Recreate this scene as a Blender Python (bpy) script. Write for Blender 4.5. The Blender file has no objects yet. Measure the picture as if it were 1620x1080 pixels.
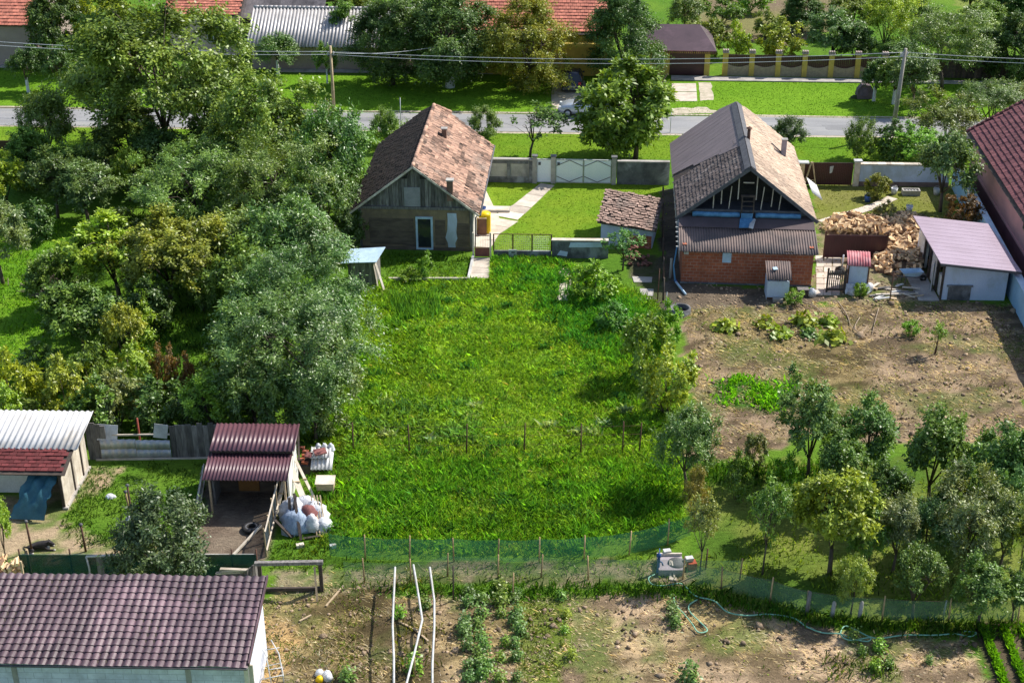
import bpy, bmesh, math, random
import numpy as np
from mathutils import Vector, Matrix
R = math.radians
rnd = random.Random(7)
nr = np.random.default_rng(11)
sc = bpy.context.scene
C = sc.collection

# ---------------------------------------------------------------- camera, sky, sun, exposure
CH, PITCH, FPX = 34.0, R(26.85), 2250.0
cam_d = bpy.data.cameras.new('camera'); cam = bpy.data.objects.new('camera', cam_d); C.objects.link(cam)
cam.location = (0, 0, CH); cam.rotation_euler = (R(90)-PITCH, 0, 0)
cam_d.sensor_width = 36; cam_d.lens = 36*FPX/1620; cam_d.clip_end = 3000; cam_d.clip_start = .5
sc.camera = cam
SUN_AZ, SUN_EL = R(60), R(46)        # azimuth from +Y towards +X
sd = bpy.data.lights.new('sun', 'SUN'); sd.energy = 4.7; sd.angle = R(.5); sd.color = (1, .95, .86)
sun = bpy.data.objects.new('sun', sd); C.objects.link(sun); sun.location = (60, 40, 80)
sdir = Vector((math.cos(SUN_EL)*math.sin(SUN_AZ), math.cos(SUN_EL)*math.cos(SUN_AZ), math.sin(SUN_EL)))
sun.rotation_euler = sdir.to_track_quat('Z', 'Y').to_euler()
wd = bpy.data.worlds.new('World'); sc.world = wd; wd.use_nodes = True
nt = wd.node_tree
st = nt.nodes.new('ShaderNodeTexSky'); st.sky_type = 'NISHITA'; st.sun_disc = False
st.sun_elevation = SUN_EL; st.sun_rotation = SUN_AZ
bg = nt.nodes['Background']; bg.inputs['Strength'].default_value = .122
nt.links.new(st.outputs[0], bg.inputs[0])
sc.view_settings.view_transform = 'Standard'; sc.view_settings.look = 'None'
sc.view_settings.exposure = .5; sc.view_settings.gamma = 1

# ---------------------------------------------------------------- pixel <-> place
cp, sp = math.cos(PITCH), math.sin(PITCH)
def ray(px, py):
    a = (px-810)/FPX; b = (540-py)/FPX
    return Vector((a, cp+b*sp, -sp+b*cp))
def W(px, py, z=0.0):
    d = ray(px, py); t = (z-CH)/d.z
    return Vector((d.x*t, d.y*t, z))
def SC(v):                                   # photo pixels per metre at a place
    v = Vector(v); return FPX/(v.y*cp-(v.z-CH)*sp)
def proj(v):
    zz = v[2]-CH; zc = v[1]*cp-zz*sp; u = v[1]*sp+zz*cp
    return 810+FPX*v[0]/zc, 540-FPX*u/zc
def HT(bx, by, ty):
    p = W(bx, by); lo, hi = 0, 32
    for _ in range(40):
        m = (lo+hi)/2
        if proj((p.x, p.y, m))[1] > ty: lo = m
        else: hi = m
    return lo
def hit(px, py, p0, n):                      # where the sight line meets a plane
    d = ray(px, py); o = Vector((0, 0, CH)); t = (Vector(p0)-o).dot(n)/d.dot(n)
    return o+d*t

# ---------------------------------------------------------------- helpers
def tag(o, label=None, cat=None, group=None, kind=None):
    if label: o['label'] = label
    if cat: o['category'] = cat
    if group: o['group'] = group
    if kind: o['kind'] = kind
    return o
def thing(name, label, cat, loc=(0, 0, 0), rz=0, group=None):
    o = bpy.data.objects.new(name, None); C.objects.link(o); o.empty_display_size = .2
    o.location = loc; o.rotation_euler = (0, 0, rz)
    return tag(o, label, cat, group)
def link(name, me, mats, parent=None, color=None):
    o = bpy.data.objects.new(name, me); C.objects.link(o)
    for m in (mats if isinstance(mats, (list, tuple)) else [mats]): me.materials.append(m)
    if parent: o.parent = parent
    if color: o.color = (*color, 1)
    return o
def copy_tree(o, parent=None, first=True):
    c = o.copy(); C.objects.link(c)
    if not first: c.parent = parent
    for ch in o.children: copy_tree(ch, c, False)
    return c
class MB:
    def __init__(s): s.v = []; s.f = []; s.a = []; s.m = []; s.mi = 0; s.sm = []
    def add(s, vs, fs, a=.5, smooth=False):
        k = len(s.v); s.v += [tuple(v) for v in vs]
        for f in fs: s.f.append(tuple(i+k for i in f)); s.a.append(a); s.m.append(s.mi); s.sm.append(smooth)
    def box(s, c, d, rz=0, rx=0, ry=0, a=.5):
        m = Matrix.Translation(c) @ Matrix.Rotation(rz, 4, 'Z') @ Matrix.Rotation(ry, 4, 'Y') @ Matrix.Rotation(rx, 4, 'X')
        x, y, z = d[0]/2, d[1]/2, d[2]/2
        vs = [m @ Vector(q) for q in ((-x,-y,-z),(x,-y,-z),(x,y,-z),(-x,y,-z),(-x,-y,z),(x,-y,z),(x,y,z),(-x,y,z))]
        s.add(vs, ((3,2,1,0),(4,5,6,7),(0,1,5,4),(1,2,6,5),(2,3,7,6),(3,0,4,7)), a); return s
    def b2(s, lo, hi, a=.5):
        return s.box([(lo[i]+hi[i])/2 for i in range(3)], [hi[i]-lo[i] for i in range(3)], a=a)
    def prism(s, pts, off, a=.5):             # polygon pushed along an offset vector
        n = len(pts); off = Vector(off); p = [Vector(q) for q in pts]
        vs = p+[q+off for q in p]
        fs = [tuple(range(n)), tuple(range(2*n-1, n-1, -1))]+[(i, i+n, (i+1) % n+n, (i+1) % n) for i in range(n)]
        s.add(vs, fs, a); return s
    def slab(s, pts, t, a=.5):                # top polygon with thickness below
        p = [Vector(q) for q in pts]; n = (p[1]-p[0]).cross(p[2]-p[0]).normalized()
        if n.z < 0: n = -n
        return s.prism(pts, -n*t, a)
    def beam(s, p, q, w, h=None, a=.5, roll=0):
        p, q = Vector(p), Vector(q); d = q-p; h = h or w
        m = d.to_track_quat('Y', 'Z').to_matrix().to_4x4() @ Matrix.Rotation(roll, 4, 'Y'); m.translation = (p+q)/2
        x, y, z = w/2, d.length/2, h/2
        vs = [m @ Vector(t) for t in ((-x,-y,-z),(x,-y,-z),(x,y,-z),(-x,y,-z),(-x,-y,z),(x,-y,z),(x,y,z),(-x,y,z))]
        s.add(vs, ((3,2,1,0),(4,5,6,7),(0,1,5,4),(1,2,6,5),(2,3,7,6),(3,0,4,7)), a); return s
    def tube(s, pts, r, n=6, r2=None, a=.5, cap=True):
        pts = [Vector(p) for p in pts]; k = len(pts); vs = []; fs = []
        for i, p in enumerate(pts):
            d = (pts[min(i+1, k-1)]-pts[max(i-1, 0)]).normalized()
            u = d.orthogonal().normalized() if abs(d.z) > .95 else d.cross(Vector((0, 0, 1))).normalized(); w = d.cross(u)
            rr = r if r2 is None else r+(r2-r)*i/(k-1)
            for j in range(n): t = 2*math.pi*j/n; vs.append(p+u*math.cos(t)*rr+w*math.sin(t)*rr)
        for i in range(k-1):
            for j in range(n): fs.append((i*n+j, i*n+(j+1) % n, (i+1)*n+(j+1) % n, (i+1)*n+j))
        if cap: fs += [tuple(range(n-1, -1, -1)), tuple(range((k-1)*n, k*n))]
        s.add(vs, fs, a, True); return s
    def lathe(s, prof, c=(0, 0, 0), n=16, a=.5):
        vs = []; fs = []
        for r, z in prof:
            for j in range(n): t = 2*math.pi*j/n; vs.append((c[0]+r*math.cos(t), c[1]+r*math.sin(t), c[2]+z))
        for i in range(len(prof)-1):
            for j in range(n): fs.append((i*n+j, i*n+(j+1) % n, (i+1)*n+(j+1) % n, (i+1)*n+j))
        s.add(vs, fs, a, True); return s
    def mesh(s, name):
        me = bpy.data.meshes.new(name); me.from_pydata(s.v, [], s.f)
        at = me.attributes.new('v', 'FLOAT', 'FACE'); at.data.foreach_set('value', s.a)
        me.polygons.foreach_set('material_index', s.m); me.polygons.foreach_set('use_smooth', s.sm)
        bm = bmesh.new(); bm.from_mesh(me); bmesh.ops.recalc_face_normals(bm, faces=bm.faces); bm.to_mesh(me); bm.free()
        return me
    def build(s, name, mats, parent=None, label=None):
        o = link(name, s.mesh(name), mats, parent)
        if label: o['label'] = label
        return o
def part(name, m, parent, fn, label=None):
    b = MB(); fn(b); return b.build(name, m, parent, label)

# sheet metal and tiles (local coordinates, real thickness)
def wave_sheet(b, o, u, v, ul, vl, pitch, amp, sharp=1, n=6, vseg=2, jit=0, t=.02):
    o, u, v = Vector(o), Vector(u).normalized(), Vector(v).normalized(); nn = u.cross(v)
    if nn.z < 0: nn = -nn
    k = max(4, int(ul/pitch*n)); top = []; jj = [rnd.uniform(-jit, jit) for _ in range(k+1)]
    for j in range(vseg+1):
        for i in range(k+1):
            x = i/k*ul; h = math.cos(2*math.pi*x/pitch); h = math.copysign(abs(h)**sharp, h)
            top.append(o+u*x+v*(vl*j/vseg+(jj[i] if j == vseg else 0))+nn*amp*h)
    N = len(top); W1 = k+1
    vs = top+[p-nn*t for p in top]; fs = []
    for j in range(vseg):
        for i in range(k):
            q = (j*W1+i, j*W1+i+1, (j+1)*W1+i+1, (j+1)*W1+i); fs.append(q); fs.append(tuple(x+N for x in q[::-1]))
    for i in range(k): fs.append((i+1, i, i+N, i+1+N)); e = vseg*W1+i; fs.append((e, e+1, e+1+N, e+N))
    for j in range(vseg): a0 = j*W1; fs.append((a0, a0+W1, a0+W1+N, a0+N)); e = a0+k; fs.append((e+W1, e, e+N, e+W1+N))
    b.add(vs, fs, rnd.uniform(.45, .55), True)
def tiles(b, o, u, v, ul, vl, tw, th, keep=None, thick=.03, jit=.02, miss=0, shade=None, tilt=.035):
    # v runs DOWN the slope from o; rows overlap like shingles
    o, u, v = Vector(o), Vector(u).normalized(), Vector(v).normalized(); n = u.cross(v)
    if n.z < 0: n = -n
    rows = int(vl/th); cols = int(ul/tw)
    for r in range(rows):
        sh = (r % 2)*tw*.5
        sag = rnd.uniform(-.012, .012)
        for c in range(cols):
            x = c*tw+sh+rnd.uniform(-jit, jit)*.4; y = r*th+rnd.uniform(-jit, jit)+sag
            if x+tw > ul+.02: continue
            if keep and not keep(x+tw/2, y+th/2): continue
            if rnd.random() < miss: continue
            w = tw*.94; l = th*1.12; h0 = .012+rnd.uniform(0, .008); h1 = h0+tilt+rnd.uniform(-.012, .02); k = rnd.uniform(-.012, .012)
            A = o+u*x+v*y; B = A+u*w; Cc = A+u*(w+k)+v*l; D = A+u*k+v*l
            vs = [A+n*h0, B+n*h0, Cc+n*h1, D+n*h1, Cc+n*(h1-thick), D+n*(h1-thick)]
            a = shade(x, y) if shade else .5
            b.add(vs, ((0, 1, 2, 3), (3, 2, 4, 5), (1, 4, 2), (0, 3, 5)), min(1, max(0, a+rnd.gauss(0, .17))))
def metal_tile(b, o, u, v, ul, vl, pitch, row, amp=.05, step=.04):
    o, u, v = Vector(o), Vector(u).normalized(), Vector(v).normalized(); n = u.cross(v)
    if n.z < 0: n = -n
    nu, W1 = 8, 0
    ku = int(ul/pitch*nu); W1 = ku+1; rows = int(round(vl/row)); fr = (0, .35, .75, .97)
    ys = [(r+f)*row for r in range(rows) for f in fr]+[rows*row]; hs = [f for r in range(rows) for f in fr]+[1.0]
    vs = []
    for y, f in zip(ys, hs):
        for i in range(W1):
            x = i/ku*ul; ph = (x/pitch) % 1
            w = math.sin(math.pi*min(1, ph/.72)) if ph < .72 else -.35*math.sin(math.pi*(ph-.72)/.28)
            sh_ = (int(x/pitch/4) % 3-1)*.012; wv = .02*math.sin(x*1.1+y*.7)+.014*math.sin(x*2.7-y*1.9)
            vs.append(o+u*x+v*(y+sh_+.03*w*(f > .9))+n*(amp*w+step*f+wv))
    fs = []; 
    for j in range(len(ys)-1):
        for i in range(ku): fs.append((j*W1+i, j*W1+i+1, (j+1)*W1+i+1, (j+1)*W1+i))
    k = len(b.v); b.v += [tuple(q) for q in vs]
    for j, f in enumerate(fs):
        r = (j//ku)//4; c = (j % ku)//nu
        b.f.append(tuple(i+k for i in f)); b.a.append(.5+.16*math.sin(r*12.9898+c*78.233+math.sin(c*3.1+r))); b.m.append(b.mi); b.sm.append(False)

# ---------------------------------------------------------------- materials
def nodes(name):
    m = bpy.data.materials.new(name); m.use_nodes = True; t = m.node_tree
    return m, t, t.nodes['Principled BSDF']
def rgb(*c): return tuple(c)+(1,)
def mixc(t, f, a, b, mode='MIX'):
    n = t.nodes.new('ShaderNodeMix'); n.data_type = 'RGBA'; n.blend_type = mode
    for s, val in ((0, f), (6, a), (7, b)):
        if hasattr(val, 'links') or isinstance(val, bpy.types.NodeSocket): t.links.new(val, n.inputs[s])
        else: n.inputs[s].default_value = val
    return n.outputs[2]
def noise(t, vec, scale, detail=5, rough=.6, dist=0):
    n = t.nodes.new('ShaderNodeTexNoise'); n.inputs['Scale'].default_value = scale; n.inputs['Detail'].default_value = detail
    n.inputs['Roughness'].default_value = rough; n.inputs['Distortion'].default_value = dist
    t.links.new(vec, n.inputs['Vector']); return n.outputs[0]
def ramp(t, f, lo, hi):
    n = t.nodes.new('ShaderNodeMapRange'); n.inputs[1].default_value = lo; n.inputs[2].default_value = hi; n.clamp = True
    t.links.new(f, n.inputs[0]); return n.outputs[0]
def M(name, c1, c2=None, scale=2.0, rough=.8, bump=.15, metal=0, stretch=(1, 1, 1), attr=0, fine=18, spec=.3, dirt=None, lo=.38, hi=.62):
    m, t, b = nodes(name); c2 = c2 or tuple(x*.75 for x in c1)
    tc = t.nodes.new('ShaderNodeTexCoord'); mp = t.nodes.new('ShaderNodeMapping'); mp.inputs['Scale'].default_value = stretch
    t.links.new(tc.outputs['Object'], mp.inputs[0]); v = mp.outputs[0]
    n1 = noise(t, v, scale); n2 = noise(t, v, fine, 4, .7)
    col = mixc(t, ramp(t, n1, lo, hi), rgb(*c1), rgb(*c2))
    g = t.nodes.new('ShaderNodeMapRange'); g.inputs[3].default_value = .72; g.inputs[4].default_value = 1.28; t.links.new(n2, g.inputs[0])
    cb = t.nodes.new('ShaderNodeCombineColor')
    for i in range(3): t.links.new(g.outputs[0], cb.inputs[i])
    col = mixc(t, 1.0, col, cb.outputs[0], 'MULTIPLY')
    if dirt: col = mixc(t, ramp(t, noise(t, v, scale*.45, 6, .7, .4), .5, .68), col, rgb(*dirt))
    if attr:
        at = t.nodes.new('ShaderNodeAttribute'); at.attribute_name = 'v'
        g2 = t.nodes.new('ShaderNodeMapRange'); g2.inputs[3].default_value = 1-attr; g2.inputs[4].default_value = 1+attr
        t.links.new(at.outputs['Fac'], g2.inputs[0]); c3 = t.nodes.new('ShaderNodeCombineColor')
        for i in range(3): t.links.new(g2.outputs[0], c3.inputs[i])
        col = mixc(t, 1.0, col, c3.outputs[0], 'MULTIPLY')
    t.links.new(col, b.inputs['Base Color'])
    b.inputs['Roughness'].default_value = rough; b.inputs['Metallic'].default_value = metal
    b.inputs['Specular IOR Level'].default_value = spec
    if bump:
        bp = t.nodes.new('ShaderNodeBump'); bp.inputs['Strength'].default_value = bump; bp.inputs['Distance'].default_value = .03
        t.links.new(n2, bp.inputs['Height']); t.links.new(bp.outputs[0], b.inputs['Normal'])
    return m
def brick_mat(name, c1, c2, mortar, bw=.26, bh=.09, ms=.012):
    m, t, b = nodes(name)
    tc = t.nodes.new('ShaderNodeTexCoord'); s = t.nodes.new('ShaderNodeSeparateXYZ'); t.links.new(tc.outputs['Object'], s.inputs[0])
    ad = t.nodes.new('ShaderNodeMath'); t.links.new(s.outputs[0], ad.inputs[0]); t.links.new(s.outputs[1], ad.inputs[1])
    cx = t.nodes.new('ShaderNodeCombineXYZ'); t.links.new(ad.outputs[0], cx.inputs[0]); t.links.new(s.outputs[2], cx.inputs[1])
    br = t.nodes.new('ShaderNodeTexBrick'); t.links.new(cx.outputs[0], br.inputs[0])
    br.inputs['Color1'].default_value = rgb(*c1); br.inputs['Color2'].default_value = rgb(*c2); br.inputs['Mortar'].default_value = rgb(*mortar)
    br.inputs['Scale'].default_value = 1; br.inputs['Brick Width'].default_value = bw; br.inputs['Row Height'].default_value = bh
    br.inputs['Mortar Size'].default_value = ms; br.inputs['Bias'].default_value = -.1
    n = noise(t, tc.outputs['Object'], 1.3, 6, .7)
    col = mixc(t, ramp(t, n, .4, .75), br.outputs[0], rgb(*[x*.5 for x in c1]))
    t.links.new(col, b.inputs['Base Color']); b.inputs['Roughness'].default_value = .9
    bp = t.nodes.new('ShaderNodeBump'); bp.inputs['Strength'].default_value = .5; bp.inputs['Distance'].default_value = .01; bp.invert = True
    t.links.new(br.outputs[1], bp.inputs['Height']); t.links.new(bp.outputs[0], b.inputs['Normal'])
    return m
def leaf_mat(name, tint=False, trans=.26, gloss=.045, grough=.45):
    m, t, b = nodes(name); t.nodes.remove(b); out = [n for n in t.nodes if n.type == 'OUTPUT_MATERIAL'][0]
    if tint:
        oi = t.nodes.new('ShaderNodeAttribute'); oi.attribute_name = 'tint'; base = oi.outputs['Color']
    else:
        oi = t.nodes.new('ShaderNodeObjectInfo'); base = oi.outputs['Color']
    at = t.nodes.new('ShaderNodeAttribute'); at.attribute_name = 'v'
    g = t.nodes.new('ShaderNodeMapRange'); g.inputs[3].default_value = .4; g.inputs[4].default_value = 1.6; t.links.new(at.outputs['Fac'], g.inputs[0])
    hs = t.nodes.new('ShaderNodeHueSaturation'); t.links.new(base, hs.inputs['Color']); t.links.new(g.outputs[0], hs.inputs['Value'])
    g2 = t.nodes.new('ShaderNodeMapRange'); g2.inputs[3].default_value = .512; g2.inputs[4].default_value = .488; t.links.new(at.outputs['Fac'], g2.inputs[0])
    t.links.new(g2.outputs[0], hs.inputs['Hue'])
    tc = t.nodes.new('ShaderNodeTexCoord'); vr = ramp(t, noise(t, tc.outputs['Object'], .9, 3, .6), .35, .65)
    hs_out = mixc(t, 1.0, hs.outputs[0], mixc(t, vr, (1.12, 1.10, .80, 1), (.76, .90, .98, 1)), 'MULTIPLY')
    d = t.nodes.new('ShaderNodeBsdfDiffuse'); tr = t.nodes.new('ShaderNodeBsdfTranslucent'); gl = t.nodes.new('ShaderNodeBsdfGlossy'); gl.inputs['Roughness'].default_value = grough
    t.links.new(hs_out, d.inputs[0])
    yl = mixc(t, 1.0, hs_out, (1.25, 1.15, .45, 1), 'MULTIPLY'); t.links.new(yl, tr.inputs[0])
    a = t.nodes.new('ShaderNodeMixShader'); a.inputs[0].default_value = trans; t.links.new(d.outputs[0], a.inputs[1]); t.links.new(tr.outputs[0], a.inputs[2])
    c = t.nodes.new('ShaderNodeMixShader'); c.inputs[0].default_value = gloss; t.links.new(a.outputs[0], c.inputs[1]); t.links.new(gl.outputs[0], c.inputs[2])
    t.links.new(c.outputs[0], out.inputs[0]); return m
def net_mat(name, col, alpha):
    m, t, b = nodes(name); t.nodes.remove(b); out = [n for n in t.nodes if n.type == 'OUTPUT_MATERIAL'][0]
    d = t.nodes.new('ShaderNodeBsdfDiffuse'); d.inputs[0].default_value = rgb(*col); tr = t.nodes.new('ShaderNodeBsdfTransparent')
    tc = t.nodes.new('ShaderNodeTexCoord'); n = noise(t, tc.outputs['Object'], 1.7, 4)
    g = t.nodes.new('ShaderNodeMapRange'); g.inputs[3].default_value = alpha-.18; g.inputs[4].default_value = alpha+.18; t.links.new(n, g.inputs[0])
    mx = t.nodes.new('ShaderNodeMixShader'); t.links.new(g.outputs[0], mx.inputs[0]); t.links.new(tr.outputs[0], mx.inputs[1]); t.links.new(d.outputs[0], mx.inputs[2])
    t.links.new(mx.outputs[0], out.inputs[0]); return m

LEAF = leaf_mat('leaf'); SILV = leaf_mat('silvery leaf', gloss=.07, grough=.45); GRASS = leaf_mat('grass blade', True, .42, .012)
BARK = M('bark', (.13, .10, .075), (.07, .055, .045), 6, stretch=(1, 1, .3), bump=.5)
WBARK = M('limewashed bark', (.78, .80, .84), (.55, .55, .56), 5, bump=.3)
MUD = M('mud plaster', (.30, .225, .135), (.20, .15, .10), 1.2, bump=.6, dirt=(.13, .10, .08))
DMUD = M('bare earth wall', (.10, .075, .06), (.17, .13, .095), 2, bump=.7, stretch=(.5, 1, 2))
WPL = M('white plaster', (.80, .78, .74), (.66, .63, .58), .8, bump=.2, dirt=(.52, .49, .45))
BWALL = M('pale blue wall', (.62, .70, .86), (.53, .62, .78), .7, bump=.25, dirt=(.40, .46, .50))
BLUW = M('blue plaster', (.30, .55, .78), (.40, .62, .80), .5, bump=.25, dirt=(.30, .44, .56))
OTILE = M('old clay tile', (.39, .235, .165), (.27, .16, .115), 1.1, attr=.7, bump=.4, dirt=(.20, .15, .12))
DTILE = M('shade-darkened mossy tile', (.030, .021, .018), (.017, .013, .012), 1.3, attr=.5, bump=.4, rough=.95)  # mossy tile, colour darkened further to carry the shade of the sun-averted slope
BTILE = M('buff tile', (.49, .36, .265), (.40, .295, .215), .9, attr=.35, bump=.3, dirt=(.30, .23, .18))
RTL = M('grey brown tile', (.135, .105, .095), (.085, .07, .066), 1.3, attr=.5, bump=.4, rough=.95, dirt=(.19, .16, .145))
GSHEET = M('weathered brown sheet', (.20, .15, .135), (.13, .105, .10), .8, attr=.3, bump=.3, dirt=(.09, .08, .08))
PLANK = M('grey weathered board', (.23, .215, .20), (.12, .11, .105), 3, attr=.45, stretch=(4, 4, .6), bump=.4)
TIMBER = M('raw timber', (.55, .42, .27), (.40, .30, .19), 3, attr=.3, stretch=(2, 2, 2), bump=.3)
PALE = M('pale board', (.70, .62, .52), (.52, .45, .36), 2, attr=.3, bump=.3)
DWOOD = M('dark old timber', (.10, .075, .06), (.055, .045, .04), 4, attr=.4, bump=.4)
CLAYBR = brick_mat('orange hollow brick', (.50, .145, .065), (.34, .085, .045), (.42, .27, .20), .36, .19, .016)
BLOCK = brick_mat('pale blue block', (.80, .83, .94), (.71, .75, .88), (.42, .45, .52), .62, .25, .008)
CONC = M('concrete', (.46, .43, .39), (.33, .31, .29), 1.2, bump=.3, dirt=(.22, .21, .20))
DCONC = M('dark concrete', (.17, .17, .175), (.09, .09, .095), 1.5, bump=.4, dirt=(.32, .33, .35))
SLABM = M('pale paving slab', (.62, .54, .45), (.48, .41, .34), 1.5, attr=.25, bump=.3)
ASPH = M('asphalt', (.29, .29, .295), (.24, .24, .245), .35, bump=.3, fine=30, stretch=(.5, 2.5, 1), dirt=(.36, .35, .33))
SAND = M('sandy shoulder', (.56, .48, .38), (.38, .34, .24), 1.5, bump=.4)
GALV = M('galvanised sheet', (.62, .64, .66), (.42, .43, .44), 1, rough=.45, metal=.3, bump=.1)
PINKT = M('dull pink brown tile', (.36, .245, .195), (.26, .175, .14), 1.3, attr=.5, bump=.4, dirt=(.17, .14, .12))
OLDB = M('old brick', (.24, .105, .075), (.16, .075, .06), 4, attr=.4, bump=.5)
WROOF = M('white trapezoid sheet', (.66, .66, .66), (.52, .51, .50), .9, rough=.5, bump=.1, dirt=(.45, .42, .38))
LBLUE = M('light blue sheet', (.52, .68, .80), (.40, .54, .66), 2, rough=.5, bump=.15)
BLUEF = M('blue foil', (.13, .32, .52), (.07, .20, .36), 3, rough=.35, bump=.3)
PURP = M('plum metal tile', (.10, .062, .072), (.074, .046, .054), .6, rough=.38, attr=.5, bump=.06, spec=.5, dirt=(.18, .11, .13))
MAROON = M('maroon sheet', (.07, .018, .022), (.05, .015, .018), 1, rough=.45, bump=.06, spec=.5)
PINKROOF = M('faded plum sheet', (.37, .29, .355), (.33, .255, .31), .6, rough=.5, bump=.1)
BURG = M('burgundy corrugated sheet', (.125, .055, .07), (.095, .042, .055), 1, rough=.4, bump=.08, spec=.5)
SHING = M('red bitumen shingle', (.16, .035, .035), (.12, .03, .03), 7, bump=.5, attr=.4)
RTILE = M('new red tile', (.60, .22, .15), (.46, .16, .11), 1.5, attr=.35, bump=.2)
WINER = M('dark red tile', (.19, .07, .075), (.14, .05, .058), 1, attr=.4, bump=.2)
PINKW = M('dusty pink plaster', (.72, .38, .35), (.62, .33, .31), .7, bump=.2)
BEIGEW = M('dull beige plaster', (.40, .31, .28), (.34, .26, .235), .6, bump=.2)
YELL = M('yellow paint', (.60, .44, .10), (.50, .36, .08), 2, bump=.1)
YPLAS = M('yellow plastic', (.85, .58, .01), (.75, .5, .01), 2, rough=.4, bump=0)
BROWNP = M('brown panel', (.17, .085, .05), (.12, .06, .04), 3, bump=.1)
RUST = M('rusty iron', (.15, .075, .05), (.08, .045, .035), 8, rough=.85, bump=.4)
STAKE = M('split wooden stake', (.50, .34, .18), (.36, .24, .13), 6, bump=.3, attr=.3)
WHITE = M('white paint', (.60, .60, .59), (.46, .46, .45), 3, rough=.5, bump=.1, dirt=(.40, .38, .34))
GATEW = M('pale blue gate paint', (.86, .89, .93), (.79, .84, .89), 1, rough=.45, bump=.05)
TRIM = M('dark grey trim', (.13, .13, .14), (.09, .09, .1), 4, bump=.1)
TARP = M('teal tarpaulin', (.05, .16, .21), (.03, .11, .15), 1.5, rough=.55, bump=.3)
BAGW = M('white plastic sacks', (.80, .80, .82), (.55, .56, .60), 5, rough=.5, bump=1, fine=9, dirt=(.42, .40, .38))
BAGB = M('pale blue sacking', (.42, .50, .62), (.26, .33, .44), 6, rough=.6, bump=1, fine=10, stretch=(1.6, 1.6, .35))
REDRAG = M('dull red cloth', (.26, .10, .09), (.18, .07, .07), 4, bump=.4)
BLACK = M('black rubber', (.02, .02, .022), (.035, .033, .03), 4, rough=.7, bump=.2)
LOGM = M('split firewood', (.82, .60, .36), (.52, .34, .18), 5, attr=.6, bump=.5)
LBARK = M('firewood bark', (.24, .14, .08), (.16, .095, .06), 8, attr=.4, bump=.6)
GLASS = M('dark glass', (.02, .025, .03), (.03, .035, .04), 1, rough=.08, bump=0, spec=.7)
CARD = M('deep blue car paint', (.012, .018, .04), (.012, .018, .04), 1, rough=.2, bump=0, spec=.7)
CARS = M('silver car paint', (.55, .60, .66), (.53, .58, .64), 1, rough=.25, bump=0, metal=.4, spec=.6)
LAMPR = M('red lamp glass', (.6, .02, .05), (.5, .02, .04), 3, rough=.15, bump=0, spec=.6)
LAMPW = M('clear lamp glass', (.75, .78, .8), (.65, .68, .7), 3, rough=.1, bump=0, spec=.7)
HOSEM = M('green hose', (.26, .52, .36), (.2, .42, .3), 2, rough=.5, bump=0)
PUMPB = M('blue enamel', (.04, .10, .30), (.03, .08, .22), 3, rough=.5, bump=.1)
STONE = M('brown stone', (.20, .15, .165), (.13, .10, .11), 2, bump=.6)
FUR = M('dark dog fur', (.03, .027, .03), (.05, .045, .045), 9, rough=.9, bump=.6, fine=60)
FURW = M('white dog fur', (.6, .57, .54), (.5, .47, .44), 9, rough=.9, bump=.6, fine=60)
CABLE = M('power cable', (.60, .63, .68), (.5, .53, .58), 1, rough=.5, bump=0)
SAWD = M('sawdust', (.66, .44, .20), (.52, .34, .16), 4, bump=.7)
NETG = net_mat('green netting', (.09, .34, .19), .46); NETL = net_mat('thin green netting', (.20, .38, .24), .32); NETD = net_mat('dark shade cloth', (.018, .07, .055), .82)

# ---------------------------------------------------------------- ground
def vnoise(x, y, seed=0):
    xi = np.floor(x).astype(np.int64); yi = np.floor(y).astype(np.int64); fx = x-xi; fy = y-yi
    fx = fx*fx*(3-2*fx); fy = fy*fy*(3-2*fy)
    def h(a, b):
        n = (a*374761393+b*668265263+seed*974634777) & 0x7fffffff
        n = ((n ^ (n >> 13))*1274126177) & 0x7fffffff
        return ((n ^ (n >> 16)) & 0xffff)/65535.0
    return (h(xi, yi)*(1-fx)+h(xi+1, yi)*fx)*(1-fy)+(h(xi, yi+1)*(1-fx)+h(xi+1, yi+1)*fx)*fy
def fbm(x, y, s, o=4, seed=0):
    t = 0; a = .5; n = 0
    for k in range(o): t = t+a*vnoise(x*s, y*s, seed+k); n += a; a *= .55; s *= 2.1
    return t/n
def wpoly(px): return np.array([W(*p)[:2] for p in px])
def inside(x, y, poly):
    r = np.zeros(x.shape, bool); n = len(poly)
    for i in range(n):
        (x1, y1), (x2, y2) = poly[i], poly[(i+1) % n]
        c = ((y1 > y) != (y2 > y)) & (x < (x2-x1)*(y-y1)/((y2-y1) if y2 != y1 else 1e-9)+x1); r ^= c
    return r
def soft(x, y, px, w=.5, seed=3):                # wobbly-edged membership of a patch
    p = wpoly(px) if not isinstance(px, np.ndarray) else px
    wx = x+(fbm(x, y, .8, 3, seed)-.5)*2*w*1.6; wy = y+(fbm(x, y, .8, 3, seed+9)-.5)*2*w*1.6
    return inside(wx, wy, p).astype(float)
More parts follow.
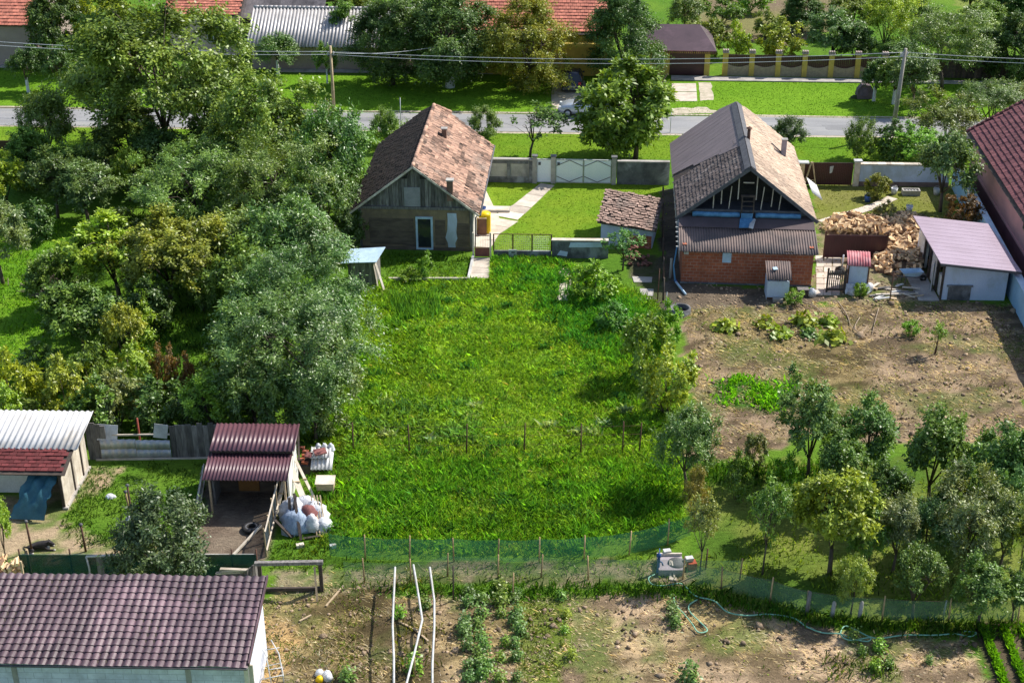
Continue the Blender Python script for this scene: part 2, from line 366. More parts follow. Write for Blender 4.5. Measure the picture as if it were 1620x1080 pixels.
Z = dict(
    lot=[(575, 455), (610, 440), (745, 440), (790, 405), (870, 405), (960, 440), (1040, 480), (1060, 560), (1075, 700), (1085, 835), (800, 880), (515, 862), (500, 760), (500, 690), (545, 600)],
    lawn=[(770, 288), (1056, 292), (1050, 370), (945, 372), (875, 400), (780, 400)],
    verge=[(-300, 190), (0, 195), (560, 208), (1700, 222), (1700, 262), (1050, 252), (775, 250), (560, 240), (-300, 232)],
    fverge=[(-300, 110), (0, 112), (440, 118), (860, 122), (1700, 132), (1700, 190), (540, 178), (-300, 160)],
    soilr=[(1075, 488), (1210, 482), (1460, 474), (1640, 486), (1640, 705), (1400, 695), (1255, 690), (1150, 735), (1085, 720), (1100, 600)],
    soilb=[(395, 945), (560, 925), (700, 945), (815, 950), (905, 945), (1060, 945), (1130, 952), (1250, 985), (1350, 1005), (1540, 1010), (1580, 1100), (380, 1100)],
    strip=[(815, 945), (895, 940), (905, 1000), (880, 1100), (820, 1100)],
    netgap=[(430, 905), (520, 893), (1080, 888), (1120, 905), (1100, 925), (700, 922), (430, 945)],
    orch=[(1085, 740), (1640, 715), (1640, 990), (1540, 1005), (1250, 980), (1100, 940)],
    yardr=[(1288, 290), (1510, 290), (1510, 350), (1290, 350)],
    dirtr=[(1290, 345), (1465, 338), (1490, 480), (1290, 476)],
    alley=[(1042, 300), (1085, 300), (1090, 505), (1055, 500), (1045, 400)],
    yardd=[(100, 735), (150, 728), (190, 745), (120, 800), (85, 845), (230, 845), (330, 880), (200, 885), (-40, 890), (-40, 780), (60, 780)],
    run=[(325, 755), (455, 750), (430, 885), (305, 875)],
    saw=[(400, 985), (450, 990), (470, 1010), (450, 1060), (400, 1100), (380, 1090)],
    saw2=[(505, 790), (545, 785), (548, 812), (515, 815)],
    far=[(1080, -20), (1340, -20), (1340, 45), (1240, 72), (1130, 62), (1080, 30)],
    fieldg=[(1510, -30), (1640, -30), (1640, 50), (1520, 38)],
    lawnl=[(-60, 340), (60, 350), (170, 345), (160, 405), (80, 440), (70, 540), (30, 600), (-60, 600)],
    bare=[(640, 428), (700, 432), (720, 450), (640, 470), (600, 455)],
    greenp=[(1115, 600), (1200, 595), (1262, 610), (1235, 655), (1130, 640)],
    dark=[(0, 430), (60, 420), (90, 520), (60, 590), (-40, 600)],
    croprow=[(1540, 985), (1660, 985), (1700, 1120), (1580, 1120)],
    alley2=[(985, 400), (1048, 405), (1056, 500), (1035, 490), (1000, 440)],
    brickyard=[(1080, 447), (1290, 462), (1330, 475), (1210, 485), (1075, 490)])
xs = np.concatenate([[-1500, -600, -250, -120, -80], np.arange(-62, 62.01, .3), [80, 120, 250, 600, 1500]])
ys = np.concatenate([[-200, 0, 20, 30], np.arange(35, 150.01, .3), [170, 220, 400, 900, 2500]])
GX, GY = np.meshgrid(xs, ys); gx, gy = GX.ravel(), GY.ravel()
def col(c): return np.array(c)
def lay(base, mask, c): return base*(1-mask[:, None])+c*mask[:, None]
n1 = fbm(gx, gy, .35, 5, 1); n2 = fbm(gx, gy, 1.6, 4, 5); n3 = fbm(gx, gy, .12, 3, 8); ns = fbm(gx*.9+gy*.35, gy*1.9-gx*.5, .8, 5, 21)
def two(a, b, f, lo=.35, hi=.65):
    k = np.clip((f-lo)/(hi-lo), 0, 1)[:, None]; return col(a)*(1-k)+col(b)*k
grass0 = two((.085, .19, .016), (.125, .23, .022), n1); base = grass0
def paint(name, c, w=.5, k=1.0, seed=3):
    global base
    base = lay(base, soft(gx, gy, Z[name], w, seed)*k, c)
paint('lawnl', two((.12, .27, .018), (.16, .30, .02), n1), .6)
paint('verge', two((.12, .245, .014), (.165, .27, .018), n1), .2)
paint('fverge', two((.13, .27, .014), (.16, .31, .018), n1), .2)
paint('lawn', two((.13, .25, .014), (.19, .29, .02), n1), .15)
paint('lot', two((.13, .28, .02), (.24, .36, .03), n2, .4, .6), .6)
paint('bare', two((.22, .22, .07), (.15, .22, .03), n2), .6, .7)
paint('orch', two((.08, .155, .018), (.19, .225, .045), n1), .8)
soil = two((.49, .355, .23), (.16, .115, .072), ns, .37, .63); soil = two((1, 1, 1), (.72, .76, .55), n3, .45, .62)*soil
paint('far', two((.21, .20, .08), (.20, .15, .10), n3), .8)
paint('fieldg', two((.16, .24, .03), (.19, .24, .05), n1), .8)
sm = soft(gx, gy, Z['soilr'], .7, 31); gr = np.clip((fbm(gx, gy, .33, 4, 77)-.54)/.08, 0, 1)*.65
soilR = lay(soil*.8, gr, two((.17, .175, .055), (.10, .15, .03), n2)); base = lay(base, sm, soilR*.97)
sb = soft(gx, gy, Z['soilb'], .6, 41); gr2 = np.clip((fbm(gx, gy, .45, 4, 99)-.60+.13*(gx < -6))/.08, 0, 1)*.7
soilB = lay(soil*1.03, gr2, two((.15, .17, .045), (.09, .15, .03), n2))
drk = np.clip(1-np.abs(gx+5.2)/3.8, 0, 1)*.5*(gx < 1)                         # darker tilth between the beds
soilB = soilB*(1-drk[:, None]); base = lay(base, sb, soilB*1.15)
paint('strip', two((.14, .19, .03), (.19, .22, .06), n2), .35)
paint('netgap', two((.30, .25, .15), (.13, .17, .05), n2, .4, .6), .4)
paint('yardr', two((.17, .20, .03), (.21, .21, .06), n1), .3)
paint('dirtr', two((.30, .23, .15), (.14, .17, .05), n2), .4)
paint('brickyard', two((.13, .10, .07), (.18, .14, .10), n2), .4)
paint('alley', two((.09, .075, .06), (.13, .11, .085), n2), .25)
paint('yardd', two((.44, .33, .21), (.16, .2, .06), n2, .4, .62), .5)
paint('croprow', two((.10, .075, .05), (.14, .11, .07), n2), .1)
paint('alley2', two((.10, .09, .06), (.07, .09, .03), n2), .3)
paint('run', two((.16, .12, .09), (.24, .19, .14), n2), .15)
paint('saw', two((.55, .36, .15), (.40, .27, .14), n2), .4)
paint('saw2', two((.60, .45, .24), (.42, .33, .18), n2), .3)
paint('greenp', two((.05, .12, .02), (.07, .15, .02), n2), .4)
gz = np.zeros_like(gx); rel = np.clip(sm+sb, 0, 1)*(ns-.5)*.3; rel *= ((gy > 34) & (gy < 100)); gz += np.where(rel < 0, rel, rel*.6)
me = bpy.data.meshes.new('ground')
nx, ny = len(xs), len(ys); idx = np.arange(nx*ny).reshape(ny, nx)
q = np.stack([idx[:-1, :-1], idx[:-1, 1:], idx[1:, 1:], idx[1:, :-1]], -1).reshape(-1, 4)
def fast_mesh(me, verts, faces):
    me.vertices.add(len(verts)); me.vertices.foreach_set('co', verts.astype(np.float32).ravel())
    k = faces.shape[1]; me.loops.add(faces.size); me.loops.foreach_set('vertex_index', faces.astype(np.int32).ravel())
    me.polygons.add(len(faces)); me.polygons.foreach_set('loop_start', np.arange(0, faces.size, k, dtype=np.int32))
    me.update(calc_edges=True)
def tint_attr(me, c):
    a = me.attributes.new('tint', 'FLOAT_COLOR', 'POINT'); a.data.foreach_set('color', np.concatenate([c, np.ones((len(c), 1))], 1).astype(np.float32).ravel())
fast_mesh(me, np.stack([gx, gy, gz], 1), q); tint_attr(me, base)
m, t, b = nodes('ground cover')
at = t.nodes.new('ShaderNodeAttribute'); at.attribute_name = 'tint'; tc = t.nodes.new('ShaderNodeTexCoord')
mp = t.nodes.new('ShaderNodeMapping'); mp.inputs['Rotation'].default_value = (0, 0, .5); mp.inputs['Scale'].default_value = (1, 2.2, 1); t.links.new(tc.outputs['Object'], mp.inputs[0])
na = noise(t, mp.outputs[0], 3.2, 6, .72, .8); nb = noise(t, tc.outputs['Object'], 14, 4, .7)
g = t.nodes.new('ShaderNodeMapRange'); g.inputs[1].default_value = .3; g.inputs[2].default_value = .7; g.inputs[3].default_value = .62; g.inputs[4].default_value = 1.35; t.links.new(na, g.inputs[0])
g2 = t.nodes.new('ShaderNodeMapRange'); g2.inputs[3].default_value = .7; g2.inputs[4].default_value = 1.3; t.links.new(nb, g2.inputs[0])
mu = t.nodes.new('ShaderNodeMath'); mu.operation = 'MULTIPLY'; t.links.new(g.outputs[0], mu.inputs[0]); t.links.new(g2.outputs[0], mu.inputs[1])
hs = t.nodes.new('ShaderNodeHueSaturation'); t.links.new(at.outputs['Color'], hs.inputs['Color']); t.links.new(mu.outputs[0], hs.inputs['Value'])
t.links.new(hs.outputs[0], b.inputs['Base Color']); b.inputs['Roughness'].default_value = 1; b.inputs['Specular IOR Level'].default_value = .1
bp = t.nodes.new('ShaderNodeBump'); bp.inputs['Strength'].default_value = .8; bp.inputs['Distance'].default_value = .09
ad = t.nodes.new('ShaderNodeMath'); t.links.new(na, ad.inputs[0]); t.links.new(nb, ad.inputs[1]); t.links.new(ad.outputs[0], bp.inputs['Height']); t.links.new(bp.outputs[0], b.inputs['Normal'])
tag(link('ground', me, m), kind='structure')

def sheet(name, px, m, z, th=.06, wob=0, world=False, sub=1):
    pts = [Vector(p) if world else W(*p) for p in px]
    if sub > 1:
        o = []
        for i, p in enumerate(pts):
            qn = pts[(i+1) % len(pts)]
            for k in range(sub): o.append(p.lerp(qn, k/sub)+(Vector((rnd.uniform(-wob, wob), rnd.uniform(-wob, wob), 0)) if k else Vector()))
        pts = o
    b = MB(); b.prism([(p.x, p.y, z) for p in pts], (0, 0, -th)); o = b.build(name, m); return tag(o, kind='structure')
# the village street with its sandy shoulders
def road_pt(x, k): # k 0 near edge .. 1 far edge
    near = W(540, 205); far = W(540, 178); d = (W(1250, 214)-near).normalized(); d2 = (W(1250, 186)-far).normalized()
    return near+d*(x-near.x) if k == 0 else far+d2*(x-far.x)
L0, L1 = -70, 70
A, B, D, E = road_pt(L0, 0), road_pt(L1, 0), road_pt(L1, 1), road_pt(L0, 1)
sheet('road', [A, B, D, E], ASPH, .012, world=True)
for px_ in ([(300, 175), (420, 178), (415, 187), (310, 184)], [(700, 190), (760, 188), (775, 196), (690, 198)], [(1300, 198), (1390, 199), (1380, 208), (1310, 206)], [(20, 172), (110, 173), (105, 180), (25, 180)], [(560, 186), (640, 184), (650, 189), (570, 192)]):
    sheet('road_patch', px_, M('patched asphalt', (.20, .20, .205), (.23, .23, .235), 1, bump=.3), .017, .01, sub=5, wob=.12)
up = Vector((0, .55, 0)); dn = Vector((0, -.35, 0))
sheet('road_shoulder', [E-dn*.2, D-dn*.2, D+up, E+up], SAND, .008, world=True, sub=60, wob=.12)
sheet('road_shoulder', [A+dn, B+dn, B+up*.2, A+up*.2], SAND, .004, world=True, sub=60, wob=.1)
sheet('pavement', [(440, 108), (780, 113), (780, 118), (440, 115)], CONC, .09)
sheet('pavement', [(0, 103), (190, 106), (190, 111), (0, 108)], CONC, .09)
sheet('pavement', [(1062, 121), (1620, 131), (1620, 135), (1062, 128)], CONC, .09)
sheet('driveway', [(872, 128), (925, 128), (925, 176), (874, 172)], SAND, .02, sub=6, wob=.1)
b = MB()
for (x0, x1, y0, y1) in ((1063, 1101, 132, 145), (1062, 1102, 146, 160)):
    b.prism([W(x0, y0, .03), W(x1, y0, .03), W(x1+1, y1, .03), W(x0, y1, .03)], (0, 0, -.08))
tag(b.build('driveway', SLABM), kind='structure')
sheet('driveway', [(1105, 131), (1124, 131), (1129, 158), (1108, 160)], SAND, .016, sub=5, wob=.12)
sheet('driveway', [(1062, 172), (1118, 170), (1140, 179), (1062, 182)], SAND, .02, sub=5, wob=.15)
# footpaths of concrete slabs
def slab_path(line, w, n, m=SLABM, z=.03, jit=.02):
    b = MB(); P = [W(*p) for p in line]; ww = w if isinstance(w, list) else [w]*len(P)
    for i in range(len(P)-1):
        p, q = P[i], P[i+1]; d = (q-p); k = max(1, round(d.length/n)); s = Vector((d.y, -d.x, 0)).normalized()
        for j in range(k):
            a, c = p+d*(j/k), p+d*((j+.96)/k); w0 = ww[i]+(ww[i+1]-ww[i])*j/k; w1 = ww[i]+(ww[i+1]-ww[i])*(j+1)/k; h = z+rnd.uniform(-.006, .006)
            js = [rnd.uniform(-jit, jit) for _ in range(4)]
            b.prism([(*(a-s*(w0/2+js[0])).xy, h), (*(c-s*(w1/2+js[1])).xy, h), (*(c+s*(w1/2+js[2])).xy, h), (*(a+s*(w0/2+js[3])).xy, h)], (0, 0, -.08), rnd.random())
    return tag(b.build('footpath', m), kind='structure')
slab_path([(866, 292), (826, 327), (800, 345)], [1.0, 1.25, 1.7], 1.1)
slab_path([(798, 347), (772, 368), (763, 392)], [1.9, 1.5, 1.0], 1.2)
sheet('footpath', [(752, 300), (768, 300), (790, 345), (775, 372), (752, 392)], SLABM, .022)
slab_path([(761, 408), (758, 440)], 1.1, .8, z=.02)
slab_path([(893, 425), (893, 450), (888, 476)], [.75, .95, .7], .75, z=.02, jit=.12)
slab_path([(1412, 313), (1385, 326), (1340, 340), (1300, 352)], .75, .9)
b = MB()
for i in range(7):
    for j in range(3):
        x0 = 1291+j*13+rnd.uniform(-1, 1); y0 = 404+i*9; x1 = x0+12; h = .03+rnd.uniform(-.008, .008)
        b.prism([W(x0, y0, h), W(x1, y0, h), W(x1, y0+8.3, h), W(x0, y0+8.3, h)], (0, 0, -.07), rnd.random())
tag(b.build('paving', SLABM), kind='structure')
b = MB()
for (x0, y0, x1, y1) in ((1000, 437, 1032, 446), (1012, 456, 1034, 468), (1005, 470, 1030, 480)):
    b.prism([W(x0, y0, .04), W(x1, y0+1, .04), W(x1-1, y1, .04), W(x0+3, y1, .04)], (0, 0, -.09), rnd.random())
tag(b.build('paving', CONC), kind='structure')

# ---------------------------------------------------------------- old house on the left
def gable_roof_pts(hw, ze, zr, y0, y1, hip, cx=0):
    k = (zr-ze)/hw; hz = zr-hip*k
    return dict(right=[(cx+hw, y0, ze), (cx, y0, zr), (cx, y1-hip*.75, zr), (cx+hip, y1, hz), (cx+hw, y1, ze)],
                left=[(cx-hw, y0, ze), (cx, y0, zr), (cx, y1-hip*.75, zr), (cx-hip, y1, hz), (cx-hw, y1, ze)],
                back=[(cx-hip, y1, hz), (cx, y1-hip*.75, zr), (cx+hip, y1, hz)])
def roof_tiles(b, hw, ze, zr, y0, y1, hip, cx, side, tw, th, shade=None, ya=None, yb=None, **kw):
    k = (zr-ze)/hw; sl = math.hypot(hw, zr-ze)
    ya = y0 if ya is None else ya; yb = y1 if yb is None else yb
    def keep(u, v):
        x = v/sl*hw; lim = y1-hip*.75*(1-min(1, x/hip)) if hip > 0 else y1
        return ya+u < lim+.02
    tiles(b, (cx, ya, zr), (0, 1, 0), (side*hw, 0, ze-zr), yb-ya, sl+.05, tw, th, keep, shade=shade, **kw)
def boards(b, cx, hw, z0, zr, y, w=.2, th=.03, skip=()):
    x = cx-hw
    while x < cx+hw-.01:
        x1 = min(x+w*rnd.uniform(.8, 1.15), cx+hw); g = .008
        top = lambda q: z0+(zr-z0)*max(0, 1-abs(q-cx)/hw)
        pts = [(x+g, y, z0), (x1-g, y, z0), (x1-g, y, top(x1-g))]
        if x < cx < x1: pts.append((cx, y, zr))
        pts.append((x+g, y, top(x+g))); dy = rnd.uniform(-.012, .012)
        b.prism([(p[0], p[1]+dy, p[2]) for p in pts], (0, th, 0), rnd.random()); x = x1

LH = thing('farmhouse', 'old mud-plastered farmhouse with sagging reddish clay tile roof and grey boarded gable', 'house', (-9.14, 79.67, 0), R(-3.3))
HW, ZE, ZR, Y0, Y1, CX = 3.9, 2.45, 5.45, -.3, 12.3, 3.32
part('wall', MUD, LH, lambda b: b.b2((0, 0, -.2), (6.6, 12, 2.7)))
part('side_wall', WPL, LH, lambda b: b.b2((6.61, .1, -.2), (6.82, 12.02, 2.72)), 'sunlit white plastered side wall')
part('wall_base', DMUD, LH, lambda b: b.b2((-.05, -.06, -.2), (6.7, -.002, .22)))
part('earth_panel', DMUD, LH, lambda b: (b.b2((.55, -.03, .34), (3.22, -.003, 2.02)), b.b2((4.52, -.03, .32), (5.14, -.003, 1.95)), b.b2((5.86, -.03, .32), (6.55, -.003, 1.75))))
def pstrip(b):
    pts = [(5.28, 2.42), (5.82, 2.42), (5.86, 1.9), (5.8, 1.2), (5.86, .8), (5.72, .5), (5.75, .1), (5.3, .1), (5.28, .5), (5.14, .85), (5.26, 1.3), (5.3, 2.0)]
    b.prism([(x, -.045, z) for x, z in pts[::-1]], (0, .04, 0))
part('plaster_strip', BWALL, LH, pstrip)
part('corner_post', PLANK, LH, lambda b: b.b2((-.06, -.08, 0), (.1, -.062, 2.62))); part('corner_post', PLANK, LH, lambda b: b.b2((6.62, -.05, 0), (6.8, .08, 2.62)))
def gb(b): boards(b, CX, HW-.42, 2.72, ZR-.16, .02)
g = part('gable_boards', PLANK, LH, gb)
part('beam', PLANK, LH, lambda b: b.b2((-.1, -.07, 2.62), (6.75, .015, 2.78)))
part('hatch', M('grey painted hatch', (.33, .32, .33), (.26, .26, .27), 2), g, lambda b: b.b2((2.72, -.03, 2.8), (3.68, .015, 4.02)))
part('gable_vent', BLACK, g, lambda b: b.prism([(2.55, -.02, 4.55), (2.95, -.02, 4.55), (2.95, -.02, 4.85)], (0, .03, 0))); part('gable_vent', BLACK, g, lambda b: b.prism([(3.68, -.02, 4.55), (4.1, -.02, 4.55), (3.68, -.02, 4.85)], (0, .03, 0)))
def dframe(b):
    for lo, hi in (((3.36, -.1, .06), (3.48, .02, 2.16)), ((4.27, -.1, .06), (4.39, .02, 2.16)), ((3.48, -.1, 2.04), (4.27, .02, 2.16)), ((3.48, -.1, .06), (4.27, .02, .16))): b.b2(lo, hi)
d = part('door', GLASS, LH, lambda b: b.b2((3.48, -.04, .16), (4.27, -.02, 2.04)))
part('frame', LBLUE, d, dframe); part('handle', TRIM, d, lambda b: b.b2((3.53, -.13, 1.02), (3.57, -.1, 1.14)))
def rslab(b):
    for k, p in gable_roof_pts(HW-.04, ZE+.02, ZR-.02, Y0+.03, Y1-.03, 1.0, CX).items(): b.slab(p, .1)
RF = part('roof', DWOOD, LH, rslab)
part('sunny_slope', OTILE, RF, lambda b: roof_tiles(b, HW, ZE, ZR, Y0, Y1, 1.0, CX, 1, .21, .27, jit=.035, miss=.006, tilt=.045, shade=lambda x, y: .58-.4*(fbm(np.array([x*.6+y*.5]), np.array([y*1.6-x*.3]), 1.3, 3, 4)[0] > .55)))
part('shade_toned_slope', DTILE, RF, lambda b: roof_tiles(b, HW, ZE, ZR, Y0, Y1, 1.0, CX, -1, .21, .27, jit=.03))
def ridge(b, pts, r=.11, step=.38):
    for p, q in zip(pts[:-1], pts[1:]):
        p, q = Vector(p), Vector(q); k = max(1, int((q-p).length/step))
        for i in range(k): b.tube([p.lerp(q, i/k), p.lerp(q, (i+1.08)/k)], r*rnd.uniform(.9, 1.05), 8, r*1.15, rnd.random())
part('ridge_tiles', OTILE, RF, lambda b: ridge(b, [(CX, Y0, ZR), (CX, Y1-.75, ZR), (CX+1, Y1, ZR-.7)]))
part('back_hip', OTILE, RF, lambda b: b.slab([(CX-1, Y1+.02, ZR-.67), (CX, Y1-.73, ZR+.02), (CX+1, Y1+.02, ZR-.67)], .05))
def verge_b(b):
    for s in (-1, 1):
        n = 14
        for i in range(n):
            p = Vector((CX, Y0, ZR)).lerp(Vector((CX+s*HW, Y0, ZE)), i/n); q = Vector((CX, Y0, ZR)).lerp(Vector((CX+s*HW, Y0, ZE)), (i+.96)/n)
            b.beam(p-Vector((0, .02, .06)), q-Vector((0, .02, .06)), .05, .12, rnd.random())
part('verge_board', PALE, RF, verge_b)
rn = Vector((ZR-ZE, 0, HW)).normalized(); Mi = Matrix.Translation((-9.14, 79.67, 0)) @ Matrix.Rotation(R(-3.3), 4, 'Z'); Mr = Mi.to_3x3()
def on_roof(px, py): return Mi.inverted() @ hit(px, py, Mi @ Vector((CX, 0, ZR)), Mr @ rn)
for (px, py, h, w) in ((703, 217, .55, .3), (712, 304, .75, .36)):
    p = on_roof(px, py)
    c = part('chimney', brick_mat('sooty chimney brick', (.26, .12, .08), (.20, .09, .06), (.2, .17, .14), .2, .07), RF, lambda b: b.b2((p.x-w/2, p.y-w/2, p.z-.5), (p.x+w/2, p.y+w/2, p.z+h)))
    part('cap', CONC, c, lambda b: b.b2((p.x-w/2-.05, p.y-w/2-.05, p.z+h), (p.x+w/2+.05, p.y+w/2+.05, p.z+h+.07)))
part('gutter', TRIM, LH, lambda b: (b.tube([(CX+HW+.05, Y0, ZE-.02), (CX+HW+.05, Y1, ZE-.02)], .06, 8), b.tube([(CX+HW+.02, .3, ZE), (6.95, .3, ZE-.4), (6.9, .3, .1)], .045, 6)))

# ---------------------------------------------------------------- house with the brick lean-to
RO, RY = Vector((13.68, 77.4, 0)), R(-4.2)
RH = thing('farmhouse', 'tall-roofed house with open dark gable above a brick lean-to', 'house', RO, RY)
HW, ZE, ZR, Y0, Y1 = 4.1, 2.95, 6.15, -.4, 12.7
part('wall', WPL, RH, lambda b: b.b2((-3.75, 0, -.2), (3.75, 12.3, 3.15)))
part('lean_to_wall', CLAYBR, RH, lambda b: (b.b2((-3.74, -3.05, -.2), (3.66, -2.8, 2.06)), b.b2((-3.74, -2.8, -.2), (-3.5, -.005, 2.3)), b.b2((3.42, -2.8, -.2), (3.66, -.005, 2.3))))
part('lean_to_plinth', DCONC, RH, lambda b: b.b2((-3.78, -3.1, -.2), (3.7, -3.052, .1)))
w = part('lean_to_window', GLASS, RH, lambda b: b.b2((-1.42, -3.07, 1.42), (-1.02, -3.052, 1.92)))
part('frame', LBLUE, w, lambda b: (b.b2((-1.47, -3.1, 1.37), (-1.42, -3.04, 1.97)), b.b2((-1.02, -3.1, 1.37), (-.97, -3.04, 1.97)), b.b2((-1.42, -3.1, 1.37), (-1.02, -3.04, 1.42)), b.b2((-1.42, -3.1, 1.92), (-1.02, -3.04, 1.97)), b.b2((-1.42, -3.078, 1.42), (-1.02, -3.073, 1.92))))
part('meter_box', WHITE, RH, lambda b: (b.b2((-3.66, -3.14, 1.82), (-3.4, -3.052, 2.02)), b.b2((-3.62, -3.15, 1.85), (-3.44, -3.141, 1.99))))
def leanroof(b):
    sl = Vector((0, -3.35, -1.02)).length
    wave_sheet(b, (-3.95, -1.2, 2.72), (1, 0, 0), (0, -2.2, -.66), 7.85, 2.2, .15, .028, 1, 6, 3, .06)
LR = part('lean_to_roof', GSHEET, RH, leanroof)
part('upper_sheet', M('plum roofing felt', (.12, .088, .09), (.095, .072, .075), 1, bump=.3), LR, lambda b: (b.slab([(-3.93, -1.25, 2.76), (3.85, -1.25, 2.76), (3.85, -.01, 3.13), (-3.93, -.01, 3.13)], .05), [b.b2((x, -.5, 2.96), (x+.03, -.49, 3.0)) for x in (-2.7, -1, 1.4, 2.6)]))
part('roof_beam', DWOOD, RH, lambda b: (b.b2((-3.8, -3.12, 1.98), (3.72, -2.96, 2.08)), b.b2((2.0, -3.16, 2.08), (2.5, -3.0, 2.18))))
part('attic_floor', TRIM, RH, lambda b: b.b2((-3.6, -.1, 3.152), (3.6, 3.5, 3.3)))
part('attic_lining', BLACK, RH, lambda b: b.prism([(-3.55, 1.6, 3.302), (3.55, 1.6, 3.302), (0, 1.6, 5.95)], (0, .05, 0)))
for x, z0, dx in ((-1.95, 3.3, 0), (-1.5, 3.7, 0), (-1.05, 3.3, .1), (-.55, 4.0, 0), (.5, 4.0, 0), (.8, 3.3, .12), (1.4, 3.6, .05), (1.85, 3.3, .08)):
    zt = 6.0-abs(x)*(ZR-3.1)/HW*1.03
    part('stud', PALE, RH, lambda b: b.beam((x, .1, z0), (x+dx, .1, min(zt-.12, z0+1.5)), .06, .05))
part('collar_beam', PALE, RH, lambda b: b.beam((-.3, .08, 5.05), (.32, .08, 5.05), .05, .06))
part('gable_trim', TRIM, RH, lambda b: (b.beam((-HW, Y0-.03, ZE-.06), (0, Y0-.03, ZR-.06), .05, .2), b.beam((HW, Y0-.03, ZE-.06), (0, Y0-.03, ZR-.06), .05, .2)))
part('tie_beam', TRIM, RH, lambda b: b.b2((-3.2, -.22, 3.34), (3.2, -.105, 3.46)))
for x0, x1 in ((-3.15, -.42), (.5, 3.1)):
    def roll(b):
        n = 9; pts = [(x0+(x1-x0)*i/n, -.3, 3.2+rnd.uniform(-.015, .015)) for i in range(n+1)]; b.tube(pts, .15, 10)
    part('foil_roll', BLUEF, RH, roll)
    part('foil_board', TRIM, RH, lambda b: b.b2((x0, -.14, 3.3), (x1, -.104, 3.34)))
h = part('hatch_frame', DWOOD, RH, lambda b: (b.b2((-.38, -.42, 3.35), (-.3, -.34, 4.35)), b.b2((.3, -.42, 3.35), (.38, -.34, 4.35)), b.b2((-.42, -.44, 4.35), (.42, -.3, 4.45)), b.b2((-.3, -.4, 3.75), (.3, -.36, 3.8)), b.b2((-.3, -.4, 4.05), (.3, -.36, 4.1))))
part('foil_flap', BLUEF, RH, lambda b: (b.prism([(-.36, -.45, 3.36), (.34, -.45, 3.36), (.3, -.47, 3.0), (-.34, -.47, 3.0)], (0, .02, 0)), b.prism([(-.4, -.5, 3.04), (.42, -.5, 3.04), (.1, -1.32, 2.82), (-.5, -1.35, 2.8)], (0, 0, .02))))
part('white_rag', WHITE, RH, lambda b: b.prism([(.42, -.52, 3.07), (.5, -.6, 3.05), (.3, -1.42, 2.79), (.05, -1.38, 2.84), (.12, -1.0, 2.93)], (0, 0, .02)))
def rslab(b):
    for k, p in gable_roof_pts(HW-.04, ZE+.02, ZR-.02, Y0+.03, Y1-.03, 1.0).items(): b.slab(p, .12)
RF = part('roof', DWOOD, RH, rslab)
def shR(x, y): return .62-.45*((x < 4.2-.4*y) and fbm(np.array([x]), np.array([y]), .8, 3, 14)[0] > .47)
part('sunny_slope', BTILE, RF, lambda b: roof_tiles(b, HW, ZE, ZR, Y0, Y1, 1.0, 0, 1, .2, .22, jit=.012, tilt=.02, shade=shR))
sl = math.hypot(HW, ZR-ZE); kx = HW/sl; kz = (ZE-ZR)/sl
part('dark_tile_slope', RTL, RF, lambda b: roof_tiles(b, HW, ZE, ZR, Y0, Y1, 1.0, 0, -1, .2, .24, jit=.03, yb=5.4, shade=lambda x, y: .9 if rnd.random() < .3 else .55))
def lsheet(b):
    q = lambda v, y: (-v*kx, y, ZR+v*kz+.075)
    b.slab([q(.02, 3.7), q(sl*.35, 4.6), q(sl*.36, 4.9), q(sl*.7, 5.7), q(sl*.71, 6.1), q(sl+.04, 6.7), q(sl+.04, Y1+.02), q(1.0/kx, Y1+.02), q(.02, Y1-.72)], .04)
    for k in range(1, 9): y = 6.7+k*.68; b.beam(q(max(.05, (y-(Y1-.75))/.75/kx), y), q(sl+.04, y), .03, .012)
part('sheet_slope', M('plum brown roof sheet', (.27, .215, .215), (.205, .165, .165), 1.2, stretch=(.6, 5, .6), attr=.05, bump=.2, rough=.7), RF, lsheet)
part('ridge_cap', TRIM, RF, lambda b: [b.prism([(s*.02, Y0, ZR+.06), (s*.34, Y0, ZR-.17), (s*.34, Y1-.8, ZR-.17), (s*.02, Y1-.8, ZR+.06)], (0, 0, .03)) for s in (-1, 1)])
part('back_hip', BTILE, RF, lambda b: b.slab([(-1, Y1+.02, ZR-.76), (0, Y1-.73, ZR+.02), (1, Y1+.02, ZR-.76)], .05))
Mi = Matrix.Translation(RO) @ Matrix.Rotation(RY, 4, 'Z'); Mr = Mi.to_3x3(); rn = Vector((ZR-ZE, 0, HW)).normalized()
def on_rr(px, py): return Mi.inverted() @ hit(px, py, Mi @ Vector((0, 0, ZR)), Mr @ rn)
p = on_rr(1184, 222); c = part('stovepipe', RUST, RF, lambda b: b.tube([(p.x, p.y, p.z-.3), (p.x, p.y, p.z+.72)], .1, 10))
part('cowl', RUST, c, lambda b: b.lathe([(.2, .8), (.16, .84), (.01, .92)], (p.x, p.y, p.z-.05), 10))
p = on_rr(1239, 246); c = part('chimney_pipe', M('grey lilac chimney pipe', (.33, .30, .34), (.25, .23, .26), 2), RF, lambda b: b.b2((p.x-.15, p.y-.15, p.z-.6), (p.x+.15, p.y+.15, p.z+1.05)))
part('cap', CONC, c, lambda b: b.b2((p.x-.2, p.y-.2, p.z+1.05), (p.x+.2, p.y+.2, p.z+1.1)))
part('flashing', TRIM, c, lambda b: b.beam((p.x-.75, p.y+.35, p.z+.68), (p.x+.1, p.y-.15, p.z+.02), .05, .06))
part('rafter_end', PALE, RH, lambda b: [b.b2((-4.12, Y0+.6+i*1.1, 2.78), (-3.78, Y0+.68+i*1.1, 2.88)) for i in range(11)])
part('lath_end', WHITE, RH, lambda b: [b.b2((-4.12, -2.9+i*.42, 2.16+i*.126), (-3.9, -2.82+i*.42, 2.2+i*.126)) for i in range(7)])
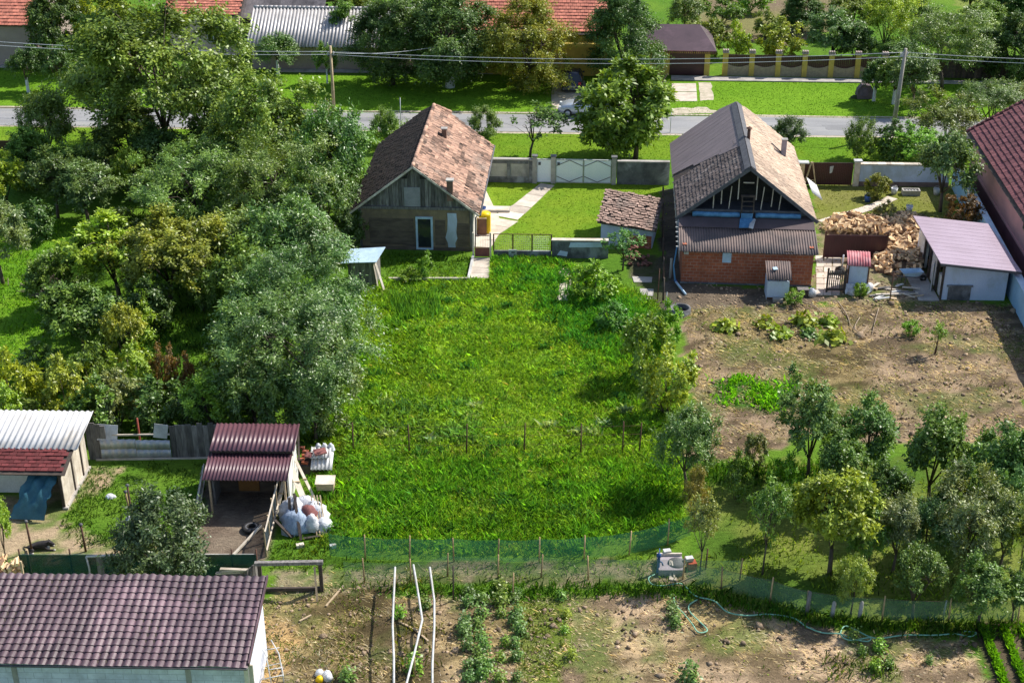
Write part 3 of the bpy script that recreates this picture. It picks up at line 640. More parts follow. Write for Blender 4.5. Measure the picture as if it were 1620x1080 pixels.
part('downpipe', BLUEF, RH, lambda b: b.tube([(-4.05, -2.6, 2.05), (-4.2, -2.9, 1.0), (-4.1, -3.3, .25)], .05, 8))

# ---------------------------------------------------------------- houses across the street
def simple_house(name, label, px, w, dep, hw, hr, rz, wall, roof, tw=.3, th=.34, back=True, wins=(), corrug=False, over=.4):
    o = W(*px); t = thing(name, label, 'house', o, R(rz))                  # origin: front-left foot
    part('wall', wall, t, lambda b: b.b2((0, 0, -.2), (w, dep, hw)))
    part('gable', wall, t, lambda b: [b.prism([(x, 0, hw), (x, dep, hw), (x, dep/2, hr-.1)], (.2, 0, 0)) for x in (0, w-.2)])
    r = part('roof', DWOOD, t, lambda b: (b.slab([(-.3, -over, hw-.02), (w+.3, -over, hw-.02), (w+.3, dep/2, hr), (-.3, dep/2, hr)], .1), b.slab([(-.3, dep+over, hw-.02), (w+.3, dep+over, hw-.02), (w+.3, dep/2, hr), (-.3, dep/2, hr)], .1)))
    sl = math.hypot(dep/2+over, hr-hw+.02)
    for s in (1, -1):
        vv = (0, -s*(dep/2+over), hw-hr-.02)
        if corrug: part('slope', roof, r, lambda b: wave_sheet(b, (-.32, dep/2, hr+.05), (1, 0, 0), vv, w+.64, sl+.1, .3, .05, 1, 6, 2, .03))
        else: part('slope', roof, r, lambda b: tiles(b, (-.32, dep/2, hr), (1, 0, 0), vv, w+.64, sl, tw, th, thick=.03, jit=.005, tilt=.05))
    part('ridge_cap', roof, r, lambda b: ridge(b, [(-.32, dep/2, hr+.04), (w+.32, dep/2, hr+.04)], .12, .4))
    for x, z, ww, hh in wins:
        q = part('window', GLASS, t, lambda b: b.b2((x, -.03, z), (x+ww, -.003, z+hh)))
        part('frame', WHITE, q, lambda b: (b.b2((x-.08, -.07, z-.08), (x, -.001, z+hh+.08)), b.b2((x+ww, -.07, z-.08), (x+ww+.08, -.001, z+hh+.08)), b.b2((x, -.07, z+hh), (x+ww, -.001, z+hh+.08)), b.b2((x, -.07, z-.08), (x+ww, -.001, z)), b.b2((x+ww/2-.04, -.05, z), (x+ww/2+.04, -.031, z+hh))))
    return t
simple_house('house', 'house at the top left with bright orange ridged tile roof', (-190, 101), 14, 9, 3.6, 6.6, -3.3, BEIGEW, RTILE, .3, .38, wins=((3, 1.2, 1.2, 1.3), (8, 1.2, 1.2, 1.3)))
simple_house('house', 'pale pink house behind the tallest walnut tree with red roof', (272, 86), 6.2, 6, 3.6, 5.4, -3.3, M('pale pink plaster', (.70, .52, .47), (.62, .46, .42), 1), RTILE, wins=((3.4, 1.2, .9, 1.2),))
simple_house('house', 'low house with silver-grey corrugated roof and blank beige wall', (400, 109), 13.5, 7, 2.1, 4.4, -3.3, BEIGEW, M('silver corrugated sheet', (.48, .46, .46), (.36, .35, .35), 1, rough=.55, metal=.2, bump=.1), corrug=True)
t = simple_house('house', 'yellow house with red tile roof behind the street trees', (730, 117), 12.5, 9, 3.6, 6.6, -3.3, YELL, RTILE, .34, .36, wins=((2, 1.1, 1.2, 1.4), (5.5, 1.1, 1.2, 1.4)))
[part('porch_column', YELL, t, lambda b: b.b2((x, -1.6, -.1), (x+.25, -1.35, 2.9))) for x in (8.2, 11.9)]
part('porch_beam', YELL, t, lambda b: b.b2((8.0, -1.7, 2.9), (12.4, -1.3, 3.15)))
# sagging barn
o = W(385, 82); t = thing('barn', 'old dark wooden barn with sagging roof at the top edge', 'barn', o, R(-3.3))
[part('post', DWOOD, t, lambda b: b.b2((x, 0, -.1), (x+.2, .2, 3.4))) for x in (.2, 2.4, 4.6, 6.6)]
part('back_wall', DWOOD, t, lambda b: [b.b2((x*.25, 4.4, 0), (x*.25+.235, 4.43, 3.3), rnd.random()) for x in range(28)])
part('door', M('plum brown barn boards', (.115, .065, .075), (.08, .05, .055), 3, attr=.4, stretch=(4, 4, .6)), t, lambda b: ([b.b2((4.8+x*.2, .02, .9), (4.8+x*.2+.19, .06, 3.3), rnd.random()) for x in range(10)], b.beam((4.8, -.01, 3.2), (6.7, -.01, 2.2), .1, .05), b.b2((4.75, -.03, 3.2), (6.85, .01, 3.32))))
part('floor_beam', WHITE, t, lambda b: b.b2((0, -.1, 1.5), (5, .1, 1.62)))
part('pillar', WHITE, t, lambda b: b.b2((1.2, -.3, 0), (1.55, 0, 2.7)))
part('shed_front', MAROON, t, lambda b: b.b2((-1.4, -.4, 0), (2.2, -.3, 1.4)))
def broof(b):
    n = 8
    for i in range(n):
        x0, x1 = -.6+i*1.0, .4+i*1.0; s = lambda x: -.35*math.sin(max(0, min(1, (x+.6)/8))*math.pi)
        b.slab([(x0, -.6, 3.3+s(x0)), (x1, -.6, 3.3+s(x1)), (x1, 2.6, 5.2+s(x1)), (x0, 2.6, 5.2+s(x0))], .08, rnd.random())
        b.slab([(x0, 5.6, 3.3+s(x0)), (x1, 5.6, 3.3+s(x1)), (x1, 2.6, 5.2+s(x1)), (x0, 2.6, 5.2+s(x0))], .08, rnd.random())
part('roof', M('sagging grey roof', (.17, .155, .16), (.10, .09, .095), 2, attr=.3, bump=.5), t, broof)
part('lean_roof', M('grey shingle', (.26, .26, .27), (.18, .18, .19), 3, bump=.4), t, lambda b: b.slab([(-2.2, -.8, 2.3), (.1, -.8, 2.5), (.5, 2, 3.4), (-1.8, 2, 3.2)], .1))
# garage with hipped plum roof
o = W(1030, 119); t = thing('garage', 'yellow garage with hipped plum roof and dark red door', 'garage', o, R(-3.3))
part('wall', YELL, t, lambda b: (b.b2((0, 0, -.1), (1.5, 5, 2.2)), b.b2((4.4, 0, -.1), (4.85, 5, 2.2)), b.b2((1.5, 0, 1.9), (4.4, .35, 2.2)), b.b2((1.5, 4.8, -.1), (4.4, 5, 2.2))))
d = part('door', MAROON, t, lambda b: b.b2((1.5, .1, 0), (4.4, .16, 1.9)))
part('panel_rib', MAROON, d, lambda b: [b.b2((1.55, .08, z), (4.35, .099, z+.05)) for z in (.4, .8, 1.2, 1.6)])
r = part('roof', PURP, t, lambda b: (b.slab([(-.5, -.5, 2.25), (5.3, -.5, 2.25), (4.0, 2.5, 3.7), (-.5, 2.5, 3.7)], .1), b.slab([(5.3, -.5, 2.25), (5.3, 5.5, 2.25), (4.0, 2.5, 3.7)], .1), b.slab([(5.3, 5.5, 2.25), (-.5, 5.5, 2.25), (-.5, 2.5, 3.7), (4.0, 2.5, 3.7)], .1)))
part('eaves', WINER, r, lambda b: [b.b2((-.5+i*.16, -.56, 2.02), (-.5+i*.16+.1, -.5, 2.26), rnd.random()) for i in range(36)])
# fence with yellow pillars
A0 = W(1128, 119); A1 = W(1420, 124); dv = A1-A0
t = thing('front_fence', 'low street fence with yellow pillars and maroon metal panels', 'fence', A0, math.atan2(dv.y, dv.x)); Ln = dv.length; nP = 7; st_ = Ln/nP
for i in range(nP):
    x = .75+i*st_
    pl = part('pillar', YELL, t, lambda b: b.b2((x, -.2, -.1), (x+.42, .22, 1.95)))
    part('pillar_cap', M('pillar cap', (.42, .34, .30), (.30, .24, .22), 4), pl, lambda b: (b.b2((x-.06, -.26, 1.95), (x+.48, .28, 2.03)), [b.b2((x-.03+k*.18, -.22, 2.03), (x+.09+k*.18, .24, 2.2)) for k in range(3)]))
    if i < nP-1:
        x0, x1 = x+.42, x+st_
        def swag(b):
            n = 10; pts = [(x0, -.1, -.1), (x1, -.1, -.1)]+[(x1+(x0-x1)*k/n, -.1, .98-.22*math.sin(math.pi*k/n)) for k in range(n+1)]
            b.prism(pts, (0, .2, 0))
        part('base_wall', M('fence stucco', (.42, .34, .22), (.32, .26, .17), 6, bump=.6, fine=40), t, swag)
        part('metal_panel', MAROON, t, lambda b: [b.b2((x0+k*.16, .0, .6), (x0+k*.16+.15, .04, 1.78), rnd.random()) for k in range(int((x1-x0)/.16))])
A0 = W(1440, 122); A1 = W(1700, 128); dv = A1-A0
t = thing('garden_wall', 'dark plank wall behind trees at the far right street side', 'wall', A0, math.atan2(dv.y, dv.x))
part('boards', DWOOD, t, lambda b: [b.b2((i*.3, 0, -.1), (i*.3+.285, .06, 2.0+rnd.uniform(-.05, .05)), rnd.random()) for i in range(46)])
part('rail', DWOOD, t, lambda b: (b.b2((0, .06, .5), (13.8, .12, .6)), b.b2((0, .06, 1.5), (13.8, .12, 1.6))))

# ---------------------------------------------------------------- wall and gates between the two houses
def run_frame(p, q): p, q = W(*p), W(*q); d = q-p; return p, math.atan2(d.y, d.x), d.length
P0, rz, L = run_frame((766, 288), (1058, 293)); k = L/292
X = lambda px: (px-766)*k
t = thing('street_wall', 'grey panelled concrete wall with gate pillars between the two houses', 'wall', P0, rz)
part('panel_wall', CONC, t, lambda b: b.b2((0, 0, -.1), (X(844), .14, 1.62)))
part('frame_rib', DCONC, t, lambda b: ([b.b2((x-.12, -.06, .02), (x+.12, -.003, 1.55)) for x in (.12, X(805), X(840))], b.b2((.24, -.05, 1.36), (X(836), -.003, 1.55)), b.b2((.24, -.05, .02), (X(836), -.003, .42))))
part('coping', CONC, t, lambda b: (b.b2((-.05, -.1, 1.623), (X(844), .24, 1.7)), b.b2((X(976), -.1, 1.603), (X(1058), .24, 1.68))))
part('dark_wall', DCONC, t, lambda b: b.b2((X(976), 0, -.1), (X(1058), .14, 1.6)))
for x in (846, 875.5, 971):
    pl = part('pillar', CONC, t, lambda b: b.b2((X(x)-.15, -.12, -.1), (X(x)+.15, .2, 1.9)))
    part('pillar_cap', DCONC, pl, lambda b: b.b2((X(x)-.2, -.17, 1.9), (X(x)+.2, .25, 1.97)))
def gate(label, x0, x1, leafs, name):
    g = thing(name, label, 'gate', P0+Matrix.Rotation(rz, 3, 'Z') @ Vector((X(x0), .0, 0)), rz); w = (X(x1)-X(x0))/leafs
    for i in range(leafs):
        a = i*w+.015; z = w*(i+1)-.015; m_ = (a+z)/2
        lf = part('leaf', GATEW, g, lambda b: b.b2((a, 0, .06), (z, .04, 1.72)))
        part('leaf_frame', WHITE, lf, lambda b: (b.b2((a, -.03, .06), (a+.05, -.002, 1.72)), b.b2((z-.05, -.03, .06), (z, -.002, 1.72)), b.b2((a+.05, -.03, 1.66), (z-.05, -.002, 1.72)), b.b2((a+.05, -.03, .06), (z-.05, -.002, .12))))
        if leafs == 2:
            hexa = [(a+.06, .9), (a+w*.3, 1.5), (z-w*.3, 1.5), (z-.06, .9), (z-w*.3, .28), (a+w*.3, .28)]
            hexa = [(a+.06, .9), (m_, 1.6), (z-.06, .9), (m_, .2)]; hx = [(a+.04, 1.25), (m_, 1.66), (z-.04, 1.25), (z-.04, .52), (m_, .13), (a+.04, .52)]
            part('hexagon_moulding', TRIM, lf, lambda b: [b.beam((hx[j][0], -.02, hx[j][1]), (hx[(j+1) % 6][0], -.02, hx[(j+1) % 6][1]), .035, .035) for j in (0, 1, 3, 4)])
    part('handle', TRIM, g, lambda b: b.b2((.12, -.07, 1.3), (.28, -.04, 1.5)))
    return g
gate('double pale blue metal gate with dark hexagon mouldings', 879, 967, 2, 'driveway_gate')
gate('narrow pale blue garden gate beside the double gate', 849, 873, 1, 'garden_gate')

# right yard: maroon gate, white wall
P0, rz, L = run_frame((1262, 293), (1500, 296)); k = L/238; X = lambda px: (px-1262)*k
t = thing('yard_gate', 'wide dark maroon sheet gate beside the right house', 'gate', P0, rz)
part('leaf', MAROON, t, lambda b: [b.b2((i*.12, 0, .05), (i*.12+.115, .04, 1.62), rnd.random()) for i in range(int(X(1348)/.12))])
part('gate_post', CONC, t, lambda b: (b.b2((-.3, -.12, -.1), (-.06, .2, 1.75)),))
rg = part('cloth', WHITE, t, lambda b: b.prism([(2.02, -.06, 1.38), (2.28, -.06, 1.42), (2.2, -.06, .95), (2.05, -.06, .88)], (0, .02, 0)), 'white rag hanging on the gate')
t = thing('street_wall', 'whitewashed yard wall with pale tiled coping right of the maroon gate', 'wall', P0, rz)
part('wall', BWALL, t, lambda b: b.b2((X(1358), 0, -.1), (X(1500), .2, 1.5)))
part('base', M('muddy base', (.24, .17, .15), (.18, .13, .12), 2), t, lambda b: b.b2((X(1358), -.03, -.1), (X(1500), -.002, .32)))
part('coping', PALE, t, lambda b: [b.b2((X(1356)+i*.3, -.1, 1.5+rnd.uniform(.002, .01)), (X(1356)+i*.3+.29, .3, 1.6), rnd.random()) for i in range(19)])
pl = part('pillar', PALE, t, lambda b: b.b2((X(1349), -.1, -.1), (X(1357.5), .22, 1.72)))
part('pillar_cap', WHITE, pl, lambda b: b.b2((X(1347), -.16, 1.72), (X(1360), .28, 1.82)))
o = W(1266, 300); t = thing('post_canopy', 'pale timber post with white board on top beside the right house', 'post', o, R(-4))
part('post', TIMBER, t, lambda b: b.b2((-.14, -.1, -.05), (.14, .1, 1.9))); part('top_board', WHITE, t, lambda b: b.b2((-.9, -.25, 1.9), (.4, .25, 1.98)))
o = W(1281, 296); t = thing('trestle', 'orange timber A-frame trestle leaning at the maroon gate', 'trestle', o, R(-4))
for x in (-.42, .42): part('leg', TIMBER, t, lambda b: b.beam((x, 0, 0), (x*.08, .05, 1.75), .12, .08))
part('crossbar', TIMBER, t, lambda b: b.beam((-.3, .0, .5), (.3, .02, .5), .08, .05))
A_, B_ = W(1278, 318, .5), W(1299, 318, .05)
t = thing('roofing_sheet', 'white corrugated sheet leaning on the right house eaves', 'sheet', W(1282, 322), R(-4))
part('sheet', WROOF, t, lambda b: wave_sheet(b, (-.3, .9, 1.5), (.7, -.1, -.5), (.25, -1.3, -.5), .85, 1.5, .14, .02, 1, 6, 2, 0))

# ---------------------------------------------------------------- little tiled store and low wall between the lots
o = W(950, 387); rz = R(-11)
t = thing('store_shed', 'small grey store with jumbled old tile roof between the houses', 'shed', o, rz)
part('wall', BWALL, t, lambda b: (b.b2((0, 0, -.1), (3.15, 3.3, 1.22)), b.prism([(0, 0, 1.22), (3.15, 0, 1.22), (3.15, 0, 1.32), (0, 0, 1.56)], (0, .15, 0)), b.prism([(0, .15, 1.22), (0, 3.3, 1.22), (0, 3.3, 2.15), (0, .15, 1.56)], (.15, 0, 0))))
part('rear_wall', CONC, t, lambda b: b.prism([(.15, 3.15, 1.225), (3.15, 3.15, 1.225), (3.15, 3.15, 1.8), (.15, 3.15, 2.12)], (0, .15, 0)))
part('brick_patch', CLAYBR, t, lambda b: b.b2((1.6, -.05, 0), (3.1, -.004, .8)))
r = part('roof', DWOOD, t, lambda b: b.slab([(-.2, -.3, 1.6), (3.4, -.3, 1.3), (3.4, 3.5, 1.9), (-.2, 3.5, 2.3)], .1))
part('tile_cover', PINKT, r, lambda b: tiles(b, (-.25, 3.5, 2.32), (1, 0, -.1), (0, -3.9, -.68), 3.65, 3.95, .21, .26, thick=.03, jit=.09, tilt=.045, miss=.02))
P0, rz, L = run_frame((873, 408), (962, 409))
t = thing('garden_wall', 'low dark grey concrete wall with pale coping by the tiled store', 'wall', P0, rz)
part('wall', DCONC, t, lambda b: b.b2((0, 0, -.1), (L, .25, 1.1))); part('coping', PALE, t, lambda b: b.b2((-.04, -.04, 1.1), (L, .32, 1.17)))
part('plaster_patch', BWALL, t, lambda b: (b.prism([(1.0, -.03, .7), (3.0, -.03, .74), (2.9, -.03, 1.04), (1.1, -.03, 1.02)], (0, .027, 0)), b.prism([(.3, -.03, .2), (.9, -.03, .12), (.95, -.03, .4), (.5, -.03, .5)], (0, .027, 0))))
o = W(1010, 415); t = thing('brick_heap', 'heap of broken red bricks beside the tiled store', 'bricks', o)
for i in range(34):
    part('brick', OLDB, t, lambda b: b.box((rnd.uniform(-.7, .7), rnd.uniform(-.6, .8), .06+rnd.random()**2*.7), (.28, .14, .09), rnd.uniform(0, 3), rnd.uniform(-.3, .3), rnd.uniform(-.3, .3)))
# low mesh fence
P0, rz, L = run_frame((781, 406), (872, 407))
t = thing('mesh_fence', 'low wire mesh fence with brown posts on a dark base', 'fence', P0, rz)
part('base', DCONC, t, lambda b: b.b2((0, 0, -.1), (L, .14, .38)))
for i in range(4): part('post', RUST, t, lambda b: b.b2((i*L/3-.04, .02, .38), (i*L/3+.04, .1, 1.45)))
part('mesh', GALV, t, lambda b: ([b.tube([(0, .06, z), (L, .06, z)], .006, 4) for z in np.arange(.46, 1.45, .12)], [b.tube([(x, .06, .4), (x, .06, 1.42)], .006, 4) for x in np.arange(.1, L, .12)]))
part('rail', RUST, t, lambda b: b.b2((0, .04, 1.42), (L, .08, 1.46)))
P0, rz, L = run_frame((750, 407), (776, 407))
t = thing('path_gate', 'small path gate with rust red lower panel beside the old house', 'gate', P0, rz)
for x in (-.04, L): part('post', PALE, t, lambda b: b.b2((x-.05, -.05, -.1), (x+.05, .05, 1.6)))
part('panel', M('rust red panel', (.20, .085, .06), (.15, .06, .05), 3), t, lambda b: b.b2((.05, -.02, .06), (L-.06, .02, .62)))
part('mesh', GALV, t, lambda b: [b.tube([(x, 0, .62), (x, 0, 1.4)], .008, 4) for x in np.arange(.1, L-.05, .1)]); part('rail', RUST, t, lambda b: b.b2((.05, -.02, 1.38), (L-.06, .02, 1.43)))
o = W(811, 409); t = thing('notice_board', 'small white board propped against the mesh fence base', 'sign', o, rz)
part('board', WHITE, t, lambda b: b.box((0, 0, .34), (.48, .06, .5), 0, .12)); part('smudge', TRIM, t, lambda b: (b.box((.02, -.05, .42), (.2, .03, .1), 0, .12), b.box((.12, -.03, .24), (.1, .03, .08), 0, .12)))
o = W(765, 371); t = thing('cabinet', 'bright yellow cupboard with brown door on the house path', 'cabinet', o, R(-3))
part('body', YPLAS, t, lambda b: (b.b2((-.3, .05, 0), (.42, .62, 1.25)), b.lathe([(.36, 1.25), (.33, 1.33), (.01, 1.38)], (.06, .33, 0), 14)))
d = part('door', BROWNP, t, lambda b: b.b2((-.36, -.12, .02), (.2, -.04, 1.08))); part('door_edge', TIMBER, d, lambda b: b.b2((-.36, -.12, 1.08), (.2, -.04, 1.14)))
o = W(765, 334); t = thing('pot', 'small dark blue pot on the house path', 'pot', o); part('body', PUMPB, t, lambda b: b.lathe([(.0, 0), (.14, .0), (.18, .3), (.15, .3), (.1, .05)], n=12))
o = W(784, 333); t = thing('cellar_hatch', 'pale concrete cellar hatch beside the house path', 'hatch', o, R(-4)); part('lid', CONC, t, lambda b: b.b2((-.9, -.4, -.1), (.95, .42, .16))); part('rim', PALE, t, lambda b: b.b2((-.84, -.35, .16), (.89, .36, .18)))
# lawn border in front of the old house
P0, rz, L = run_frame((615, 444), (741, 444))
t = thing('lawn_edging', 'pale timber edging around the small front lawn', 'edging', P0, rz)
part('front_board', PALE, t, lambda b: b.b2((0, -.05, -.05), (L, .05, .2), .4))
part('side_board', WHITE, t, lambda b: b.beam((L, 0, .1), W(746, 408)-P0+Vector((.1, 0, .1)), .14, .2))
# hut with blue sheet roof
o = W(552, 452); t = thing('tool_hut', 'small board hut with light blue sheet roof at the meadow corner', 'hut', o, R(-6))
part('wall', PLANK, t, lambda b: ([b.b2((i*.2, 0, -.05), (i*.2+.19, .04, 1.5+i*.015), rnd.random()) for i in range(8)], [b.b2((0, .04+i*.2, -.05), (.04, .23+i*.2, 1.5), rnd.random()) for i in range(7)], [b.b2((1.55, .04+i*.2, -.05), (1.59, .23+i*.2, 1.6), rnd.random()) for i in range(7)]))
part('roof', LBLUE, t, lambda b: b.slab([(-.35, -.25, 1.52), (1.72, -.35, 1.72), (1.95, 1.3, 1.95), (-.1, 1.4, 1.7)], .04))
part('board', PALE, t, lambda b: (b.beam((1.62, -.1, 1.55), (2.15, -.5, .05), .14, .03), b.beam((1.5, -.06, 1.5), (1.75, -.25, .05), .08, .03)), 'pale boards leaning on the hut')

# ---------------------------------------------------------------- right side of the lot: boundary posts, pipe, well ring
for p, h, lab, mm, w in (((1060, 440), 1.2, 'pale concrete post in the alley behind the bushes', CONC, .16), ((1040, 475), 1.9, 'thin grey post at the alley corner', RUST, .07), ((1053, 489), 1.0, 'short grey stake near the well ring', GALV, .06)):
    o = W(*p); t = thing('fence_post', lab, 'post', o); part('shaft', mm, t, lambda b: b.tube([(0, 0, -.2), (.03, .02, h)], w/2, 8, w/2.3)); part('cap', mm, t, lambda b: b.lathe([(w*.55, h-.02), (w*.55, h+.02), (.005, h+.05)], (.03, .02, 0), 8))
o = W(1076, 494); t = thing('well_ring', 'round grey concrete well ring at the bottom of the alley', 'well')
t.location = o; part('ring', DCONC, t, lambda b: b.lathe([(.58, -.1), (.58, .3), (.47, .3), (.47, -.1)], n=20)); part('dark_water', BLACK, t, lambda b: b.lathe([(.469, .05), (.01, .05)], n=20))
p, q_ = W(1098, 466), W(1073, 444); t = thing('drain_pipe', 'light blue drain pipe lying beside the brick lean-to', 'pipe', p); part('pipe', LBLUE, t, lambda b: b.tube([(-.5, -.1, .08), (-.9, 1.3, .2)], .07, 8)); part('joint', PUMPB, t, lambda b: b.tube([(-.9, 1.3, .2), (-.94, 1.5, .25)], .085, 8))
# alley fence
P0, rz, L = run_frame((1049, 478), (1048, 330))
t = thing('alley_fence', 'weathered wire fence along the dark alley beside the right house', 'fence', P0, rz)
for i in range(6): part('post', DWOOD, t, lambda b: b.tube([(i*L/5, 0, -.2), (i*L/5, .02, 1.5)], .06, 6))
part('wire', RUST, t, lambda b: [b.tube([(0, 0, z), (L, 0, z)], .008, 4) for z in (.4, .8, 1.2)])

# ---------------------------------------------------------------- in front of the brick wall
o = W(1212, 474); t = thing('outhouse', 'narrow white outhouse with ribbed grey roof against the brick wall', 'outhouse', o, R(-4))
part('wall', BWALL, t, lambda b: b.b2((0, 0, -.05), (1.22, 1.2, 1.15)))
part('roof', GSHEET, t, lambda b: wave_sheet(b, (-.08, 1.25, 1.85), (1, 0, 0), (0, -1.4, -.55), 1.4, 1.5, .13, .03, 1, 6, 2, .05))
part('gable_side', PLANK, t, lambda b: (b.prism([(0, 0, 1.15), (0, 1.2, 1.15), (0, 1.2, 1.72)], (.03, 0, 0)), b.prism([(1.19, 0, 1.15), (1.19, 1.2, 1.15), (1.19, 1.2, 1.72)], (.03, 0, 0))))
part('rust_band', RUST, t, lambda b: b.b2((.02, -.03, .02), (1.2, -.003, .16))); part('step', CONC, t, lambda b: b.b2((.35, -.35, -.05), (.9, -.03, .2)))
part('roof_scrap', LBLUE, t, lambda b: b.box((.42, .55, 1.68), (.26, .2, .05), .3, .37))
o = W(1271, 470); t = thing('grey_crate', 'small dark crate by the brick wall corner', 'crate', o); part('box', DWOOD, t, lambda b: b.b2((-.3, 0, 0), (.25, .35, .42))); part('lid', PLANK, t, lambda b: b.b2((-.34, -.03, .42), (.29, .38, .46)))
o = W(1277, 468); t = thing('rubble_sack', 'white plastic sack beside the crate at the brick corner', 'sack', o); part('bag', BAGW, t, lambda b: b.lathe([(.02, 0), (.26, .02), (.25, .3), (.1, .48), (.05, .5)], (.25, 0, 0), 12)); part('tie', TRIM, t, lambda b: b.lathe([(.11, .44), (.11, .47)], (.25, 0, 0), 10))
# maroon panel
o = W(1303, 409); t = thing('metal_panel', 'large dark maroon sheet panel standing in front of the firewood', 'panel', o, R(-2))
L = (W(1399, 408)-o).length
part('sheet', MAROON, t, lambda b: [b.b2((i*.3, 0, .08), (i*.3+.296, .03, 1.52), rnd.random()) for i in range(int(L/.3))]); 
for x in (.0, L): part('post', RUST, t, lambda b: b.b2((x-.05, .03, -.2), (x+.05, .12, 1.75)))
# cabinet with red roof
o = W(1339, 460); t = thing('hive_cabinet', 'white box cabinet with small red striped roof', 'cabinet', o, R(-8))
part('body', BWALL, t, lambda b: b.b2((0, 0, .1), (1.1, .95, 1.55)))
part('frame', BROWNP, t, lambda b: [b.b2((x, y, 0), (x+.08, y+.08, 1.62)) for x in (-.05, 1.06) for y in (-.05, .92)])
part('roof', M('red striped roofing', (.40, .11, .13), (.5, .25, .26), 2), t, lambda b: wave_sheet(b, (-.1, 1.15, 2.0), (1, 0, 0), (0, -1.2, -.4), 1.3, 1.28, .15, .028, 1, 6, 2))
part('plastic_cover', BAGW, t, lambda b: (b.prism([(-.15, -.1, .5), (1.2, -.1, .55), (1.35, -.35, .25), (1.1, -.5, .1), (-.1, -.45, .05)], (0, 0, -.06)), b.lathe([(.02, .05), (.3, .1), (.26, .45), (.05, .55)], (1.2, .1, 0), 9), b.lathe([(.02, .0), (.36, .05), (.2, .35), (.05, .4)], (.3, -.4, 0), 7)))
part('crate', GALV, t, lambda b: b.b2((.45, -.5, .02), (1.1, -.12, .4)))
o = W(1306, 463); t = thing('slatted_gate', 'dark slatted wooden gate standing by the paving', 'gate', o, R(-3))
part('frame', DWOOD, t, lambda b: (b.b2((0, 0, 0), (.1, .1, 1.5)), b.b2((1.0, 0, 0), (1.1, .1, 1.5)), b.b2((.1, .02, 1.1), (1.0, .08, 1.2)), b.b2((.1, .02, .15), (1.0, .08, .25))))
part('slats', PLANK, t, lambda b: [b.b2((.15+i*.115, .08, .1), (.21+i*.115, .11, 1.35), rnd.random()) for i in range(8)])
o = W(1328, 432); t = thing('mower', 'small dark machine with upright grey handle by the paving', 'mower', o); part('body', BLACK, t, lambda b: b.lathe([(.1, 0), (.3, .06), (.28, .3), (.1, .42)], n=10)); part('handle', GALV, t, lambda b: b.tube([(.1, 0, .3), (.16, .15, 1.1)], .05, 6))
# wheelbarrow
o = W(1440, 446); t = thing('wheelbarrow', 'wheelbarrow with pale grey tray beside the firewood', 'wheelbarrow', o, R(8))
def tray(b):
    a = [(-.62, -.36), (.62, -.3), (.62, .3), (-.62, .36)]; i_ = [(x*.62, y*.62) for x, y in a]
    b.add([(x, y, .72) for x, y in a]+[(x, y, .42) for x, y in i_]+[(x*.97, y*.97, .7) for x, y in a]+[(x*.95, y*.95, .44) for x, y in i_],
          [(0, 1, 5, 4), (1, 2, 6, 5), (2, 3, 7, 6), (3, 0, 4, 7), (4, 5, 6, 7), (8, 9, 13, 12), (9, 10, 14, 13), (10, 11, 15, 14), (11, 8, 12, 15), (12, 13, 14, 15), (0, 1, 9, 8), (1, 2, 10, 9), (2, 3, 11, 10), (3, 0, 8, 11)])
part('tray', LBLUE, t, tray); part('handle', TRIM, t, lambda b: [b.tube([(-1.0, s*.32, .6), (.1, s*.2, .36), (.75, s*.06, .22)], .025, 6) for s in (-1, 1)])
wl = part('wheel', BLACK, t, lambda b: b.tube([(.75, -.05, .2), (.75, .05, .2)], .2, 14)); part('hub', GALV, wl, lambda b: b.tube([(.75, -.065, .2), (.75, .065, .2)], .06, 8))
for s in (-1, 1): part('leg', TRIM, t, lambda b: b.tube([(-.4, s*.26, .5), (-.45, s*.28, 0)], .025, 6))
# white shed with faded plum roof
o = W(1489, 474); t = thing('white_shed', 'white shed with faded plum single-pitch roof by the blue wall', 'shed', o, R(-2))
SL, SWd = 6.4, 3.5
part('front_wall', BWALL, t, lambda b: b.prism([(0, 0, -.1), (SWd, 0, -.1), (SWd, 0, 1.9), (0, 0, 2.28)], (0, .2, 0)))
part('right_wall', BWALL, t, lambda b: b.b2((SWd-.2, .2, -.1), (SWd, SL, 1.88)))
part('back_wall', BWALL, t, lambda b: b.prism([(0, SL-.2, -.1), (SWd-.2, SL-.2, -.1), (SWd-.2, SL-.2, 1.9), (0, SL-.2, 2.28)], (0, .2, 0)))
[part('left_wall', WPL, t, lambda b: b.b2(*q)) for q in (((0, .2, -.1), (.15, 1.1, 1.2)), ((0, 1.9, -.1), (.15, 2.9, 1.9)), ((0, 4.4, -.1), (.15, SL-.2, 2.2)))]
part('door', WHITE, t, lambda b: b.box((-.28, 1.3, .85), (.05, .75, 1.6), -.35)); [part('post', DWOOD, t, lambda b: b.b2((-.14, y, -.1), (-.03, y+.11, 2.25))) for y in (-.05, 1.15, 2.95, 4.3)]
part('dark_patch', DCONC, t, lambda b: (b.b2((.3, -.07, -.1), (1.55, -.004, .85)), b.b2((.2, -.12, .85), (1.62, -.004, .93))))
r = part('roof', PINKROOF, t, lambda b: b.slab([(-.45, -.45, 2.42), (SWd+.55, -.45, 1.97), (SWd+.55, SL+.2, 1.97), (-.45, SL+.2, 2.42)], .06))
part('seam', PINKROOF, r, lambda b: [b.prism([(-.45+.45*0, y, 2.421), (SWd+.55, y, 1.971), (SWd+.55, y+.03, 1.971), (-.45, y+.03, 2.421)], (0, 0, .006)) for y in np.arange(-.1, SL, .55)])
part('skirt', CONC, t, lambda b: b.b2((-1.3, -.2, -.1), (-.15, SL, .06)))
part('apron_board', TRIM, r, lambda b: b.beam((-.45, -.47, 2.34), (SWd+.55, -.47, 1.89), .03, .12))
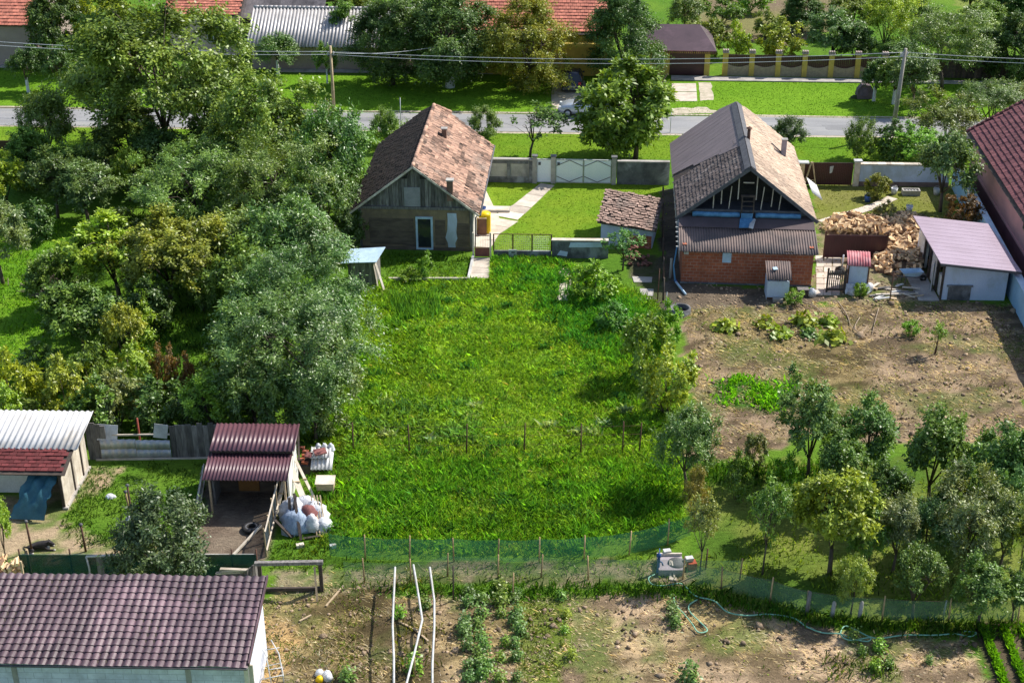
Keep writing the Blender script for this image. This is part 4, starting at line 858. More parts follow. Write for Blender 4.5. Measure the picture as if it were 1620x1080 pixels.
# long blue-white wall and pink building at the right edge
a, c = Vector((29.6, 90.3, 0)), Vector((27.35, 66, 0)); d = a-c
t = thing('boundary_wall', 'long pale blue plastered wall along the right edge', 'wall', c, math.atan2(d.y, d.x))
part('wall', BLUW, t, lambda b: b.b2((0, -.3, -.1), (d.length, 0, 1.62))); part('coping', LBLUE, t, lambda b: b.b2((0, -.36, 1.62), (d.length, .05, 1.68)))
a, c = Vector((31.0, 91.2, 0)), Vector((28.6, 62, 0)); d = a-c; an = math.atan2(d.y, d.x)
t = thing('long_building', 'long dusty pink building with dark red tile roof at the right edge', 'house', c, an); LL = d.length
part('wall', PINKW, t, lambda b: b.b2((0, -8, -.1), (LL, 0, 3.5))); part('wall_base', M('plum shade band', (.26, .10, .12), (.21, .085, .10), 1), t, lambda b: b.b2((0, .002, -.1), (LL, .05, 1.2)))  # plum band paints the shade along the foot of the pink wall
part('string_course', PINKW, t, lambda b: b.b2((0, .003, 1.21), (LL, .09, 1.33)))
part('gable', PINKW, t, lambda b: b.prism([(LL-.25, -8, 3.5), (LL-.25, 0, 3.5), (LL-.25, -4, 6.1)], (.24, 0, 0)))
v_ = part('vent', DWOOD, t, lambda b: b.b2((14.6, .002, 2.45), (15.1, .04, 2.9))); part('vent_frame', TIMBER, v_, lambda b: (b.b2((14.54, .002, 2.39), (15.16, .06, 2.45)), b.b2((14.54, .002, 2.9), (15.16, .06, 2.96))))
r = part('roof', DWOOD, t, lambda b: (b.slab([(-.3, .5, 3.35), (LL+.4, .5, 3.35), (LL+.4, -4, 6.3), (-.3, -4, 6.3)], .1), b.slab([(-.3, -8.5, 3.35), (LL+.4, -8.5, 3.35), (LL+.4, -4, 6.3), (-.3, -4, 6.3)], .1)))
sl = math.hypot(4.5, 2.95)
part('slope', WINER, r, lambda b: tiles(b, (-.3, -4, 6.3), (1, 0, 0), (0, 4.5, -2.95), LL+.7, sl, .3, .34, thick=.04, jit=.004, tilt=.055))
part('verge_tiles', WINER, r, lambda b: ridge(b, [(LL+.42, .5, 3.4), (LL+.42, -4, 6.35)], .1, .33)); part('eaves_soffit', PINKW, r, lambda b: b.b2((-.3, .051, 3.2), (LL+.3, .4, 3.26)))

# ---------------------------------------------------------------- bottom left: long plum roof
A0 = Vector((-20.5, 38.6, 0)); t = thing('long_shed', 'long shed with plum metal tile roof and pale blue block wall', 'shed', A0, R(-1.2))
LX = 11.5
part('block_wall', BLOCK, t, lambda b: (b.b2((0, 0, -.1), (LX-.18, .25, 2.55)), b.b2((LX-.3, .25, -.1), (LX-.05, 3.1, 2.6)), b.b2((0, 2.85, -.1), (LX-.3, 3.1, 3.0))))
[part('column', CONC, t, lambda b: b.b2((x, -.03, -.1), (x+.18, -.003, 2.55))) for x in (LX-2.2, LX-8.2)]
part('ring_beam', CONC, t, lambda b: b.b2((0, -.02, 2.552), (LX-.06, .27, 2.66)))
part('end_boards', PALE, t, lambda b: [b.b2((LX-.17+i*.16, -.06+i*.05, -.1), (LX-.02+i*.16, -.0+i*.05, 2.5-i*.3), rnd.random()) for i in range(2)])
r = part('roof', DWOOD, t, lambda b: b.slab([(-.3, -.5, 2.62), (LX+.12, -.5, 2.62), (LX+.12, 3.45, 3.33), (-.3, 3.45, 3.33)], .1))
part('metal_tiles', PURP, r, lambda b: metal_tile(b, (-.3, 3.47, 3.36), (1, 0, 0), (0, -4.05, -.728), LX+.42, 4.1, .285, .3))
part('verge_trim', PURP, r, lambda b: b.beam((LX+.14, -.52, 2.66), (LX+.14, 3.46, 3.38), .05, .16)); part('gutter', TRIM, r, lambda b: b.tube([(-.3, -.62, 2.55), (LX+.1, -.62, 2.55)], .05, 8))
# planks leaning at its end, folding frame, bag
for k, (p, q_, lab) in enumerate((((408, 1070), (400, 1000), 'long pale plank leaning on the end of the plum roofed shed'), ((388, 1090), (408, 1035), 'broad raw plank lying at the foot of the plum roofed shed'), ((418, 1030), (406, 990), 'short thin lath leaning by the shed verge'))):
    o = W(*p); t = thing('plank', lab, 'plank', o); e = W(*q_)-o; part('board', PALE if k != 1 else TIMBER, t, lambda b: b.beam((0, 0, .05), (e.x, e.y, .75 if k != 1 else .2), .16 if k else .12, .04)); part('end_grain', TIMBER, t, lambda b: b.box((0, 0, .06), (.17 if k else .13, .03, .06), math.atan2(-e.x, e.y)))
o = W(408, 985); t = thing('block', 'white foam block lying beside the shed roof corner', 'block', o); part('body', WHITE, t, lambda b: b.box((.05, 0, .14), (.26, .34, .26), .5)); part('corner_chip', PALE, t, lambda b: b.box((.05, -.17, .25), (.1, .05, .06), .5))
o = W(440, 1078); t = thing('chair_frame', 'white tubular folding chair frame near the plum roofed shed', 'chair', o, R(15))
part('back_tube', WHITE, t, lambda b: [b.tube([(x, -.1, .02), (x-.05, .5, .85), (x-.25, 1.1, 1.05)], .022, 6) for x in (-.25, .2)])
part('seat_tube', WHITE, t, lambda b: b.tube([(-.5, -.2, .4), (-.45, .45, .42), (.2, .5, .42), (.2, -.15, .4), (-.5, -.2, .4)], .02, 6)); part('crossbar', WHITE, t, lambda b: [b.tube([(-.3, y, z), (.2, y, z)], .018, 6) for y, z in ((.2, .45), (.75, .92))])
part('leg', WHITE, t, lambda b: [b.tube([(x, -.2, .4), (x-.15, .3, 0)], .02, 6) for x in (-.5, .2)])
o = W(510, 1072); t = thing('plastic_bag', 'crumpled white and yellow plastic bag on the tilled soil', 'bag', o)
part('white_part', BAGW, t, lambda b: [b.lathe([(.02, 0), (.2, .04), (.12, .2), (.02, .24)], (rnd.uniform(-.25, .25), rnd.uniform(-.1, .2), 0), 7) for _ in range(4)]); part('yellow_part', YPLAS, t, lambda b: b.lathe([(.02, 0), (.17, .04), (.1, .17), (.02, .2)], (-.08, -.14, 0), 7))
# ---------------------------------------------------------------- white roofed byre
A0 = Vector((-27.5, 51.5, 0)); t = thing('byre', 'shed with white ribbed roof over a red shingle strip', 'shed', A0, R(-1.5)); LX = 8.35
part('side_wall', PALE, t, lambda b: [b.b2((LX-.1, i*.28, -.05), (LX, i*.28+.272, 1.72+i*.028), rnd.random()) for i in range(12)], 'sunlit side wall of rough pale boards')
[part('side_post', DWOOD, t, lambda b: b.b2((LX, y, -.05), (LX+.05, y+.09, 1.9))) for y in (1.3, 2.5)]
part('back_wall', PLANK, t, lambda b: b.b2((0, 3.3, -.05), (LX-.1, 3.4, 2.3))); part('inner_wall', WPL, t, lambda b: b.b2((0, 1.2, -.05), (LX-1.9, 1.35, 1.85)))
[part('front_post', DWOOD, t, lambda b: b.b2((x, -.05, -.05), (x+.12, .07, 1.75))) for x in (2.2, 4.8, LX-.13)]
part('wall_base', CONC, t, lambda b: b.b2((LX-.12, -.1, -.05), (LX+.12, 3.3, .1)))
r = part('roof', WROOF, t, lambda b: wave_sheet(b, (-.3, 3.75, 2.68), (1, 0, 0), (0, -2.6, -.42), LX+.75, 2.63, .26, .028, .5, 10, 2))
part('red_strip', SHING, r, lambda b: tiles(b, (-.3, 1.25, 2.24), (1, 0, 0), (0, -1.5, -.4), LX+.55, 1.5, .32, .22, thick=.03, jit=.01, tilt=.03)); part('roof_deck', DWOOD, r, lambda b: b.slab([(-.3, -.22, 1.83), (LX+.25, -.22, 1.83), (LX+.25, 1.3, 2.22), (-.3, 1.3, 2.22)], .05))
# tarp hanging from its edge
pA, pB, pC, pD = W(56, 738, 1.78), W(96, 738, 1.78), W(70, 823, .1), W(14, 820, .1)
def tarp(b):
    n = 14; vs = []
    for j in range(n+1):
        l = pA.lerp(pD, j/n); r_ = pB.lerp(pC, j/n)
        for i in range(n+1):
            p = l.lerp(r_, i/n); s = math.sin(math.pi*j/n)
            p = p+Vector((.05*math.sin(j*1.7+i)*s, -.25*s, .16*s+.13*math.sin(i*1.1+j*.45)*s+.07*math.sin(j*1.3-i*.8)*s)); vs.append(p)
    N = len(vs); vs = vs+[p+Vector((0, .03, -.02)) for p in vs]
    fs = [(j*(n+1)+i, j*(n+1)+i+1, (j+1)*(n+1)+i+1, (j+1)*(n+1)+i) for j in range(n) for i in range(n)]
    b.add(vs, fs+[tuple(N+x for x in f[::-1]) for f in fs], .5, True)
b = MB(); tarp(b); tag(b.build('tarpaulin', TARP), 'teal tarpaulin hanging from the red shingle roof edge to the ground', 'tarpaulin')
# patched back fence
P0, rz, L = run_frame((142, 727), (330, 724))
t = thing('patched_fence', 'patched grey fence of sheet metal and boards behind the small yard', 'fence', P0, rz); k = L/188
part('left_boards', PLANK, t, lambda b: [b.b2((i*.22, 0, -.05), (i*.22+.21, .04, 2.0-.08*i), rnd.random()) for i in range(4)])
for x0, x1, z0, z1, an in ((20, 76, .55, 1.05, .0), (20, 76, .05, .54, 0), (76, 130, .5, 1.0, -.02), (76, 130, .05, .49, 0)):
    part('sheet_panel', GALV, t, lambda b: wave_sheet(b, (x0*k, -.02, z0), (1, 0, an), (0, 0, 1), (x1-x0)*k, z1-z0, .3, .015, 1, 6, 1))
part('leaning_sheet', GALV, t, lambda b: (b.box((33*k, .1, 1.35), (.9, .03, .75), 0, -.3, .1), b.box((117*k, .08, 1.4), (.62, .03, .65), 0, -.2, .15)))
part('right_boards', PLANK, t, lambda b: [b.b2((131*k+i*.25, 0, -.05), (131*k+i*.25+.24, .04, 1.75+rnd.uniform(-.08, .08)), rnd.random()) for i in range(9)])
part('rail', PALE, t, lambda b: (b.b2((.3, -.1, .0), (L, -.03, .07)), b.b2((40*k, .05, 1.2), (132*k, .1, 1.27)))); part('red_stake', M('red oxide stake', (.34, .08, .05), (.25, .06, .04), 3), t, lambda b: b.tube([(82*k, .15, -.1), (82*k, .15, 2.05)], .05, 6))
# ---------------------------------------------------------------- hen coop with run
A0 = Vector((-12.85, 51.1, 0)); t = thing('hen_coop', 'hen coop with two burgundy corrugated roof slabs and open run', 'coop', A0, R(-1)); LX = 3.3
part('back_wall', PLANK, t, lambda b: b.b2((0, 2.7, -.05), (LX, 2.78, 2.3))); part('side_wall', WPL, t, lambda b: b.prism([(LX-.08, .5, -.05), (LX-.08, 2.7, -.05), (LX-.08, 2.7, 2.35), (LX-.08, .5, 1.85)], (.08, 0, 0))); part('left_wall', PLANK, t, lambda b: b.b2((0, .5, -.05), (.08, 2.7, 1.9)))
part('inner_wall', DMUD, t, lambda b: b.b2((.08, 1.5, -.05), (LX-.08, 1.58, 1.75))); part('inner_door', M('orange board', (.35, .17, .05), (.28, .13, .04), 3), t, lambda b: b.b2((.9, 1.44, .1), (1.8, 1.498, 1.5)))
[part('post', TIMBER, t, lambda b: b.b2((x, -.2, -.05), (x+.08, -.12, 1.75))) for x in (.02, LX-.1)]
r = part('upper_roof', BURG, t, lambda b: wave_sheet(b, (-.15, 2.95, 2.62), (1, 0, 0), (0, -1.75, -.32), LX+.35, 1.8, .2, .028, .6, 8, 2)); part('lower_roof', BURG, t, lambda b: wave_sheet(b, (-.2, 1.35, 2.12), (1, 0, 0), (0, -1.65, -.36), LX+.3, 1.7, .15, .024, .6, 8, 2))
part('fascia', DWOOD, t, lambda b: (b.b2((-.1, 1.3, 2.0), (LX+.1, 1.36, 2.27)), b.beam((LX+.12, 2.9, 2.55), (LX+.3, 1.6, 1.6), .08, .06)))
# run walls
def runwall(name, p, q, lab, h, m_, part_):
    P0, rz, L = run_frame(p, q); w = thing(name, lab, 'fence', P0, rz)
    for i in range(int(L/1.1)+1): part('post', TIMBER, w, lambda b: b.beam((i*1.1, 0, -.1), (i*1.1, .03, h+rnd.uniform(-.1, .15)), .06, .05, rnd.random()))
    part(part_, m_, w, lambda b: b.b2((0, .035, .02), (L, .05, h*.86))); part('rail', PALE, w, lambda b: (b.beam((0, -.02, h*.9), (L, -.02, h*.92), .05, .05), b.beam((0, -.02, .3), (L, -.02, .3), .05, .05)))
runwall('run_fence', (310, 848), (325, 762), 'white lattice side fence on the left of the hen run', 1.0, net_mat('white lattice', (.6, .6, .62), .6), 'lattice')
runwall('run_fence', (422, 880), (449, 770), 'dark netted side fence on the right of the hen run', 1.35, net_mat('dark wire net', (.06, .08, .09), .5), 'netting')
o = W(370, 880); e = W(415, 848)-o; t = thing('plank', 'long pale pole lying slanted across the hen run front', 'plank', o); part('board', PALE, t, lambda b: b.beam((0, 0, .1), (e.x, e.y, .55), .1, .08)); part('nail_strip', TRIM, t, lambda b: b.beam((e.x*.9, e.y*.9, .56), (e.x, e.y, .61), .04, .02))
o = W(398, 838); t = thing('tyre', 'black car tyre lying in the hen run', 'tyre', o)
part('tread', BLACK, t, lambda b: b.lathe([(.2, .02), (.34, .02), (.4, .08), (.4, .14), (.34, .2), (.2, .2), (.2, .02)], n=18)); part('bead', TRIM, t, lambda b: b.lathe([(.2, .2), (.23, .215), (.26, .2)], n=18))
# planks against the coop wall
for i, (p, q_, h, w, lab) in enumerate((((485, 800), (457, 745), 1.45, .26, 'wide pale plank leaning against the hen coop wall'), ((500, 793), (468, 742), 1.4, .12, 'narrow raw plank leaning beside the wide coop plank'), ((437, 812), (455, 765), 1.3, .16, 'short weathered plank at the coop run corner'))):
    o = W(*p); e = W(q_[0], q_[1]+22)-o; t = thing('plank', lab, 'plank', o); part('board', PALE, t, lambda b: b.beam((0, 0, 0), (e.x, e.y, h), w, .04)); part('batten', TIMBER, t, lambda b: b.box((e.x*.5, e.y*.5-.04, h*.5), (w+.06, .04, .06)))
# scrap heap of tarps and sacks
o = W(476, 838); t = thing('scrap_heap', 'heap of white sacks and blue sheeting with leaning dark timbers', 'heap', o)
def lump(b, c, r, h, n=11, seed=0):
    vs = []; rg = random.Random(seed); m_ = 6
    for j in range(m_+1):
        f = j/m_
        for i in range(n): a = 2*math.pi*i/n; rr = r*math.cos(f*1.5)*(1+rg.uniform(-.2, .2)); vs.append((c[0]+rr*math.cos(a), c[1]+rr*math.sin(a)*.8, c[2]+h*math.sin(f*1.5)*(1+rg.uniform(-.08, .08))))
    fs = [(j*n+i, j*n+(i+1) % n, (j+1)*n+(i+1) % n, (j+1)*n+i) for j in range(m_) for i in range(n)]+[tuple(range(m_*n, m_*n+n))]
    b.add(vs, fs, .5, True)
part('white_sack', BAGW, t, lambda b: (lump(b, (-.35, .75, .2), .66, .95, 17, seed=2), lump(b, (.55, .55, .1), .6, .95, 17, seed=3), lump(b, (.1, .9, .5), .5, .6, 13, seed=9)))
part('low_sack', BAGW, t, lambda b: (lump(b, (.95, .05, 0), .42, .6, seed=4), lump(b, (.5, -.1, .1), .35, .75, seed=8)))
part('blue_sheet', BAGB, t, lambda b: lump(b, (-.2, .1, 0), .72, .95, 16, seed=5)); part('red_cloth', REDRAG, t, lambda b: lump(b, (.35, .25, .5), .42, .55, 9, seed=6))
part('dark_timber', DWOOD, t, lambda b: [b.beam(p, q_, .12, .06, rnd.random()) for p, q_ in (((-.35, -.5, 0), (-.45, .4, 1.35)), ((.1, -.75, 0), (-.25, .5, 1.5)), ((-.3, -.55, 0), (-.2, .5, 1.4)), ((-1.0, -.3, .7), (-.3, -.6, .05)), ((.2, -.7, .05), (.9, -.55, .08)))])
part('lath', TIMBER, t, lambda b: [b.beam((.75+i*.12, -.5+i*.05, 0), (.4+i*.13, .75, 1.25), .05, .03, rnd.random()) for i in range(4)])
o = W(497, 748); t = thing('sheet_stack', 'stack of white ribbed sheets and brick scraps behind the coop', 'sheets', o)
part('ribbed_sheet', WROOF, t, lambda b: (wave_sheet(b, (-.1, .6, .75), (1, 0, 0), (0, -.9, -.35), .95, 1.0, .17, .03, 1, 6, 2), wave_sheet(b, (-.15, .7, .95), (1, .05, 0), (0, -.7, -.2), .9, .7, .17, .03, 1, 6, 2))); part('scrap_box', DWOOD, t, lambda b: b.b2((-.65, -.1, 0), (.65, .7, .42)))
part('red_scrap', REDRAG, t, lambda b: (b.box((.3, .2, 1.0), (.55, .35, .06), .4, .3), b.box((-.2, .1, .9), (.3, .3, .05), -.3, .3))); part('brick_row', CLAYBR, t, lambda b: [b.box((-.5+rnd.uniform(-.15, .15), .1+i*.16, .48+i*.1), (.3, .14, .1), rnd.uniform(-.2, .2)) for i in range(5)])
part('foam_roll', BAGW, t, lambda b: [lump(b, (.15+i*.28, .75, .75), .17, .36, 8, seed=20+i) for i in range(3)])
o = W(515, 784); t = thing('nest_box', 'small pale wooden box on legs beside the scrap heap', 'box', o); part('box', TIMBER, t, lambda b: b.b2((-.38, -.05, .3), (.38, .5, .62))); part('lid', PALE, t, lambda b: b.slab([(-.42, -.1, .66), (.42, -.1, .66), (.42, .55, .72), (-.42, .55, .72)], .03))
for x in (-.34, .28): part('leg', TIMBER, t, lambda b: b.b2((x, .0, 0), (x+.06, .06, .3)))
for p, lab, s in (((475, 865), 'pale brick lying in the grass below the scrap heap', .24), ((527, 866), 'small white bag in the grass by the green net', .2)):
    o = W(*p); t = thing('rubbish', lab, 'rubbish', o); part('lump', BAGW if s < .22 else PALE, t, lambda b: b.box((0, 0, .08), (s*1.3, s*.8, .15), .3)); part('fold', PALE, t, lambda b: b.box((.05, -.02, .165), (s*.6, s*.4, .03), .6))
# shade cloth fence in front of the yard
P0, rz, L = run_frame((36, 914), (408, 914)); k = L/372
t = thing('shade_fence', 'dark green shade cloth fence behind the plum roofed shed', 'fence', P0, rz)
part('cloth', NETD, t, lambda b: b.b2((0, 0, .02), (L, .02, 1.12)))
for x in (0, 2, 3.8, 6.1, 8.4, L): part('post', RUST, t, lambda b: b.tube([(x, .06, -.1), (x+.02, .06, 1.35)], .035, 6))
part('wire', GALV, t, lambda b: [b.tube([(0, .05, z), (L, .05, z)], .008, 4) for z in (1.13, .6)])
for p, ty, lab, m_ in (((51, 873), 825, 'rusty post left of the sleeping dog', RUST), ((136, 872), 830, 'thin rusty post standing on the bare yard edge', RUST), ((213, 840), 768, 'tall rusty post with a dark lamp in the yard', RUST), ((204, 806), 778, 'shorter brown post behind the tall lamp post', STAKE)):
    o = W(*p); h = HT(p[0], p[1], ty); t = thing('yard_post', lab, 'post', o); part('shaft', m_, t, lambda b: b.tube([(0, 0, -.1), (-.04, .02, h)], .05, 7, .04)); part('cap', TRIM, t, lambda b: b.lathe([(.05, h-.05), (.09, h), (.05, h+.06), (.005, h+.08)], (-.04, .02, 0), 8))
for p, lab in (((174, 787), 'crumpled white bag on the yard grass'), ((206, 822), 'small white bag at the foot of the yard post')):
    o = W(*p); t = thing('rubbish', lab, 'rubbish', o); part('lump', BAGW, t, lambda b: (lump(b, (0, 0, 0), .2, .2, 8, seed=31), lump(b, (.16, .03, 0), .12, .14, 7, seed=32))); part('fold', BAGB, t, lambda b: lump(b, (-.08, -.1, .05), .1, .12, 7, seed=33))
# white frame and timber frame
P0, rz, L = run_frame((143, 916), (194, 914)); t = thing('pipe_frame', 'white pipe frame by the shade cloth fence', 'frame', P0, rz)
part('upright', WHITE, t, lambda b: b.tube([(0, 0, 0), (.03, 0, .55), (-.02, 0, 1.1)], .04, 6)); part('upright', WHITE, t, lambda b: b.tube([(L, 0, 0), (L, 0, 1.1)], .04, 6)); part('top_rail', WHITE, t, lambda b: b.tube([(-.02, 0, 1.1), (L, 0, 1.12)], .045, 6)); part('board', PLANK, t, lambda b: b.b2((.35, -.03, 0), (.6, .03, 1.07)))
P0, rz, L = run_frame((411, 938), (512, 936)); t = thing('timber_frame', 'dark rectangular timber frame standing by the netting', 'frame', P0, rz)
for x in (0, L-.14): part('upright', DWOOD, t, lambda b: b.b2((x, 0, -.05), (x+.14, .14, 1.3)))
part('top_rail', PLANK, t, lambda b: b.b2((-.1, -.01, 1.3), (L+.05, .15, 1.44), .8)); part('bottom_rail', DWOOD, t, lambda b: b.b2((.14, .02, .05), (L-.14, .12, .2))); part('prop', TIMBER, t, lambda b: b.beam((L-.2, -.6, 0), (L-.28, -.03, 1.25), .08, .05))
o = W(405, 935); t = thing('pallet_end', 'grey slatted panel leaning at the timber frame', 'panel', o, R(60)); part('slats', PLANK, t, lambda b: [b.b2((i*.16-.4, 0, 0), (i*.16-.27, .04, 1.25), rnd.random()) for i in range(5)]); part('batten', PLANK, t, lambda b: b.b2((-.42, .04, .9), (.4, .08, 1.0)))
o = W(376, 917); t = thing('board_pile', 'pile of pale boards and scrap behind the plum roof', 'boards', o)
for i in range(9): part('board', PALE if i % 3 else PLANK, t, lambda b: b.box((rnd.uniform(-.15, .15), rnd.uniform(-.2, .25), .1+i*.07), (rnd.uniform(1.2, 1.7), .14, .045), rnd.uniform(-.15, .15), a=rnd.random()))
for p, q_, lab in (((516, 960), (543, 930), 'single pale stick lying beside the timber frame'), ((474, 984), (492, 976), 'short raw stick on the weedy bed'), ((632, 985), (660, 1000), 'pale batten lying between the trellis pipes'), ((660, 1000), (677, 1016), 'split batten end beside the rightmost trellis pipe')):
    o = W(*p); e = W(*q_)-o; t = thing('stick', lab, 'stick', o); part('shaft', TIMBER, t, lambda b: b.beam((0, 0, .06), (e.x, e.y, .1), .07, .05)); part('tip', PALE, t, lambda b: b.beam((e.x*.97, e.y*.97, .1), (e.x*1.02, e.y*1.02, .1), .06, .04))
# ---------------------------------------------------------------- dog asleep on the bare earth
o = W(62, 868); dog = thing('dog', 'dark dog with white paws lying on the bare yard', 'dog', o, R(12))
def skin(name, pts, edges, m_, parent, sub=2):
    me = bpy.data.meshes.new(name); me.from_pydata([p[:3] for p in pts], edges, []); o = bpy.data.objects.new(name, me); C.objects.link(o); me.materials.append(m_)
    s = o.modifiers.new('skin', 'SKIN'); s.use_smooth_shade = True
    if not me.skin_vertices: bpy.context.view_layer.objects.active = o
    lay_ = me.skin_vertices[0].data if me.skin_vertices else None
    if lay_ is not None:
        for i, p in enumerate(pts): lay_[i].radius = (p[3], p[3] if len(p) < 5 else p[4])
        lay_[0].use_root = True
    if sub: u = o.modifiers.new('sub', 'SUBSURF'); u.levels = u.render_levels = sub
    o.parent = parent; return o
pts = [(-.30, 0, .17, .13), (-.12, .01, .19, .15), (.08, .01, .21, .17), (.24, 0, .22, .15), (.36, -.02, .27, .10), (.46, -.04, .27, .095), (.58, -.07, .22, .055), (.66, -.09, .2, .04),   # spine, neck, head, muzzle
       (-.34, -.14, .13, .10), (-.18, -.24, .10, .06), (-.34, -.30, .05, .035), (-.24, -.33, .035, .03),    # near hind leg folded
       (.28, -.13, .13, .075), (.34, -.2, .06, .045), (.52, -.24, .04, .035), (.62, -.25, .035, .035),      # near foreleg stretched
       (.28, .12, .13, .075), (.36, .14, .06, .045), (.55, .1, .04, .035),
       (-.44, .05, .12, .045), (-.58, .16, .06, .03), (-.62, .3, .04, .02),                                   # tail
       (.44, .03, .36, .03), (.43, .05, .42, .012), (.43, -.1, .36, .03), (.42, -.12, .42, .012)]
ed = [(0, 1), (1, 2), (2, 3), (3, 4), (4, 5), (5, 6), (6, 7), (0, 8), (8, 9), (9, 10), (10, 11), (3, 12), (12, 13), (13, 14), (14, 15), (3, 16), (16, 17), (17, 18), (0, 19), (19, 20), (20, 21), (5, 22), (22, 23), (5, 24), (24, 25)]
skin('body', pts, ed, FUR, dog)
part('white_paw', FURW, dog, lambda b: (b.lathe([(.01, 0), (.05, .01), (.045, .06), (.01, .085)], (.63, -.25, 0), 10), b.lathe([(.01, 0), (.05, .01), (.045, .06), (.01, .085)], (.57, .1, 0), 10), b.lathe([(.01, 0), (.045, .01), (.04, .05), (.01, .07)], (-.22, -.335, 0), 10)))
part('white_chest', FURW, dog, lambda b: lump(b, (.37, -.08, .05), .09, .16, 9, seed=41))
part('eye', BLACK, dog, lambda b: [b.lathe([(.002, -.014), (.014, 0), (.002, .014)], (.535, -.05+s, .295), 8) for s in (-.065, .05)]); part('nose', BLACK, dog, lambda b: b.lathe([(.004, -.02), (.024, 0), (.004, .02)], (.695, -.1, .215), 8))
# ---------------------------------------------------------------- firewood
logs = []
for k in range(8):
    n = rnd.choice((3, 4, 4, 5)); l = rnd.uniform(.3, .42); r_ = rnd.uniform(.08, .125); me_b = MB()
    an = sorted(rnd.uniform(0, 6.28) for _ in range(n)); an = [2*math.pi*i/n+rnd.uniform(-.35, .35) for i in range(n)]
    prof = [(r_*math.cos(a)*rnd.uniform(.75, 1.1), r_*math.sin(a)*rnd.uniform(.75, 1.1)) for a in an]
    vs = [(-l/2, y, z) for y, z in prof]+[(l/2, y*rnd.uniform(.85, 1.1), z*rnd.uniform(.85, 1.1)) for y, z in prof]
    me_b.add(vs, [tuple(range(n-1, -1, -1)), tuple(range(n, 2*n))], .8); me_b.add(vs, [(i, (i+1) % n, (i+1) % n+n, i+n) for i in range(1, n)], rnd.uniform(.3, .8)); me_b.mi = 1
    me_b.add(vs, [(0, 1, 1+n, n)], .5); mm = me_b.mesh('log'); mm.materials.append(LOGM); mm.materials.append(LBARK); logs.append(mm)
heap_px = [(1305, 348), (1345, 343), (1398, 345), (1440, 342), (1462, 350), (1460, 395), (1455, 434), (1402, 438), (1374, 420), (1402, 380), (1330, 372), (1306, 370)]
hp = wpoly(heap_px); hx0, hy0 = hp.min(0); hx1, hy1 = hp.max(0)
def heap_h(x, y):
    dx = (x-(hx0+hx1)/2); d_ = min(x-hx0, hx1-x, (y-hy0), hy1-y); return .12+.38*min(1, max(0, d_)/1.3)+.12*math.sin(x*1.7)*math.cos(y*1.3)
b = MB(); N = 26; gv = []
for j in range(N+1):
    for i in range(N+1):
        x = hx0+(hx1-hx0)*i/N; y = hy0+(hy1-hy0)*j/N; ins = inside(np.array([x]), np.array([y]), hp)[0]
        gv.append((x, y, (heap_h(x, y)-.2+rnd.uniform(-.06, .06)) if ins else -.08))
b.add(gv, [(j*(N+1)+i, j*(N+1)+i+1, (j+1)*(N+1)+i+1, (j+1)*(N+1)+i) for j in range(N) for i in range(N)], .3)
for i in range(520):
    x, y = rnd.uniform(hx0-.1, hx1+.1), rnd.uniform(hy0-.2, hy1)
    if not inside(np.array([x]), np.array([y]), hp)[0]: continue
    mm = logs[i % 8]; mt = Matrix.Translation((x, y, max(.03, heap_h(x, y)-.1+rnd.uniform(-.08, .05)))) @ Matrix.Rotation(rnd.uniform(0, 6.28), 4, 'Z') @ Matrix.Rotation(rnd.gauss(0, .35), 4, 'Y') @ Matrix.Rotation(rnd.uniform(0, 6.28), 4, 'X') @ Matrix.Scale(rnd.uniform(.95, 1.3), 4)
    vs = [mt @ q.co for q in mm.vertices]
    for f in mm.polygons: b.mi = 1-f.material_index; b.add([vs[k] for k in f.vertices], [tuple(range(len(f.vertices)))], rnd.uniform(.3, .8))
tag(b.build('firewood_bed', [LBARK, LOGM]), 'packed lower layer of the big firewood heap', 'firewood', kind='stuff')
c_ = 0
while c_ < 300:
    x, y = rnd.uniform(hx0-.2, hx1+.2), rnd.uniform(hy0-.3, hy1)
    if not inside(np.array([x]), np.array([y]), hp)[0]:
        if rnd.random() > .05 or y > hy0+3: continue
        z = .08
    else: z = max(.06, heap_h(x, y)+rnd.uniform(-.03, .08))
    o = bpy.data.objects.new('firewood_log', logs[c_ % 8]); C.objects.link(o); o.location = (x, y, z)
    o.rotation_euler = (rnd.uniform(0, 6.28), rnd.gauss(0, .35), rnd.uniform(0, 6.28)); o.scale = [rnd.uniform(1.0, 1.45)]*3
    tag(o, 'split firewood log in the big loose heap behind the maroon panel', 'log', 'split logs of the big firewood heap'); c_ += 1
o = W(18, 916)
for i in range(60):
    q = bpy.data.objects.new('firewood_log', logs[i % 8]); C.objects.link(q); q.location = o+Vector((rnd.uniform(-.75, .5), rnd.uniform(-.25, .25), .1+(i//10)*.17)); q.rotation_euler = (rnd.uniform(0, 6.28), rnd.gauss(0, .15), R(90)+rnd.gauss(0, .3))
    tag(q, 'split log in the small stack left of the shade cloth fence', 'log', 'split logs of the small stack')
t = thing('log_crate', 'wooden crate frame round the small log stack at the left edge', 'crate', o); [part('post', TIMBER, t, lambda b: b.b2((x, y, 0), (x+.08, y+.08, 1.15))) for x in (-.95, .62) for y in (-.42, .36)]; part('slat', TIMBER, t, lambda b: [b.b2((-.95, -.46, z), (.7, -.42, z+.08), rnd.random()) for z in (.1, .5)])
